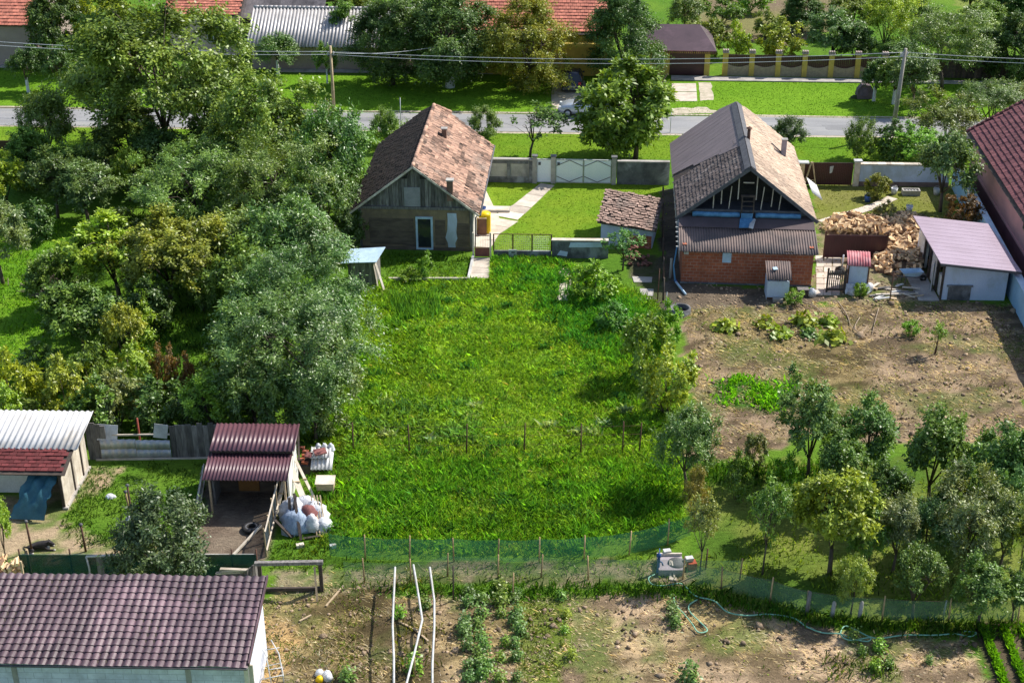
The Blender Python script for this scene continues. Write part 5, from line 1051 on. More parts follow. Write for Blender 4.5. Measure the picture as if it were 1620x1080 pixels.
# planks and scrap near the white shed
for i in range(16):
    p = W(rnd.uniform(1372, 1455), rnd.uniform(452, 474)); tag_l = 'scrap board in the litter before the white shed'
    b = MB(); b.box((0, 0, 0), (rnd.uniform(.3, 1.1), rnd.uniform(.08, .2), .05), a=rnd.random()); o = b.build('scrap_board', rnd.choice([PALE, PLANK, TIMBER, WHITE])); o.location = p+Vector((0, 0, .05+rnd.random()*.1)); o.rotation_euler = (rnd.gauss(0, .1), rnd.gauss(0, .1), rnd.gauss(0, .5)); tag(o, tag_l, 'board', 'scrap boards before the white shed')
b = MB(); p = W(1385, 469); q_ = W(1452, 467); b.beam(p+Vector((0, 0, .12)), q_+Vector((0, 0, .12)), .12, .08); tag(b.build('pole', PALE), 'long pale pole lying before the white shed', 'pole')
for p, lab, m_ in (((1438, 335), 'white bucket on a board behind the firewood', BAGW), ((1414, 307), 'white bucket beside the grey trough on the lawn', BAGW), ((1372, 319), 'blue basin on the olive lawn', PUMPB), ((1481, 308), 'small white can hanging beside the tree trunk', WHITE)):
    o = W(*p); t = thing('bucket', lab, 'bucket', o); part('body', m_, t, lambda b: b.lathe([(.01, 0), (.17, 0), (.23, .42), (.2, .42), (.15, .04)], n=14)); part('handle', GALV, t, lambda b: b.tube([(.22*math.cos(a), .05, .42+.16*math.sin(a)) for a in np.linspace(0, math.pi, 8)], .012, 5))
o = W(1440, 308); t = thing('trough', 'grey stone trough on the shaded lawn', 'trough', o, R(-3)); part('basin', CONC, t, lambda b: (b.b2((-.55, -.25, 0), (.6, .3, .25)), b.b2((-.55, -.25, .25), (-.47, .3, .36)), b.b2((.52, -.25, .25), (.6, .3, .36)), b.b2((-.47, -.25, .25), (.52, -.18, .36)), b.b2((-.47, .22, .25), (.52, .3, .36)))); part('stones', WHITE, t, lambda b: [lump(b, (-.3+i*.2, 0, .25), .1, .1, 7, seed=50+i) for i in range(4)])
# ---------------------------------------------------------------- wire fences and nets
def stake_fence(name, label, line, tops, h, m_post, mesh=None, wires=(), pr=.035, cat='fence', sag=.06, extra=.15):
    base = [W(*p) for p in line]; t = thing(name, label, cat, base[0]); o = base[0]
    for i, p in enumerate(base):
        if i in tops: part('post', m_post, t, lambda b: b.tube([p-o+Vector((0, 0, -.1)), p-o+Vector((rnd.uniform(-.06, .06), rnd.uniform(-.05, .05), h+extra*rnd.uniform(.3, 1.2)))], pr, 6, pr*.8, rnd.random()))
    if mesh:
        def net(b):
            vs = []; fs = []; n = 0
            for i in range(len(base)-1):
                for k in range(8):
                    f = k/8; p = base[i].lerp(base[i+1], f)-o; s = math.sin(math.pi*f)
                    vs += [(p.x, p.y+.03, .02), (p.x+rnd.uniform(-.03, .03), p.y+.06*s+rnd.uniform(-.04, .04), h*.5), (p.x, p.y+.02, h-sag*s)]
            p = base[-1]-o; vs += [(p.x, p.y+.03, .02), (p.x, p.y, h*.5), (p.x, p.y, h)]
            for i in range(len(vs)//3-1): fs += [(i*3, i*3+3, i*3+4, i*3+1), (i*3+1, i*3+4, i*3+5, i*3+2)]
            b.add(vs, fs, .5, True)
        part('netting', mesh, t, net)
    for z in wires: part('wire', RUST, t, lambda b: b.tube([p-o+Vector((0, 0, z)) for p in base], .007, 4))
    return t
stake_fence('wire_fence', 'thin rusty post and wire fence crossing the meadow', [(559, 717), (648, 719), (738, 719), (829, 718), (919, 718), (985, 717), (1011, 716)], range(7), 1.55, RUST, None, (.5, 1.0, 1.45), .038)
stake_fence('net_fence', 'upper green net fence on wooden stakes across the meadow', [(522, 880), (578, 886), (648, 888), (718, 888), (788, 890), (853, 889), (924, 886), (995, 878), (1056, 862), (1092, 848)], range(1, 9), 1.12, STAKE, NETG)
stake_fence('net_fence', 'lower pale green net fence on stakes above the tilled beds', [(545, 920), (577, 921), (650, 921), (708, 911), (788, 913), (856, 913), (931, 916), (1080, 916), (1170, 918)], range(1, 9), .98, STAKE, NETL)
stake_fence('net_fence', 'dark sagging net fence on stakes below the orchard', [(1085, 925), (1141, 934), (1218, 952), (1275, 970), (1395, 982), (1500, 985), (1610, 985)], range(1, 7), 1.05, STAKE, NETL, (1.0,))
for p, ty, lab, m_ in (((717, 948), 895, 'dark stick stake at the head of the bean rows', DWOOD), ((811, 945), 906, 'pale stake at the right of the bean rows', STAKE), ((1276, 972), 937, 'grey weathered post at the hose bend', PLANK), ((1316, 975), 953, 'left bluish concrete stub post under the orchard', CONC), ((1359, 978), 953, 'right bluish concrete stub post under the orchard', CONC), ((1116, 900), 868, 'thin brown stake beside the water pump', RUST), ((1545, 965), 905, 'thin stake supporting the right orchard saplings', STAKE), ((1492, 975), 950, 'lone thin green stake in the orchard grass', GALV),
          ((1480, 560), 520, 'thin stake beside the sapling in the bare garden', RUST), ((1407, 478), 430, 'thin dark post before the wheelbarrow', RUST), ((1060, 210), 178, 'slim grey sign post on the street verge', GALV), ((634, 203), 155, 'slim green marker pole behind the old house', GALV), ((1567, 218), 168, 'slim grey pole behind the right building', GALV)):
    o = W(*p); h = HT(p[0], p[1], ty); t = thing('stake', lab, 'post', o); w = .09 if m_ in (CONC, PLANK) else .035; part('shaft', m_, t, lambda b: b.tube([(0, 0, -.1), (.03, 0, h)], w, 7, w*.85)); part('tip', m_, t, lambda b: b.lathe([(w*.86, h), (w*.5, h+w*.7), (.003, h+w)], (.03, 0, 0), 7))
# trellis pipes over the tilled bed
for pts, lab in (([(625, 897), (622, 962), (621, 990), (623, 1040), (623, 1120)], 'leftmost white trellis pipe over the tilled bed'), ([(654, 893), (661, 935), (668, 980), (655, 1035), (640, 1092), (628, 1140)], 'middle bent white trellis pipe over the tilled bed'), ([(680, 897), (687, 950), (687, 990), (684, 1050), (684, 1120)], 'rightmost white trellis pipe over the tilled bed')):
    P = [W(x, y, 1.0) for x, y in pts]; o = Vector((P[0].x, P[0].y, 0)); t = thing('trellis_pipe', lab, 'pipe', o); part('pipe', WHITE, t, lambda b: b.tube([p-o for p in P], .042, 8))
    for p in (P[0], P[len(P)//2], P[-1]): part('support', STAKE, t, lambda b: b.tube([(p.x-o.x, p.y-o.y, -.1), (p.x-o.x, p.y-o.y, .96)], .035, 6))
# hose
hl = [(1036, 908), (1026, 914), (1032, 924), (1052, 926), (1078, 923), (1100, 942), (1130, 950), (1150, 967), (1180, 973), (1215, 971), (1255, 977), (1275, 990), (1300, 1000), (1328, 1002), (1350, 1010), (1372, 1014), (1376, 1008), (1345, 1012), (1330, 1003), (1336, 990), (1352, 995), (1385, 1009), (1430, 1004), (1480, 1004), (1510, 1002), (1535, 1006), (1544, 1000), (1525, 998)]
def smooth(pts, n=6):
    o = []
    for i in range(len(pts)-1):
        p0, p1, p2, p3 = pts[max(i-1, 0)], pts[i], pts[i+1], pts[min(i+2, len(pts)-1)]
        for k in range(n): f = k/n; o.append(.5*((2*p1)+(p2-p0)*f+(2*p0-5*p1+4*p2-p3)*f*f+(3*p1-p0-3*p2+p3)*f**3))
    return o+[pts[-1]]
b = MB(); b.tube(smooth([W(x, y, .1) for x, y in hl]), .028, 6); tag(b.build('garden_hose', HOSEM), 'long pale green hose winding along the orchard edge', 'hose')
hl = [(1103, 948), (1090, 957), (1092, 968), (1106, 982), (1118, 994), (1116, 999), (1104, 999), (1094, 985), (1078, 966), (1068, 957), (1066, 945)]
b = MB(); b.tube(smooth([W(x, y, .1) for x, y in hl]), .028, 6); tag(b.build('garden_hose', HOSEM), 'short green hose loop lying on the bare soil', 'hose')
# pump place
o = W(1041, 906); t = thing('water_pump', 'blue hand pump beside the concrete well cover', 'pump', o); part('body', PUMPB, t, lambda b: b.lathe([(.1, 0), (.1, .1), (.06, .14), (.06, .75), (.09, .8), (.09, .92), (.02, .98)], n=12)); part('spout', PUMPB, t, lambda b: b.tube([(0, 0, .6), (.12, -.12, .6), (.16, -.16, .48)], .03, 7)); part('lever', PUMPB, t, lambda b: b.tube([(0, 0, .9), (.05, .3, .98), (.08, .5, .7)], .018, 6))
o = W(1042, 911); t = thing('well_cover', 'grey concrete well cover with white boxes', 'well', o); L = (W(1082, 911)-o).length
part('slab', M('lilac concrete', (.40, .35, .38), (.33, .29, .31), 2, bump=.3), t, lambda b: b.b2((0, 0, -.1), (L, .95, .3))); part('rim', PALE, t, lambda b: b.b2((0, .95, .0), (L, 1.02, .42)))
part('lid', DCONC, t, lambda b: b.lathe([(.36, .3), (.36, .33), (.01, .33)], (L*.76, .48, 0), 18)); part('board', PALE, t, lambda b: (b.beam((.45, -.2, .02), (.5, .5, .42), .08, .03), b.beam((.62, -.25, .02), (.55, .45, .42), .06, .03), b.beam((.4, -.2, .03), (.68, -.25, .03), .2, .06)))
for dx, dy, lab, c in ((.3, 1.05, 'white box behind the well cover', WHITE), (1.15, .55, 'white box on red tray at the end of the well cover', WHITE)):
    q = thing('box', lab, 'box', o+Vector((dx, dy, 0))); part('body', c, q, lambda b: b.box((.12, .05, .42), (.3, .22, .14), .2))
    part('tray', M('red tray', (.5, .09, .04), (.4, .07, .03), 2), q, lambda b: (b.box((.22, -.02, .16), (.35, .3, .32), .2),)) if dx > 1 else part('base', DWOOD, q, lambda b: b.box((.12, .05, .17), (.26, .18, .34), .2))

# ---------------------------------------------------------------- street: poles, wires, cars, boulder
pb = W(529, 186); pt_ = HT(529, 186, 73); tp1 = Vector((pb.x, pb.y, pt_))
t = thing('utility_pole', 'tan wooden utility pole behind the hedge on the left', 'pole', pb); part('pole', TIMBER, t, lambda b: b.tube([(0, 0, -.2), (0, 0, pt_)], .13, 10, .1)); part('bracket', TRIM, t, lambda b: b.b2((-.25, -.06, pt_-.75), (.25, .06, pt_-.62)))
for x in (-.2, .2): part('insulator', WHITE, t, lambda b: b.lathe([(.05, pt_-.62), (.08, pt_-.5), (.03, pt_-.4)], (x, 0, 0), 8))
pb2 = W(1411, 214); h2 = HT(1411, 214, 76); top2 = W(1433, 78, 0); e2 = hit(1433, 77, pb2, Vector((0, 1, 0)))
t = thing('utility_pole', 'leaning grey concrete utility pole right of the road', 'pole', pb2); part('pole', M('pole concrete', (.36, .33, .29), (.28, .26, .23), 2, bump=.3), t, lambda b: b.tube([(0, 0, -.2), e2-pb2], .19, 8, .12)); part('bracket', WHITE, t, lambda b: b.box(e2-pb2+Vector((-.14, 0, -.45)), (.4, .12, .22)))
for x in (-.15, .15): part('insulator', WHITE, t, lambda b: b.lathe([(.05, -.5), (.09, -.35), (.03, -.2)], e2-pb2+Vector((x, 0, 0)), 8))
def wire(label, p, q, sag, r=.019):
    n = 24; b = MB(); b.tube([Vector(p).lerp(Vector(q), i/n)-Vector((0, 0, sag*4*(i/n)*(1-i/n))) for i in range(n+1)], r, 5); tag(b.build('power_line', CABLE), label, 'cable')
dW = (e2-tp1).normalized(); eL = tp1-dW*38; eR = e2+dW*25; eL.z = 5.6; eR.z = e2.z-.3
wire('upper cable of the span between the two poles', tp1+Vector((0, .1, -.45)), e2+Vector((0, .1, -.3)), .55); wire('lower cable of the span between the two poles', tp1+Vector((0, -.1, -.62)), e2+Vector((0, -.1, -.55)), .62)
wire('upper cable running left from the wooden pole', tp1+Vector((0, .1, -.45)), eL+Vector((0, 0, .25)), .5); wire('lower cable running left from the wooden pole', tp1+Vector((0, -.1, -.62)), eL, .55)
wire('upper cable running right from the concrete pole', e2+Vector((0, .1, -.3)), eR+Vector((0, 0, .2)), .35); wire('lower cable running right from the concrete pole', e2+Vector((0, -.1, -.55)), eR, .4)
wire('service cable rising from the wooden pole to the yellow house', tp1+Vector((.1, 0, -.5)), W(785, 48, 4.6), .7)
def car(name, label, loc, rz, paint):
    t = thing(name, label, 'car', loc, rz); Lc, Wc = 4.1, 1.7                     # local +Y is forward
    prof = [(-2.05, .45, .5), (-2.02, .92, .62), (-1.75, 1.0, .72), (-1.35, 1.02, .8), (-.6, 1.0, .84), (.75, .98, .84), (1.35, .92, .82), (1.85, .78, .74), (2.05, .6, .6), (2.06, .42, .5)]
    def body(b):
        vs = []; n = 8
        for y, zt, hw in prof:
            hw = min(hw, .85); vs += [(-hw*.96, y, .25), (-hw, y, .5), (-hw*.98, y, zt-.12), (-hw*.88, y, zt), (hw*.88, y, zt), (hw*.98, y, zt-.12), (hw, y, .5), (hw*.96, y, .25)]
        fs = [(i*n+j, i*n+(j+1) % n, (i+1)*n+(j+1) % n, (i+1)*n+j) for i in range(len(prof)-1) for j in range(n)]+[tuple(range(n-1, -1, -1)), tuple(range((len(prof)-1)*n, len(prof)*n))]
        b.add(vs, fs, .5, True)
        top = [(-1.5, 1.40, .56), (-1.1, 1.49, .58), (-.3, 1.52, .6), (.2, 1.47, .58)]; vs = []
        for y, z, hw in top: vs += [(-hw, y, z-.04), (-hw*.8, y, z), (hw*.8, y, z), (hw, y, z-.04), (0, y, z-.07)]
        b.add(vs, [(i*5+j, i*5+(j+1) % 5, (i+1)*5+(j+1) % 5, (i+1)*5+j) for i in range(3) for j in range(5)]+[(4, 3, 2, 1, 0), (15, 16, 17, 18, 19)], .5, True)
        for s in (-1, 1):
            for y0, z0, y1, z1 in ((-1.95, 1.0, -1.5, 1.4), (1.0, .95, .2, 1.45), (-.35, 1.0, -.32, 1.48)): b.beam((s*.78, y0, z0-.03), (s*.57, y1, z1-.02), .07, .06)
    bd = part('body', paint, t, body)
    def glass(b):
        lo, up_ = [(-.77, -1.9, .98), (.77, -1.9, .98), (.77, .95, .95), (-.77, .95, .95)], [(-.565, -1.47, 1.39), (.565, -1.47, 1.39), (.565, .18, 1.44), (-.565, .18, 1.44)]
        b.add(lo+up_, [(0, 1, 5, 4), (1, 2, 6, 5), (2, 3, 7, 6), (3, 0, 4, 7), (4, 5, 6, 7), (3, 2, 1, 0)])
    part('window_glass', GLASS, t, glass)
    for s in (-1, 1):
        part('tail_light', LAMPR, t, lambda b: b.box((s*.6, -2.03, .82), (.22, .1, .2))); part('headlight', LAMPW, t, lambda b: b.box((s*.58, 1.93, .68), (.3, .2, .16)))
        for y in (-1.25, 1.3):
            wl = part('tyre', BLACK, t, lambda b: b.tube([(s*.66, y, .31), (s*.86, y, .31)], .31, 18)); part('rim', GALV, wl, lambda b: b.tube([(s*.7, y, .31), (s*.875, y, .31)], .18, 12))
        part('mirror', paint, t, lambda b: b.box((s*.9, .75, 1.02), (.16, .1, .13)))
    part('number_plate', WHITE, t, lambda b: b.b2((-.26, -2.09, .52), (.26, -2.06, .64))); part('bumper', TRIM, t, lambda b: (b.b2((-.78, -2.11, .3), (.78, -2.03, .5)), b.b2((-.78, 2.03, .28), (.78, 2.1, .46))))
    return t
car('parked_car', 'dark blue hatchback with red tail lights parked under trees', W(904, 140)+Vector((.1, .6, 0)), R(-3), CARD)
car('parked_car', 'silver car at the roadside partly hidden by the walnut tree', W(926, 181), R(83), CARS)
o = W(1368, 157); t = thing('boulder', 'round-topped brown boulder on the far grass verge', 'boulder', o)
part('stone', STONE, t, lambda b: (b.prism([(-.62, 0, -.1), (.62, 0, -.1), (.66, 0, .7), (.4, 0, 1.1), (-.3, 0, 1.15), (-.62, 0, .75)], (0, .6, 0)), lump(b, (0, .35, .3), .66, .9, 12, seed=61))); part('moss_foot', M('moss', (.06, .08, .02), (.04, .06, .02), 4), t, lambda b: lump(b, (-.7, .3, -.05), .4, .3, 9, seed=62))
o = W(66, 466); t = thing('brush_pile', 'brown heap of cut twigs on the grass at the left', 'heap', o)
part('core', DMUD, t, lambda b: lump(b, (0, .3, -.05), 1.0, .75, 12, seed=71)); tw = part('twigs', M('dry twigs', (.26, .19, .15), (.16, .12, .10), 3, attr=.5), t, lambda b: [b.beam((q.x, q.y, q.z-.12), (q.x+rnd.uniform(-.6, .6), q.y+rnd.uniform(-.5, .5), q.z+rnd.uniform(-.2, .2)), .03, .03, rnd.random()) for q in [Vector((rnd.gauss(0, .5), .3+rnd.gauss(0, .4), rnd.uniform(.3, .85))) for _ in range(160)]]); tw['kind'] = 'stuff'
P0, rz, L = run_frame((-30, 247), (45, 247)); t = thing('front_fence', 'dark red front fence at the left road edge', 'fence', P0, rz); part('panel', MAROON, t, lambda b: [b.b2((i*.25, 0, 0), (i*.25+.24, .04, 1.15), rnd.random()) for i in range(int(L/.25))]); part('post', DCONC, t, lambda b: b.b2((L-.05, -.1, -.1), (L+.35, .25, 1.4)))

# ---------------------------------------------------------------- trees: tapered trunk with limbs, crown of leaf-sized faces
def leaf_faces(cen, nrm, L, Wd, droop=0.0, dirs=None):
    n = len(cen); d = nr.normal(size=(n, 3)) if dirs is None else dirs+nr.normal(size=(n, 3))*.55; d[:, 2] -= droop; nn = nrm+nr.normal(size=(n, 3))*.5
    nn /= np.linalg.norm(nn, axis=1)[:, None]+1e-9; d -= nn*(d*nn).sum(1)[:, None]; d /= np.linalg.norm(d, axis=1)[:, None]+1e-9
    s = np.cross(nn, d); l = L*np.clip(nr.lognormal(0, .32, (n, 1)), .45, 1.55); w = Wd*nr.uniform(.7, 1.3, (n, 1))
    v = np.stack([cen, cen+d*l*.5+s*w*.5-nn*l*.05, cen+d*l-nn*l*.18, cen+d*l*.45-s*w*.5-nn*l*.05], 1)
    return v.reshape(-1, 3)
# kind: clumps, twigs per clump, leaves per twig, leaf length, width, upward bias, twig length, droop, lobe strength
KINDS = dict(round=(60, 13, 16, .15, .095, .8, 1.3, .15, .6), airy=(72, 13, 18, .17, .062, .75, 1.35, .25, .55), big=(58, 12, 16, .21, .13, .25, 1.0, .35, .5), spike=(50, 12, 16, .15, .085, 1.5, 1.5, 0, .4),
             shrub=(46, 13, 15, .16, .10, .7, 1.15, .1, .45), dark=(95, 14, 17, .17, .10, .1, 1.05, .55, .35), sparse=(30, 10, 13, .14, .075, .5, 1.2, .1, .6), dense=(88, 13, 14, .21, .13, .35, 1.1, .3, .36), dome=(80, 13, 17, .15, .09, 1.0, 1.15, .05, .22), bushy=(80, 13, 17, .14, .075, 1.7, 1.7, 0, .35))
def clumpy(kind, rx, h, z0, seed):
    """clump centres + radii inside an uneven crown"""
    g = np.random.default_rng(seed); H = h-z0; out = []; k_ = KINDS[kind]
    lob = g.normal(size=(9, 3)); lob /= np.linalg.norm(lob, axis=1)[:, None]; la = g.uniform(-.8, 1, 9)*k_[8]
    for i in range(k_[0]):
        d = g.normal(size=3); d /= np.linalg.norm(d)
        if d[2] < -.5 and kind not in ('shrub', 'bushy', 'dark', 'dense'): d[2] *= -.6
        k = 1+sum(a*max(0, float(d @ l))**4 for a, l in zip(la, lob)); r = max(.3, k)*(g.uniform(.12, 1.0)**.40); cr = g.uniform(.13, .235)*(1.15 if kind in ('big', 'dark') else 1); z = d[2]*r
        if kind == 'dark': wx = max(.35, 1.05-.45*max(0, z+.2))
        elif kind in ('shrub', 'bushy'): wx = 1.0-.25*max(0, z)
        else: wx = 1.0 if z > -.1 else .82
        out.append((d[0]*r*rx*.8*wx, d[1]*r*rx*.8*wx, max(z0*.5+.12, z0+H*(.47+.42*z)), cr*min(rx, H*.62)))
    return np.array(out)
def tree_meshes(kind, rx, h, z0, seed, dens=1.0, leaf=1.0):
    cl = clumpy(kind, rx, h, z0, seed); nC, T, NL, L, Wd, up, tl, dr, _ = KINDS[kind]; P, N, D, vv = [], [], [], []
    ctr = np.array([0, 0, z0+(h-z0)*.35]); g = np.random.default_rng(seed+500)
    for x, y, z, r in cl:
        c = np.array([x, y, z]); o = c-ctr; o /= np.linalg.norm(o)+1e-9; cv = g.normal(0, .10)
        for k in range(T):
            d = g.normal(size=3)*.75+o*.75+np.array([0, 0, up]); d /= np.linalg.norm(d); ln = r*tl*g.uniform(.7, 1.35); n = max(5, int(NL*dens*(r/.42)**1.5)); t = g.uniform(.08, 1, (n, 1))
            p = c+d*ln*t+g.normal(size=(n, 3))*r*.13; p[:, 2] -= dr*.5*r*t[:, 0]**2
            P.append(p); D.append(np.repeat(d[None], n, 0)); N.append(np.repeat((o*.35+np.array([0, 0, .6]))[None], n, 0)); vv.append(np.clip(g.normal(.5+cv+g.normal(0, .12), .15, n), 0, 1))
    cen = np.concatenate(P); v = leaf_faces(cen, np.concatenate(N), L*leaf, Wd*leaf, dr*.6, np.concatenate(D)); v[:, 2] = np.maximum(v[:, 2], .03)
    me = bpy.data.meshes.new('crown'); fast_mesh(me, v, np.arange(len(v)).reshape(-1, 4))
    a = me.attributes.new('v', 'FLOAT', 'FACE'); a.data.foreach_set('value', np.concatenate(vv).astype(np.float32))
    # wood
    b = MB(); rt = .045*h**.5*(1.25 if kind in ('big', 'dark') else .6 if kind == 'sparse' else 1.05); nst = 1
    if kind in ('shrub', 'bushy'):
        for i in range(6):
            c = cl[g.integers(len(cl))]; b.tube([(g.normal(0, .08), g.normal(0, .08), -.1), (c[0]*.4, c[1]*.4, c[2]*.5), tuple(c[:3])], .035, 5, .012)
    else:
        ln = g.normal(0, .06, 2)*h*.3; fork = max(z0*1.0, h*.22); top = np.array([ln[0], ln[1], fork])
        b.tube([(0, 0, -.15), (ln[0]*.3, ln[1]*.3, fork*.5), tuple(top)], rt*1.15, 9, rt*.8)
        nb = 6
        order = cl[np.argsort(g.random(len(cl)))]
        for i in range(nb):
            c = order[i]; mid = top*.45+c[:3]*.55+np.array([0, 0, .08*h]); 
            b.tube([tuple(top-np.array([0, 0, .05])), tuple(mid), tuple(c[:3])], rt*.5, 6, rt*.14)
            for k in range(4):
                e = order[6+i*4+k] if len(order) > 6+i*4+k else c
                if np.linalg.norm(e[:3]-mid) < rx*1.3: b.tube([tuple(mid), tuple((mid+e[:3])/2+np.array([0, 0, .05*h])), tuple(e[:3])], rt*.24, 5, rt*.07)
    return me, b.mesh('trunk')
BASE = {}
for kind, rx, h, z0, nv in (('round', 2.0, 4.2, .6, 5), ('airy', 2.2, 4.6, .45, 5), ('big', 2.4, 5.2, .8, 4), ('spike', 2.0, 4.0, .8, 3), ('shrub', 1.5, 2.6, .05, 4), ('dark', 2.6, 7.0, .35, 3), ('sparse', 1.3, 3.4, 1.0, 2), ('bushy', 2.1, 3.4, .1, 2), ('dense', 2.4, 5.2, .75, 2), ('dome', 2.1, 4.0, 1.05, 2)):
    for i in range(nv):
        c, w = tree_meshes(kind, rx, h, z0, 100+len(BASE)*7); c.materials.append(SILV if kind == 'airy' else LEAF); w.materials.append(BARK); BASE[kind, i] = (c, w, rx, h)
for kind, rx, h, z0, nv in (('airy', 3.9, 8.0, .7, 3), ('big', 4.1, 8.6, 1.2, 3), ('round', 3.4, 7.0, .9, 2), ('dark', 4.2, 9.0, .4, 3)):
    for i in range(nv):
        c, w = tree_meshes(kind, rx, h, z0, 700+len(BASE)*7, .62); c.materials.append(SILV if kind == 'airy' else LEAF); w.materials.append(BARK); BASE[kind+' large', i] = (c, w, rx, h)
big_walnut = tree_meshes('big', 5.6, 11.5, 2.2, 901, .8, 1.0); big_walnut[0].materials.append(LEAF); big_walnut[1].materials.append(BARK)
white_sock = MB(); white_sock.tube([(0, 0, -.05), (0, 0, .5), (0, 0, 1.05)], 1, 10, .85); white_sock = white_sock.mesh('limewash'); white_sock.materials.append(WBARK)
cnt = {}
def tree(px, py, ty, wpx, kind, colr, label, cat='tree', group=None, sock=0, name=None, off=None):
    o = W(px, py); h = HT(px, py, ty); sc_ = SC(o+Vector((0, 0, h*.6))); wr = wpx/sc_/2
    if kind == 'walnut': c, w = big_walnut; rx, h0 = 5.6, 11.5
    else:
        if (kind+' large', 0) in BASE and wr/BASE[kind, 0][2] > 1.3: kind = kind+' large'
        nv = max(i for k, i in BASE if k == kind)+1; i = cnt.get(kind, 0); cnt[kind] = i+1; c, w, rx, h0 = BASE[kind, i % nv]
    t = thing(name or ('shrub' if kind == 'shrub' else 'tree'), label, cat, o, rnd.uniform(0, 6.28), group)
    t.scale = (wr/rx, wr/rx, h/h0)
    cr = bpy.data.objects.new('foliage' if kind == 'shrub' else 'crown', c); C.objects.link(cr); cr.parent = t; j = [rnd.uniform(.9, 1.1) for _ in range(3)]; cr.color = (*[x*y for x, y in zip(colr, j)], 1)
    if off: t.rotation_euler = (0, 0, 0); cr.location = off
    tk = bpy.data.objects.new('stems' if kind == 'shrub' else 'trunk', w); C.objects.link(tk); tk.parent = t
    if sock:
        s = bpy.data.objects.new('limewash_band', white_sock); C.objects.link(s); s.parent = t; s['label'] = 'white limewashed foot of the trunk'
        s.scale = (sock/(wr/rx), sock/(wr/rx), 1.15/(h/h0))
    return t
OL = (.20, .285, .045); GR = (.17, .27, .045); DK = (.105, .175, .038); SI = (.155, .255, .055); YG = (.33, .41, .04); YE = (.48, .46, .03); YO = (.30, .35, .04); LG = (.23, .40, .035); BR = (.15, .085, .025); BG = (.17, .26, .065); RD = (.28, .15, .06); PA = (.25, .29, .10)
WOOD = 'trees of the thicket on the left'
for a in (
 (262, 268, -30, 300, 'walnut', OL, 'tallest broad olive green walnut tree behind the thicket'),
 (425, 330, 98, 170, 'big', OL, 'wide olive tree right of the tallest walnut'),
 (535, 350, 148, 125, 'airy', SI, 'grey-green willowy tree left of the old house roof'),
 (212, 276, 160, 135, 'dark', GR, 'dark green tree under the tallest walnut crown'),
 (82, 268, 125, 95, 'airy', OL, 'slim pointed olive tree by the left road verge'),
 (206, 318, 228, 55, 'big', YG, 'narrow yellow-green big-leaved sapling in the thicket'),
 (92, 345, 240, 100, 'round', DK, 'dark bushy tree behind the red front fence'),
 (12, 335, 245, 80, 'big', YG, 'yellow-green leafy tree at the left edge by the red fence'),
 (5, 450, 310, 120, 'airy', PA, 'dry olive-brown tree at the left edge beside the clearing'),
 (140, 352, 250, 115, 'airy', SI, 'silvery tree between the red fence and the clearing'),
 (315, 375, 212, 205, 'airy', OL, 'broad brownish olive tree in the middle of the thicket'),
 (445, 385, 195, 185, 'airy', OL, 'feathery olive tree left of the grey-green willow'),
 (515, 390, 240, 105, 'airy', SI, 'silvery tree touching the left wall of the old house'),
 (190, 475, 345, 130, 'big', YG, 'left half yellowish broadleaf tree over the clearing'),
 (270, 485, 322, 190, 'big', YO, 'large yellow-olive tree in the centre of the thicket'),
 (462, 465, 298, 140, 'airy', SI, 'pale green tree before the feathery olive tree'),
 (420, 405, 300, 110, 'round', DK, 'dark round tree shaded between the olive crowns'),
 (485, 575, 365, 205, 'airy', SI, 'tall silver-green tree at the meadow edge by the blue hut'),
 (465, 672, 450, 225, 'airy', SI, 'broad grey-green tree above the hen coop'),
 (415, 600, 430, 150, 'airy', SI, 'grey tree behind the broad grey-green tree'),
 (525, 655, 505, 110, 'airy', OL, 'slender olive tree leaning onto the meadow'),
 (135, 572, 452, 115, 'big', GR, 'green broadleaf tree in front of the brush heap'),
 (345, 300, 175, 130, 'dark', DK, 'deep green tree shaded below the walnut boughs'),
 (385, 255, 130, 120, 'dark', OL, 'olive tree under the right boughs of the walnut'),
 (180, 230, 60, 150, 'airy', OL, 'tree filling the gap left of the tallest walnut trunk'), (330, 240, 95, 150, 'big', OL, 'olive broadleaf tree right of the tallest walnut trunk'), (255, 300, 195, 110, 'round', DK, 'dark tree directly below the tallest walnut'), (375, 330, 215, 120, 'airy', SI, 'pale feathery tree between the walnut and the old house'),
 (480, 300, 170, 110, 'airy', PA, 'pale olive tree right below the wide olive tree'), (250, 350, 260, 100, 'round', BG, 'bluish green tree behind the yellow-olive tree'), (385, 450, 320, 130, 'airy', OL, 'olive tree right of the large yellow-olive tree'), (60, 300, 195, 90, 'dark', GR, 'green tree between the verge and the red front fence'),
 (130, 320, 225, 85, 'round', GR, 'round green tree before the slim pointed olive tree'), (500, 470, 330, 110, 'airy', SI, 'light grey-green tree near the old house corner'), (550, 330, 235, 75, 'airy', OL, 'narrow olive tree tucked behind the old house eaves'), (400, 520, 385, 130, 'round', OL, 'rounded olive tree above the shaded clearing'),
 (85, 500, 400, 90, 'round', GR, 'green tree standing behind the brush heap'), (540, 600, 450, 95, 'airy', SI, 'pale willowy tree on the meadow border'), (410, 690, 540, 130, 'airy', SI, 'grey-green tree behind the roof of the hen coop'), (500, 700, 560, 120, 'airy', SI, 'lower silvery tree overhanging the meadow fence'), (310, 470, 395, 90, 'round', DK, 'dark tree below the large yellow-olive crown')): tree(a[0], a[1], a[2], a[3]*1.12, *a[4:], group=WOOD)
SH = 'bushes of the thicket on the left'
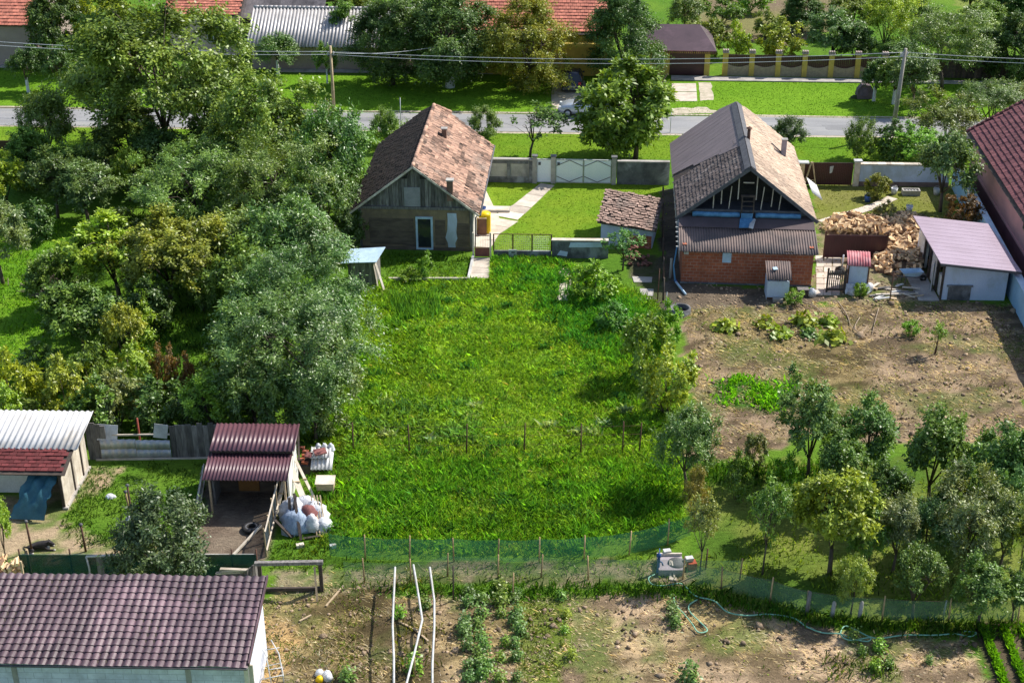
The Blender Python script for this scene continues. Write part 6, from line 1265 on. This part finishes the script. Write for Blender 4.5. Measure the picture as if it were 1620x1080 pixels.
for a in (
 (322, 492, 425, 50, 'shrub', BG, 'pale bluish-green bush in the shaded clearing'),
 (203, 592, 470, 75, 'big', YG, 'yellow-leaved bush right of the green broadleaf tree'),
 (36, 658, 545, 95, 'shrub', (.36, .38, .03), 'bright yellow-green bush above the white byre roof'),
 (110, 668, 565, 95, 'shrub', YG, 'mixed yellow-green bush right of the bright yellow bush'),
 (190, 672, 575, 100, 'shrub', PA, 'greyish bush behind the patched fence'),
 (262, 628, 540, 45, 'shrub', RD, 'small bush with red autumn leaves left of its red twin'),
 (298, 628, 556, 40, 'shrub', RD, 'lower red-leaved bush beside the shaded clearing'),
 (250, 678, 600, 110, 'shrub', DK, 'dark bush behind the middle of the patched fence'),
 (340, 692, 597, 115, 'spike', LG, 'bright green bush of upright shoots left of the hen coop'),
 (402, 668, 575, 115, 'shrub', SI, 'grey bush between the bright shoots and the hen coop'),
 (150, 640, 540, 80, 'shrub', GR, 'green bush behind the mixed yellow bush'),
 (225, 540, 480, 70, 'shrub', YG, 'yellowish low bush at the clearing edge'),
 (555, 398, 330, 60, 'shrub', DK, 'dark bush squeezed against the old house corner'),
  (505, 690, 610, 90, 'shrub', SI, 'grey-green bush at the foot of the broad tree'),
 (160, 300, 235, 70, 'shrub', DK, 'shaded bush below the slim olive tree'),
 (262, 420, 355, 80, 'shrub', DK, 'shaded understorey bush behind the yellow-olive tree'),
 (60, 690, 635, 90, 'shrub', OL, 'olive bush along the top edge of the byre roof'), (120, 440, 392, 85, 'shrub', GR, 'green bush left of the yellowish broadleaf tree'), (175, 545, 470, 95, 'shrub', DK, 'shaded bush beneath the yellowish broadleaf tree'), (60, 600, 545, 85, 'shrub', BG, 'bluish low bush on the rim of the left clearing'), (240, 520, 440, 100, 'shrub', DK, 'shaded bush in front of the yellow-olive trunk'), (115, 530, 470, 80, 'shrub', GR, 'bush directly below the brush heap'), (330, 440, 360, 100, 'shrub', DK, 'dark undergrowth right of the yellow-olive trunk'), (210, 400, 330, 95, 'shrub', DK, 'dark undergrowth behind the yellowish broadleaf tree'), (60, 380, 318, 75, 'shrub', DK, 'dark bush at the upper rim of the left clearing'), (385, 590, 505, 90, 'shrub', DK, 'dark bush at the right end of the shaded clearing'), (160, 610, 545, 85, 'shrub', OL, 'olive bush above the mixed yellow bush'),
 (150, 690, 600, 100, 'shrub', GR, 'green bush above the right end of the byre roof'), (215, 640, 545, 90, 'shrub', YG, 'yellow-green bush behind the grey patched-fence bush'), (300, 685, 610, 80, 'shrub', DK, 'dark bush left of the bright upright shoots'), (10, 690, 600, 80, 'shrub', YG, 'leafy bush at the left edge above the byre'), (345, 640, 560, 80, 'shrub', OL, 'olive bush right of the red-leaved pair'), (450, 705, 610, 90, 'shrub', SI, 'silvery bush right behind the coop roof ridge'), (30, 300, 255, 60, 'shrub', YG, 'yellow-green bush just inside the red front fence')): tree(*a, cat='bush', group=SH)
ST = 'trees along the far side of the street'
for a, s in (
 ((45, 146, 70, 62, 'round', DK, 'small shaded street tree with white trunk, leftmost'), .14),
 ((98, 146, 66, 72, 'round', DK, 'shaded street tree with white trunk, second from the left'), .14),
 ((100, 112, -55, 120, 'dark', DK, 'dark tall tree beside the orange-roofed house'), 0),
 ((168, 108, -30, 105, 'round', YE, 'yellow autumn tree behind the tallest walnut'), 0),
 ((440, 118, 46, 80, 'airy', SI, 'grey-green street tree left of the wooden pole'), .13),
 ((518, 132, 68, 46, 'round', GR, 'small round street tree beside the wooden pole'), .08),
 ((622, 134, -30, 165, 'dark', DK, 'dark conical street tree with thin white trunk'), .17),
 ((712, 138, -40, 200, 'dark', DK, 'widest dark street tree with thick white trunk'), .42),
 ((836, 142, -25, 165, 'dark', YO, 'street tree turning yellow before the yellow house'), .25),
 ((985, 132, -35, 160, 'dark', DK, 'very dark street tree left of the plum garage'), 0),
 ((1382, 160, 92, 60, 'round', DK, 'shaded verge tree with white trunk beside the boulder'), .14),
 ((1413, 165, 88, 70, 'round', GR, 'verge tree behind the leaning concrete pole'), .14),
 ((548, 95, -10, 80, 'dark', GR, 'green tree behind the silver corrugated roof'), 0)): tree(*a, group=ST, sock=s)
for a in (
 (1005, 252, 72, 180, 'dense', (.20, .30, .03), 'broad walnut tree with yellow-green leaves beside the street', 'tree', None, 0, None, (-.65, 0, -.5)),
 (838, 250, 166, 108, 'sparse', DK, 'small thin-leaved tree with dark leaning trunk on the verge', 'tree', None, 0, None, (.5, 0, .1)),
 (1487, 335, 200, 118, 'round', BG, 'dense grey-green tree by the white yard wall'),
 (1455, 268, 205, 95, 'round', LG, 'bright green tree behind the white yard wall'),
 (270, 925, 800, 180, 'bushy', (.11, .145, .055), 'dense dark tree with upright shoots behind the plum roof')): tree(*a)
HB = 'trees and bushes beyond the yellow-pillared fence'
for a in (
 (1118, 92, 26, 75, 'shrub', OL, 'olive bush behind the plum garage'), (1168, 90, 32, 55, 'shrub', YG, 'yellow-green bush behind the first yellow pillars'), (1234, 95, 30, 85, 'shrub', YG, 'leafy bush left of the bare far field'),
 (1268, 50, -25, 75, 'dark', DK, 'very dark tree at the top edge beyond the far field'), (1312, 104, 8, 105, 'airy', SI, 'grey bushy tree behind the last yellow pillars'), (1395, 100, -30, 120, 'round', YG, 'tall yellow-green tree above the concrete pole'),
 (1490, 142, 5, 165, 'airy', OL, 'wide olive tree right of the concrete pole'), (1442, 172, 70, 105, 'airy', SI, 'silvery tree at the foot of the wide olive tree'), (1598, 132, 5, 100, 'dark', DK, 'dark tree at the right edge in front of the plank wall'), (1562, 222, 118, 140, 'airy', SI, 'broad silvery tree behind the pink building'), (1492, 240, 150, 115, 'airy', OL, 'olive tree between the road and the bright green tree'),
 (1350, 110, 40, 80, 'round', DK, 'dark rounded tree right of the last yellow pillar'), (1540, 130, 45, 90, 'round', DK, 'dark tree before the plank wall'), (1620, 215, 125, 90, 'airy', PA, 'pale dry tree at the right edge behind the pink building'), (1085, 60, -20, 70, 'airy', GR, 'green tree beyond the plum garage'), (1185, 20, -30, 80, 'shrub', LG, 'bright bush on the far field edge'), (1555, 60, 0, 80, 'round', OL, 'olive tree on the far grass at the top right'),
 (565, 60, -40, 90, 'dark', OL, 'olive tree behind the old barn'), (1345, 60, -20, 90, 'round', OL, 'olive tree on the far grass left of the tall yellow-green tree'), (1440, 75, -20, 100, 'round', GR, 'green tree right of the tall yellow-green tree'), (1530, 25, -45, 90, 'airy', SI, 'silvery tree at the top edge of the far grass'), (1600, 45, -30, 90, 'dark', DK, 'dark tree in the top right corner'), (1140, 40, -15, 70, 'shrub', GR, 'green bush at the left rim of the far field'), (1215, 60, 15, 60, 'shrub', OL, 'low olive bush on the bare far field'), (1420, 115, 55, 80, 'airy', SI, 'silvery bush beneath the tall yellow-green tree'), (1545, 100, 30, 80, 'airy', OL, 'olive bush above the plank wall'), (690, 70, -60, 110, 'dark', DK, 'dark tree behind the widest street tree')): tree(*a, group=HB)
VB = 'bushes along the near verge'
for a in (
 (615, 232, 170, 66, 'bushy', OL, 'olive bush behind the ridge of the old house'), (764, 222, 172, 60, 'bushy', GR, 'green bush at the right of the old house roof'), (1240, 240, 184, 68, 'bushy', DK, 'dark twiggy bush behind the right house roof'), (1357, 253, 192, 58, 'bushy', GR, 'left of the two bushes behind the white yard wall'), (1412, 254, 192, 74, 'shrub', DK, 'bush beside the foot of the concrete pole')): tree(*a, cat='bush', group=VB)
for a in (
 (1385, 312, 270, 50, 'shrub', (.24, .25, .03), 'small yellow-green bush before the white yard wall'), (1520, 370, 303, 68, 'shrub', BR, 'brown withered bush behind the white shed'), (1398, 350, 318, 40, 'shrub', PA, 'dry twiggy bush behind the firewood'), (938, 474, 416, 84, 'shrub', LG, 'lush broadleaf weed bush right of the stone path'), (985, 428, 362, 75, 'sparse', (.13, .27, .06), 'young feathery sapling before the tiled store'),
 (1014, 606, 484, 98, 'shrub', (.26, .38, .05), 'large green bush at the right meadow edge'), (1056, 655, 547, 98, 'shrub', (.42, .42, .06), 'yellowish bush in front of the large meadow bush'), (1052, 548, 478, 56, 'shrub', LG, 'light green bush below the alley posts'), (968, 520, 478, 60, 'shrub', (.12, .28, .04), 'mound of bright weeds below the stone path'),
 (1190, 732, 680, 48, 'shrub', PA, 'small dry bush at the bare garden edge'), (1256, 482, 458, 34, 'shrub', LG, 'little green bush at the foot of the outhouse'), (12, 892, 792, 52, 'spike', YG, 'climbing vine above the small log stack'), (672, 440, 398, 34, 'shrub', LG, 'small upright plant on the front lawn'), (650, 445, 422, 40, 'shrub', LG, 'low plant beside the small lawn plant'), (1362, 470, 445, 30, 'shrub', LG, 'small weed tuft below the cabinet'), (1440, 530, 505, 34, 'shrub', LG, 'thin green weed in the bare garden'), (1478, 560, 508, 40, 'sparse', LG, 'thin sapling on a stake in the bare garden')): tree(*a, cat='bush', name='shrub')
OR = 'fruit trees of the orchard'
for a in (
 (1085, 775, 635, 105, 'airy', SI, 'grey-green tree at the meadow end of the orchard'), (1278, 758, 608, 122, 'round', BG, 'dark fruit tree in front of the green garden patch'), (1365, 760, 638, 115, 'round', BG, 'dark fruit tree right of the one by the green patch'), (1468, 800, 645, 130, 'round', GR, 'green fruit tree beside the bare garden edge'), (1572, 830, 672, 130, 'round', BG, 'bluish dark fruit tree near the right edge'), (1615, 765, 675, 80, 'airy', GR, 'fruit tree cut by the right edge of the photo'),
 (1312, 908, 748, 162, 'dome', (.31, .38, .035), 'large spreading yellow-green fruit tree in the orchard'), (1206, 908, 752, 80, 'sparse', GR, 'slim young fruit tree left of the spreading yellow one'), (1107, 908, 780, 68, 'sparse', (.27, .28, .08), 'thin brownish fruit tree beside the water pump'), (1098, 838, 735, 52, 'airy', (.32, .31, .04), 'narrow yellow tree behind the thin brownish tree'), (1412, 905, 778, 95, 'airy', PA, 'pale olive fruit tree right of the spreading yellow one'), (1522, 912, 762, 128, 'airy', PA, 'broad pale fruit tree in the lower right orchard'), (1443, 978, 868, 92, 'spike', SI, 'silvery young tree with upright shoots by the net fence'), (1345, 975, 876, 66, 'airy', YG, 'small yellow-green tree above the two concrete stubs'), (1546, 988, 888, 105, 'round', GR, 'round green tree at the end of the hose'), (1610, 920, 806, 62, 'sparse', YO, 'yellow-brown young tree at the right edge of the orchard'), (1600, 985, 905, 60, 'round', DK, 'dark small tree in the lower right corner of the orchard'), (1395, 840, 735, 90, 'round', DK, 'shaded fruit tree behind the spreading yellow one'), (1500, 860, 730, 80, 'round', DK, 'shaded fruit tree behind the broad pale one'), (1222, 850, 760, 70, 'airy', OL, 'olive tree behind the slim young tree'),
 (1320, 800, 690, 100, 'round', GR, 'mid green fruit tree behind the top of the spreading yellow one'), (1460, 900, 790, 90, 'airy', SI, 'silver-green fruit tree between the two pale ones'), (1580, 905, 770, 100, 'airy', OL, 'olive fruit tree right of the broad pale one'), (1370, 910, 800, 80, 'round', GR, 'green fruit tree tucked behind the small yellow-green one'), (1600, 860, 730, 100, 'round', BG, 'blue-green fruit tree at the right edge'), (1165, 790, 720, 50, 'shrub', GR, 'low green bush on the orchard path'), (1240, 790, 725, 60, 'shrub', LG, 'bright low bush below the dark fruit tree')): tree(a[0], a[1], a[2]-4, a[3]*(1.0 if a[3] < 85 else 1.05), *a[4:], group=OR)

# ---------------------------------------------------------------- low plants
def plant_mesh(rx, h, n, L, Wd, seed):
    g = np.random.default_rng(seed); d = g.normal(size=(n, 3)); d /= np.linalg.norm(d, axis=1)[:, None]; d[:, 2] = np.abs(d[:, 2]); r = g.uniform(.3, 1, (n, 1))**.5
    cen = d*r*np.array([rx, rx, h])*(1+.25*g.normal(size=(n, 1))); v = leaf_faces(cen, d*.5+np.array([0, 0, .9]), L, Wd, .2)
    me = bpy.data.meshes.new('leaves'); fast_mesh(me, v, np.arange(len(v)).reshape(-1, 4)); a = me.attributes.new('v', 'FLOAT', 'FACE'); a.data.foreach_set('value', np.clip(g.normal(.5, .2, n), 0, 1).astype(np.float32)); me.materials.append(LEAF); return me
def stem_mesh(rx, h):
    b = MB(); [b.tube([(0, 0, -.05), (rx*.5*math.cos(a), rx*.5*math.sin(a), h*.7)], .02, 5, .01) for a in (0, 2, 4)]; m_ = b.mesh('stems'); m_.materials.append(BARK); return m_
PUMP = [plant_mesh(.75, .5, 120, .36, .34, 300+i) for i in range(3)]; BEAN = [plant_mesh(.38, .75, 200, .16, .12, 320+i) for i in range(4)]; SM = stem_mesh(.5, .4)
def plant(px, py, wpx, ms, colr, label, cat, group, hz=1):
    o = W(px, py); k = wpx/SC(o); me_ = rnd.choice(ms); r0 = .75 if ms is PUMP else .38
    t = thing('garden_plant', label, cat, o, rnd.uniform(0, 6), group); s = k/2/r0; t.scale = (s*.85, s*.85, s*hz)
    f = bpy.data.objects.new('leaves', me_); C.objects.link(f); f.parent = t; f.color = (*[c*rnd.uniform(.9, 1.1) for c in colr], 1); q = bpy.data.objects.new('stems', SM); C.objects.link(q); q.parent = t
for a in ((1146, 520, 56, 'leftmost pumpkin plant on the bare garden'), (1210, 515, 48, 'pumpkin plant right of the leftmost one'), (1232, 532, 52, 'pumpkin plant at the lower left of the main clump'), (1272, 512, 60, 'pumpkin plant in the centre of the main clump'), (1310, 512, 48, 'pumpkin plant at the upper right of the main clump'), (1318, 538, 64, 'pumpkin plant at the lower right of the main clump'), (1280, 530, 40, 'small dark pumpkin plant between the bright ones')): plant(a[0], a[1], a[2]*.8, PUMP, (.28, .36, .03) if 'dark' not in a[3] else (.12, .24, .04), a[3], 'plant', 'pumpkin plants')
row = 0
for x0, cols in ((739, (.13, .23, .055)), (760, (.15, .26, .05)), (796, (.2, .29, .04)), (818, (.13, .23, .05))):
    for y in range(938, 1080, 17):
        if rnd.random() < .27: continue
        c = YE if (x0 in (764, 800) and 960 < y < 1000 and rnd.random() < .5) else cols
        plant(x0+rnd.uniform(-5, 5), y+rnd.uniform(-4, 4), rnd.uniform(20, 31), BEAN, c, 'bean plant in the dense rows right of the white trellis pipes', 'plant', 'bean plants of the dense rows', rnd.uniform(.6, .95))
for y, w, c in ((962, 20, SI), (978, 26, BG), (990, 22, SI)): plant(1062+(y-962)*.25, y, w, BEAN, c, 'pale cabbage-like plant in the short row at the hose loop', 'plant', 'plants of the short row', .9)
for x, y, w, c, l in ((888, 948, 20, GR, 'low green plant at the top of the grass strip'), (895, 975, 18, YG, 'small yellowing plant right of the grass strip'), (893, 1000, 16, LG, 'tiny plant on the bare soil right of the strip'), (905, 1040, 20, YG, 'yellowish low plant near the bottom of the strip'), (1390, 1028, 24, LG, 'upright bright plant below the hose'), (1364, 1034, 18, GR, 'small plant left of the upright bright plant'), (1350, 1012, 22, GR, 'low green plant inside the hose bend'), (1385, 1060, 24, LG, 'leafy plant near the bottom by the weeds'), (1405, 1055, 20, GR, 'leafy plant right of the bottom weeds'), (1088, 1078, 40, SI, 'pale leafy plant cut by the bottom edge'), (1470, 1048, 16, SI, 'tiny grey plant on the lower right soil'), (550, 1075, 30, GR, 'green clump at the bottom left of the tilled bed'), (655, 1060, 34, LG, 'light green bush plant between the trellis pipes'), (632, 975, 24, LG, 'light green plant by the middle of the trellis pipes'), (672, 960, 24, OL, 'dry green plant under the right trellis pipe'), (770, 1060, 30, GR, 'lowest bean bush left of its row')): plant(x, y, w, BEAN, c, l, 'plant', 'single garden plants')

# ---------------------------------------------------------------- grass, weeds, straw: uncountable cover
EXC = [wpoly(q) for q in ([(850, 291), (882, 292), (840, 330), (800, 365), (776, 400), (775, 442), (745, 442), (750, 300), (768, 300), (795, 338)], [(883, 422), (900, 422), (906, 450), (898, 480), (880, 480), (886, 450)], [(1062, 120), (1103, 128), (1130, 130), (1130, 160), (1105, 161), (1062, 161)], [(1285, 345), (1300, 345), (1420, 312), (1416, 307), (1380, 318), (1290, 338)], [(872, 126), (926, 126), (926, 180), (872, 180)])]
def scatter(poly, per_m2, seed=1, clump=None):
    p = wpoly(poly); a, c = p.min(0), p.max(0); n = int((c[0]-a[0])*(c[1]-a[1])*per_m2); g = np.random.default_rng(seed)
    x = g.uniform(a[0], c[0], n); y = g.uniform(a[1], c[1], n); k = inside(x+g.normal(0, .2, n), y+g.normal(0, .2, n), p)
    for e in EXC: k &= ~inside(x, y, e)
    x, y = x[k], y[k]
    if clump: k = g.random(len(x)) < np.clip((fbm(x, y, clump, 3, seed)-.35)/.3, .05, 1); x, y = x[k], y[k]
    return x, y
def blades(name, sets, kind='stuff', label=None, cat='grass'):
    V, T, A = [], [], []
    for x, y, h, w, lean, c, cj in sets:
        n = len(x); g = np.random.default_rng(n); hh = h*g.uniform(.55, 1.35, n); a = g.uniform(0, 6.283, n); ww = w*g.uniform(.7, 1.3, n)
        dx, dy = np.cos(a)*ww/2, np.sin(a)*ww/2; la = g.uniform(0, 6.283, n) if not isinstance(lean, tuple) else g.normal(lean[1], .5, n); lk = (lean[0] if isinstance(lean, tuple) else lean)*hh*g.uniform(.3, 1.2, n)
        z = np.zeros(n); top = np.stack([x+np.cos(la)*lk, y+np.sin(la)*lk, hh], 1); mid = np.stack([x+np.cos(la)*lk*.3, y+np.sin(la)*lk*.3, hh*.6], 1); s = np.stack([dx, dy, z], 1)
        b0 = np.stack([x, y, z], 1); v = np.stack([b0-s*.6, b0+s*.6, mid+s, top, mid-s], 1); V.append(v.reshape(-1, 3))
        col_ = np.array(c)[None]*(1+cj*g.normal(size=(n, 1)))*np.array([1, 1, 1])+np.array([[.03, .01, 0]])*g.normal(size=(n, 1))*cj
        pv = fbm(x, y, .5, 4, 44)[:, None]; col_ = col_*(1.25-.5*pv)+np.array([[.06, .04, 0]])*np.clip(pv-.5, 0, 1)
        T.append(np.repeat(np.clip(col_, .004, .9), 5, 0)); A.append(np.clip(g.normal(.5, .18, n), 0, 1))
    v = np.concatenate(V); me = bpy.data.meshes.new(name); fast_mesh(me, v, np.arange(len(v)).reshape(-1, 5)); tint_attr(me, np.concatenate(T))
    a = me.attributes.new('v', 'FLOAT', 'FACE'); a.data.foreach_set('value', np.concatenate(A).astype(np.float32)); tag(link(name, me, GRASS), label, cat, kind=kind)
G1, G2, G3 = (.19, .36, .02), (.27, .40, .024), (.1, .22, .02)
lot = Z['lot']
s = []
x, y = scatter(lot, 210, 1); s.append((x, y, .11, .04, 1.5, (.28, .44, .035), .28))
x, y = scatter(lot, 120, 2, .55); s.append((x, y, .24, .045, 1.0, (.22, .40, .04), .28))
x, y = scatter(lot, 60, 42, 1.4); s.append((x, y, .2, .05, 1.3, (.30, .47, .05), .3))
low = [(500, 728), (1060, 728), (1085, 840), (900, 880), (515, 870)]
x, y = scatter(low, 200, 3, .8); s.append((x, y, .28, .042, .7, (.13, .32, .03), .28))
x, y = scatter([(500, 700), (1050, 700), (1060, 730), (500, 730)], 30, 13, .9); s.append((x, y, .35, .035, .5, (.24, .30, .07), .3))
x, y = scatter([(775, 410), (880, 412), (960, 445), (1040, 500), (1050, 590), (1000, 600), (900, 520), (790, 450)], 190, 4, .9); s.append((x, y, .34, .05, .7, (.14, .38, .04), .25))
x, y = scatter([(620, 470), (690, 465), (700, 500), (630, 510)], 120, 5); s.append((x, y, .5, .05, .3, (.12, .28, .045), .2))
x, y = scatter(lot, 9, 55, .5); s.append((x, y, .22, .03, 1.2, (.50, .46, .16), .25))
blades('meadow_grass', s, label='lush uneven meadow grass filling the middle plot')
s = []
# weeds in mounds: clusters of broad leaves
def mounds(poly, n, r, seed):
    p = wpoly(poly); a, c = p.min(0), p.max(0); g = np.random.default_rng(seed); X, Y = [], []
    while n > 0:
        q = g.uniform(a, c)
        if not inside(q[:1], q[1:], p)[0]: continue
        n -= 1; k = int(g.uniform(25, 90)); rr = r*g.uniform(.5, 1.3); X.append(q[0]+g.normal(0, rr, k)); Y.append(q[1]+g.normal(0, rr*.7, k))
    return np.concatenate(X), np.concatenate(Y)
x, y = mounds(low, 80, .35, 6); s.append((x, y, .40, .045, .8, (.17, .40, .035), .25))
x, y = mounds(lot, 110, .32, 7); s.append((x, y, .28, .055, 1.0, (.22, .45, .045), .3))
x, y = mounds(lot, 60, .25, 8); s.append((x, y, .30, .055, .9, (.08, .23, .05), .25))
x, y = mounds([(775, 415), (880, 415), (1000, 480), (1040, 560), (950, 590), (850, 500)], 50, .35, 9); s.append((x, y, .42, .05, .8, (.09, .30, .045), .25))
x, y = mounds([(600, 620), (1000, 640), (1010, 700), (560, 700)], 10, .25, 17); s.append((x, y, .26, .10, 1.0, (.42, .52, .30), .3))
x, y = mounds([(560, 640), (760, 640), (760, 700), (560, 700)], 40, .3, 18); s.append((x, y, .28, .09, 1.0, (.22, .40, .08), .3))
blades('meadow_weeds', s, label='taller coarse weeds standing out of the meadow', cat='weeds')
s = []
x, y = scatter([(520, 880), (1090, 860), (1120, 905), (1080, 930), (540, 930)], 55, 61, .7); s.append((x, y, .16, .045, .9, (.16, .27, .045), .3))
x, y = scatter(Z['orch'], 60, 8, .7); s.append((x, y, .2, .05, .8, (.17, .26, .03), .3))
x, y = scatter([(1085, 735), (1300, 735), (1300, 765), (1090, 770)], 90, 9); s.append((x, y, .35, .06, .5, (.07, .17, .02), .2))
x, y = scatter([(520, 930), (1080, 925), (1260, 965), (1400, 985), (1620, 985), (1620, 1012), (1400, 1005), (1250, 985), (1090, 945), (800, 948)], 140, 10); s.append((x, y, .28, .05, .7, (.065, .16, .016), .25))
x, y = scatter(Z['strip'], 60, 11); s.append((x, y, .14, .05, 1.2, (.16, .20, .04), .25))
blades('orchard_grass', s, label='rough grass under the orchard trees and along the nets')
s = []
x, y = scatter([(400, 945), (590, 940), (600, 1080), (420, 1080)], 70, 12, .8); s.append((x, y, .15, .035, 1.0, (.17, .22, .05), .35))
x, y = scatter(Z['soilb'], 7, 14, 1.2); s.append((x, y, .13, .035, .9, (.15, .22, .04), .3))
x, y = scatter(Z['soilr'], 16, 15, .8); s.append((x, y, .14, .04, 1.0, (.16, .22, .05), .3))
x, y = scatter([(1300, 1035), (1410, 1035), (1420, 1080), (1310, 1080)], 60, 18); s.append((x, y, .25, .05, .7, (.10, .17, .03), .3))
x, y = scatter([(632, 900), (690, 900), (700, 1080), (630, 1080)], 30, 19, 1.2); s.append((x, y, .35, .05, .6, (.14, .15, .03), .3))
blades('garden_weeds', s, label='patchy weeds on the tilled garden soil', cat='weeds')
s = []
x, y = scatter([(150, 735), (325, 730), (310, 880), (120, 860), (95, 830)], 120, 20, .8); s.append((x, y, .13, .05, .8, (.075, .15, .02), .25))
x, y = scatter([(430, 862), (520, 850), (520, 900), (430, 905)], 110, 21); s.append((x, y, .16, .05, .8, (.10, .18, .02), .3))
x, y = scatter([(485, 690), (545, 690), (560, 800), (540, 850), (500, 780)], 110, 22); s.append((x, y, .25, .05, .8, (.13, .20, .025), .3))
blades('yard_grass', s, label='worn grass of the small poultry yard')
s = []
for k, nm in enumerate(('verge', 'lawn', 'fverge', 'yardr')):
    p = [(min(1700, max(-60, a)), b_) for a, b_ in Z[nm]]; x, y = scatter(p, 26, 23+k); s.append((x, y, .05, .06, .9, ((.13, .25, .016), (.16, .27, .016), (.10, .22, .014), (.17, .20, .03))[k], .2))
x, y = scatter([(600, 400), (745, 403), (740, 440), (610, 440)], 90, 29); s.append((x, y, .14, .05, .8, (.11, .22, .016), .25))
blades('lawn_grass', s, label='short lawn grass of the front yards and street verges')
s = []
x, y = scatter([(180, 330), (420, 330), (400, 600), (200, 600)], 45, 36, .8); s.append((x, y, .35, .06, .7, (.05, .11, .02), .3))  # blades coloured dark to paint the ground shade under the thicket
x, y = scatter([(-30, 380), (560, 380), (520, 700), (-30, 700)], 16, 33); s.append((x, y, .2, .06, .8, (.12, .25, .02), .3))
x, y = scatter(Z['lawnl'], 60, 35, .6); s.append((x, y, .14, .05, .9, (.17, .36, .02), .25))
blades('thicket_grass', s, label='grass on the clearings between the thicket trees')
s = []
x, y = scatter(Z['greenp'], 170, 34, .7); s.append((x, y, .24, .11, .9, (.20, .50, .03), .25))
blades('green_manure', s, label='bright dense green crop patch on the bare garden', cat='crop')
rows = []
for k in range(3):
    x0 = 1560+k*32; g = np.random.default_rng(60+k); n = 1400; f = g.random(n); p0, p1 = W(x0-6, 992), W(x0+32, 1090); x = p0.x+(p1.x-p0.x)*f+g.normal(0, .06, n); y = p0.y+(p1.y-p0.y)*f; rows.append((x, y, .2, .08, .7, (.17, .38, .02), .2))
blades('crop_rows', rows, label='bright green crop rows in the lower right corner', cat='crop')
s = []
for nm, den, sd in (('soilr', 85, 71), ('soilb', 75, 72), ('netgap', 25, 73)):
    x, y = scatter(Z[nm], den, sd, .9); s.append((x, y, .055, .03, (5.0, 2.7), (.62, .49, .35), .3)); x, y = scatter(Z[nm], den*.4, sd+5, .9); s.append((x, y, .06, .04, (3.5, .3), (.24, .17, .11), .3))
blades('dry_straw', s, label='dry straw and dead stalks strewn over the tilled soil', cat='straw')
def clods(sets):
    V, F = [], []; n0 = 0; cube = np.array([[-1, -.9, -.5], [1, -.7, -.5], [.8, 1, -.5], [-.9, .8, -.5], [-.5, -.6, .8], [.6, -.5, .6], [.5, .6, .9], [-.6, .4, .6]]); fc = np.array([[3, 2, 1, 0], [4, 5, 6, 7], [0, 1, 5, 4], [1, 2, 6, 5], [2, 3, 7, 6], [3, 0, 4, 7]])
    T = []
    for x, y, r, c in sets:
        g = np.random.default_rng(len(x)); n = len(x); a = g.uniform(0, 6.28, n); rr = r*g.lognormal(0, .45, n); co, si = np.cos(a)[:, None], np.sin(a)[:, None]; q = cube[None]*rr[:, None, None]*(1+.25*g.normal(size=(n, 8, 3)))
        v = np.stack([q[..., 0]*co-q[..., 1]*si+x[:, None], q[..., 0]*si+q[..., 1]*co+y[:, None], q[..., 2]*.7+rr[:, None]*.2], 2); V.append(v.reshape(-1, 3)); F.append((fc[None]+(np.arange(n)*8)[:, None, None]).reshape(-1, 4)+n0); n0 += n*8
        T.append(np.repeat(np.array(c)[None]*(1+.25*g.normal(size=(n, 1))), 8, 0))
    v = np.concatenate(V); me = bpy.data.meshes.new('soil_clods'); fast_mesh(me, v, np.concatenate(F)); tint_attr(me, np.clip(np.concatenate(T), .01, .9)); tag(link('soil_clods', me, bpy.data.materials['ground cover']), 'clods and stones on the tilled soil', 'soil', kind='stuff')
s = []
for nm, den, sd in (('soilr', 7, 81), ('soilb', 9, 82), ('brickyard', 10, 83), ('dirtr', 10, 84)):
    x, y = scatter(Z[nm], den, sd, .7); s.append((x, y, .045, (.42, .31, .21))); x, y = scatter(Z[nm], den*.5, sd+9, .7); s.append((x, y, .05, (.32, .235, .16)))
clods(s)
# vines and branches lying on the bare garden
for pts, lab in (([(1325, 476), (1340, 498), (1346, 515), (1358, 525)], 'long bare branch lying below the cabinet'), ([(1270, 478), (1290, 485), (1302, 495), (1320, 488)], 'curved dry vine below the brick corner'), ([(1360, 502), (1352, 518), (1362, 526), (1372, 515)], 'looped dry vine beside the pumpkin plants'), ([(1390, 488), (1385, 505), (1380, 528)], 'straight dry stick right of the looped vine')):
    b = MB(); b.tube(smooth([W(x, y, .08) for x, y in pts], 4), .035, 5, .015); tag(b.build('branch', M('dry branch', (.36, .28, .2), (.25, .19, .14), 5)), lab, 'branch')
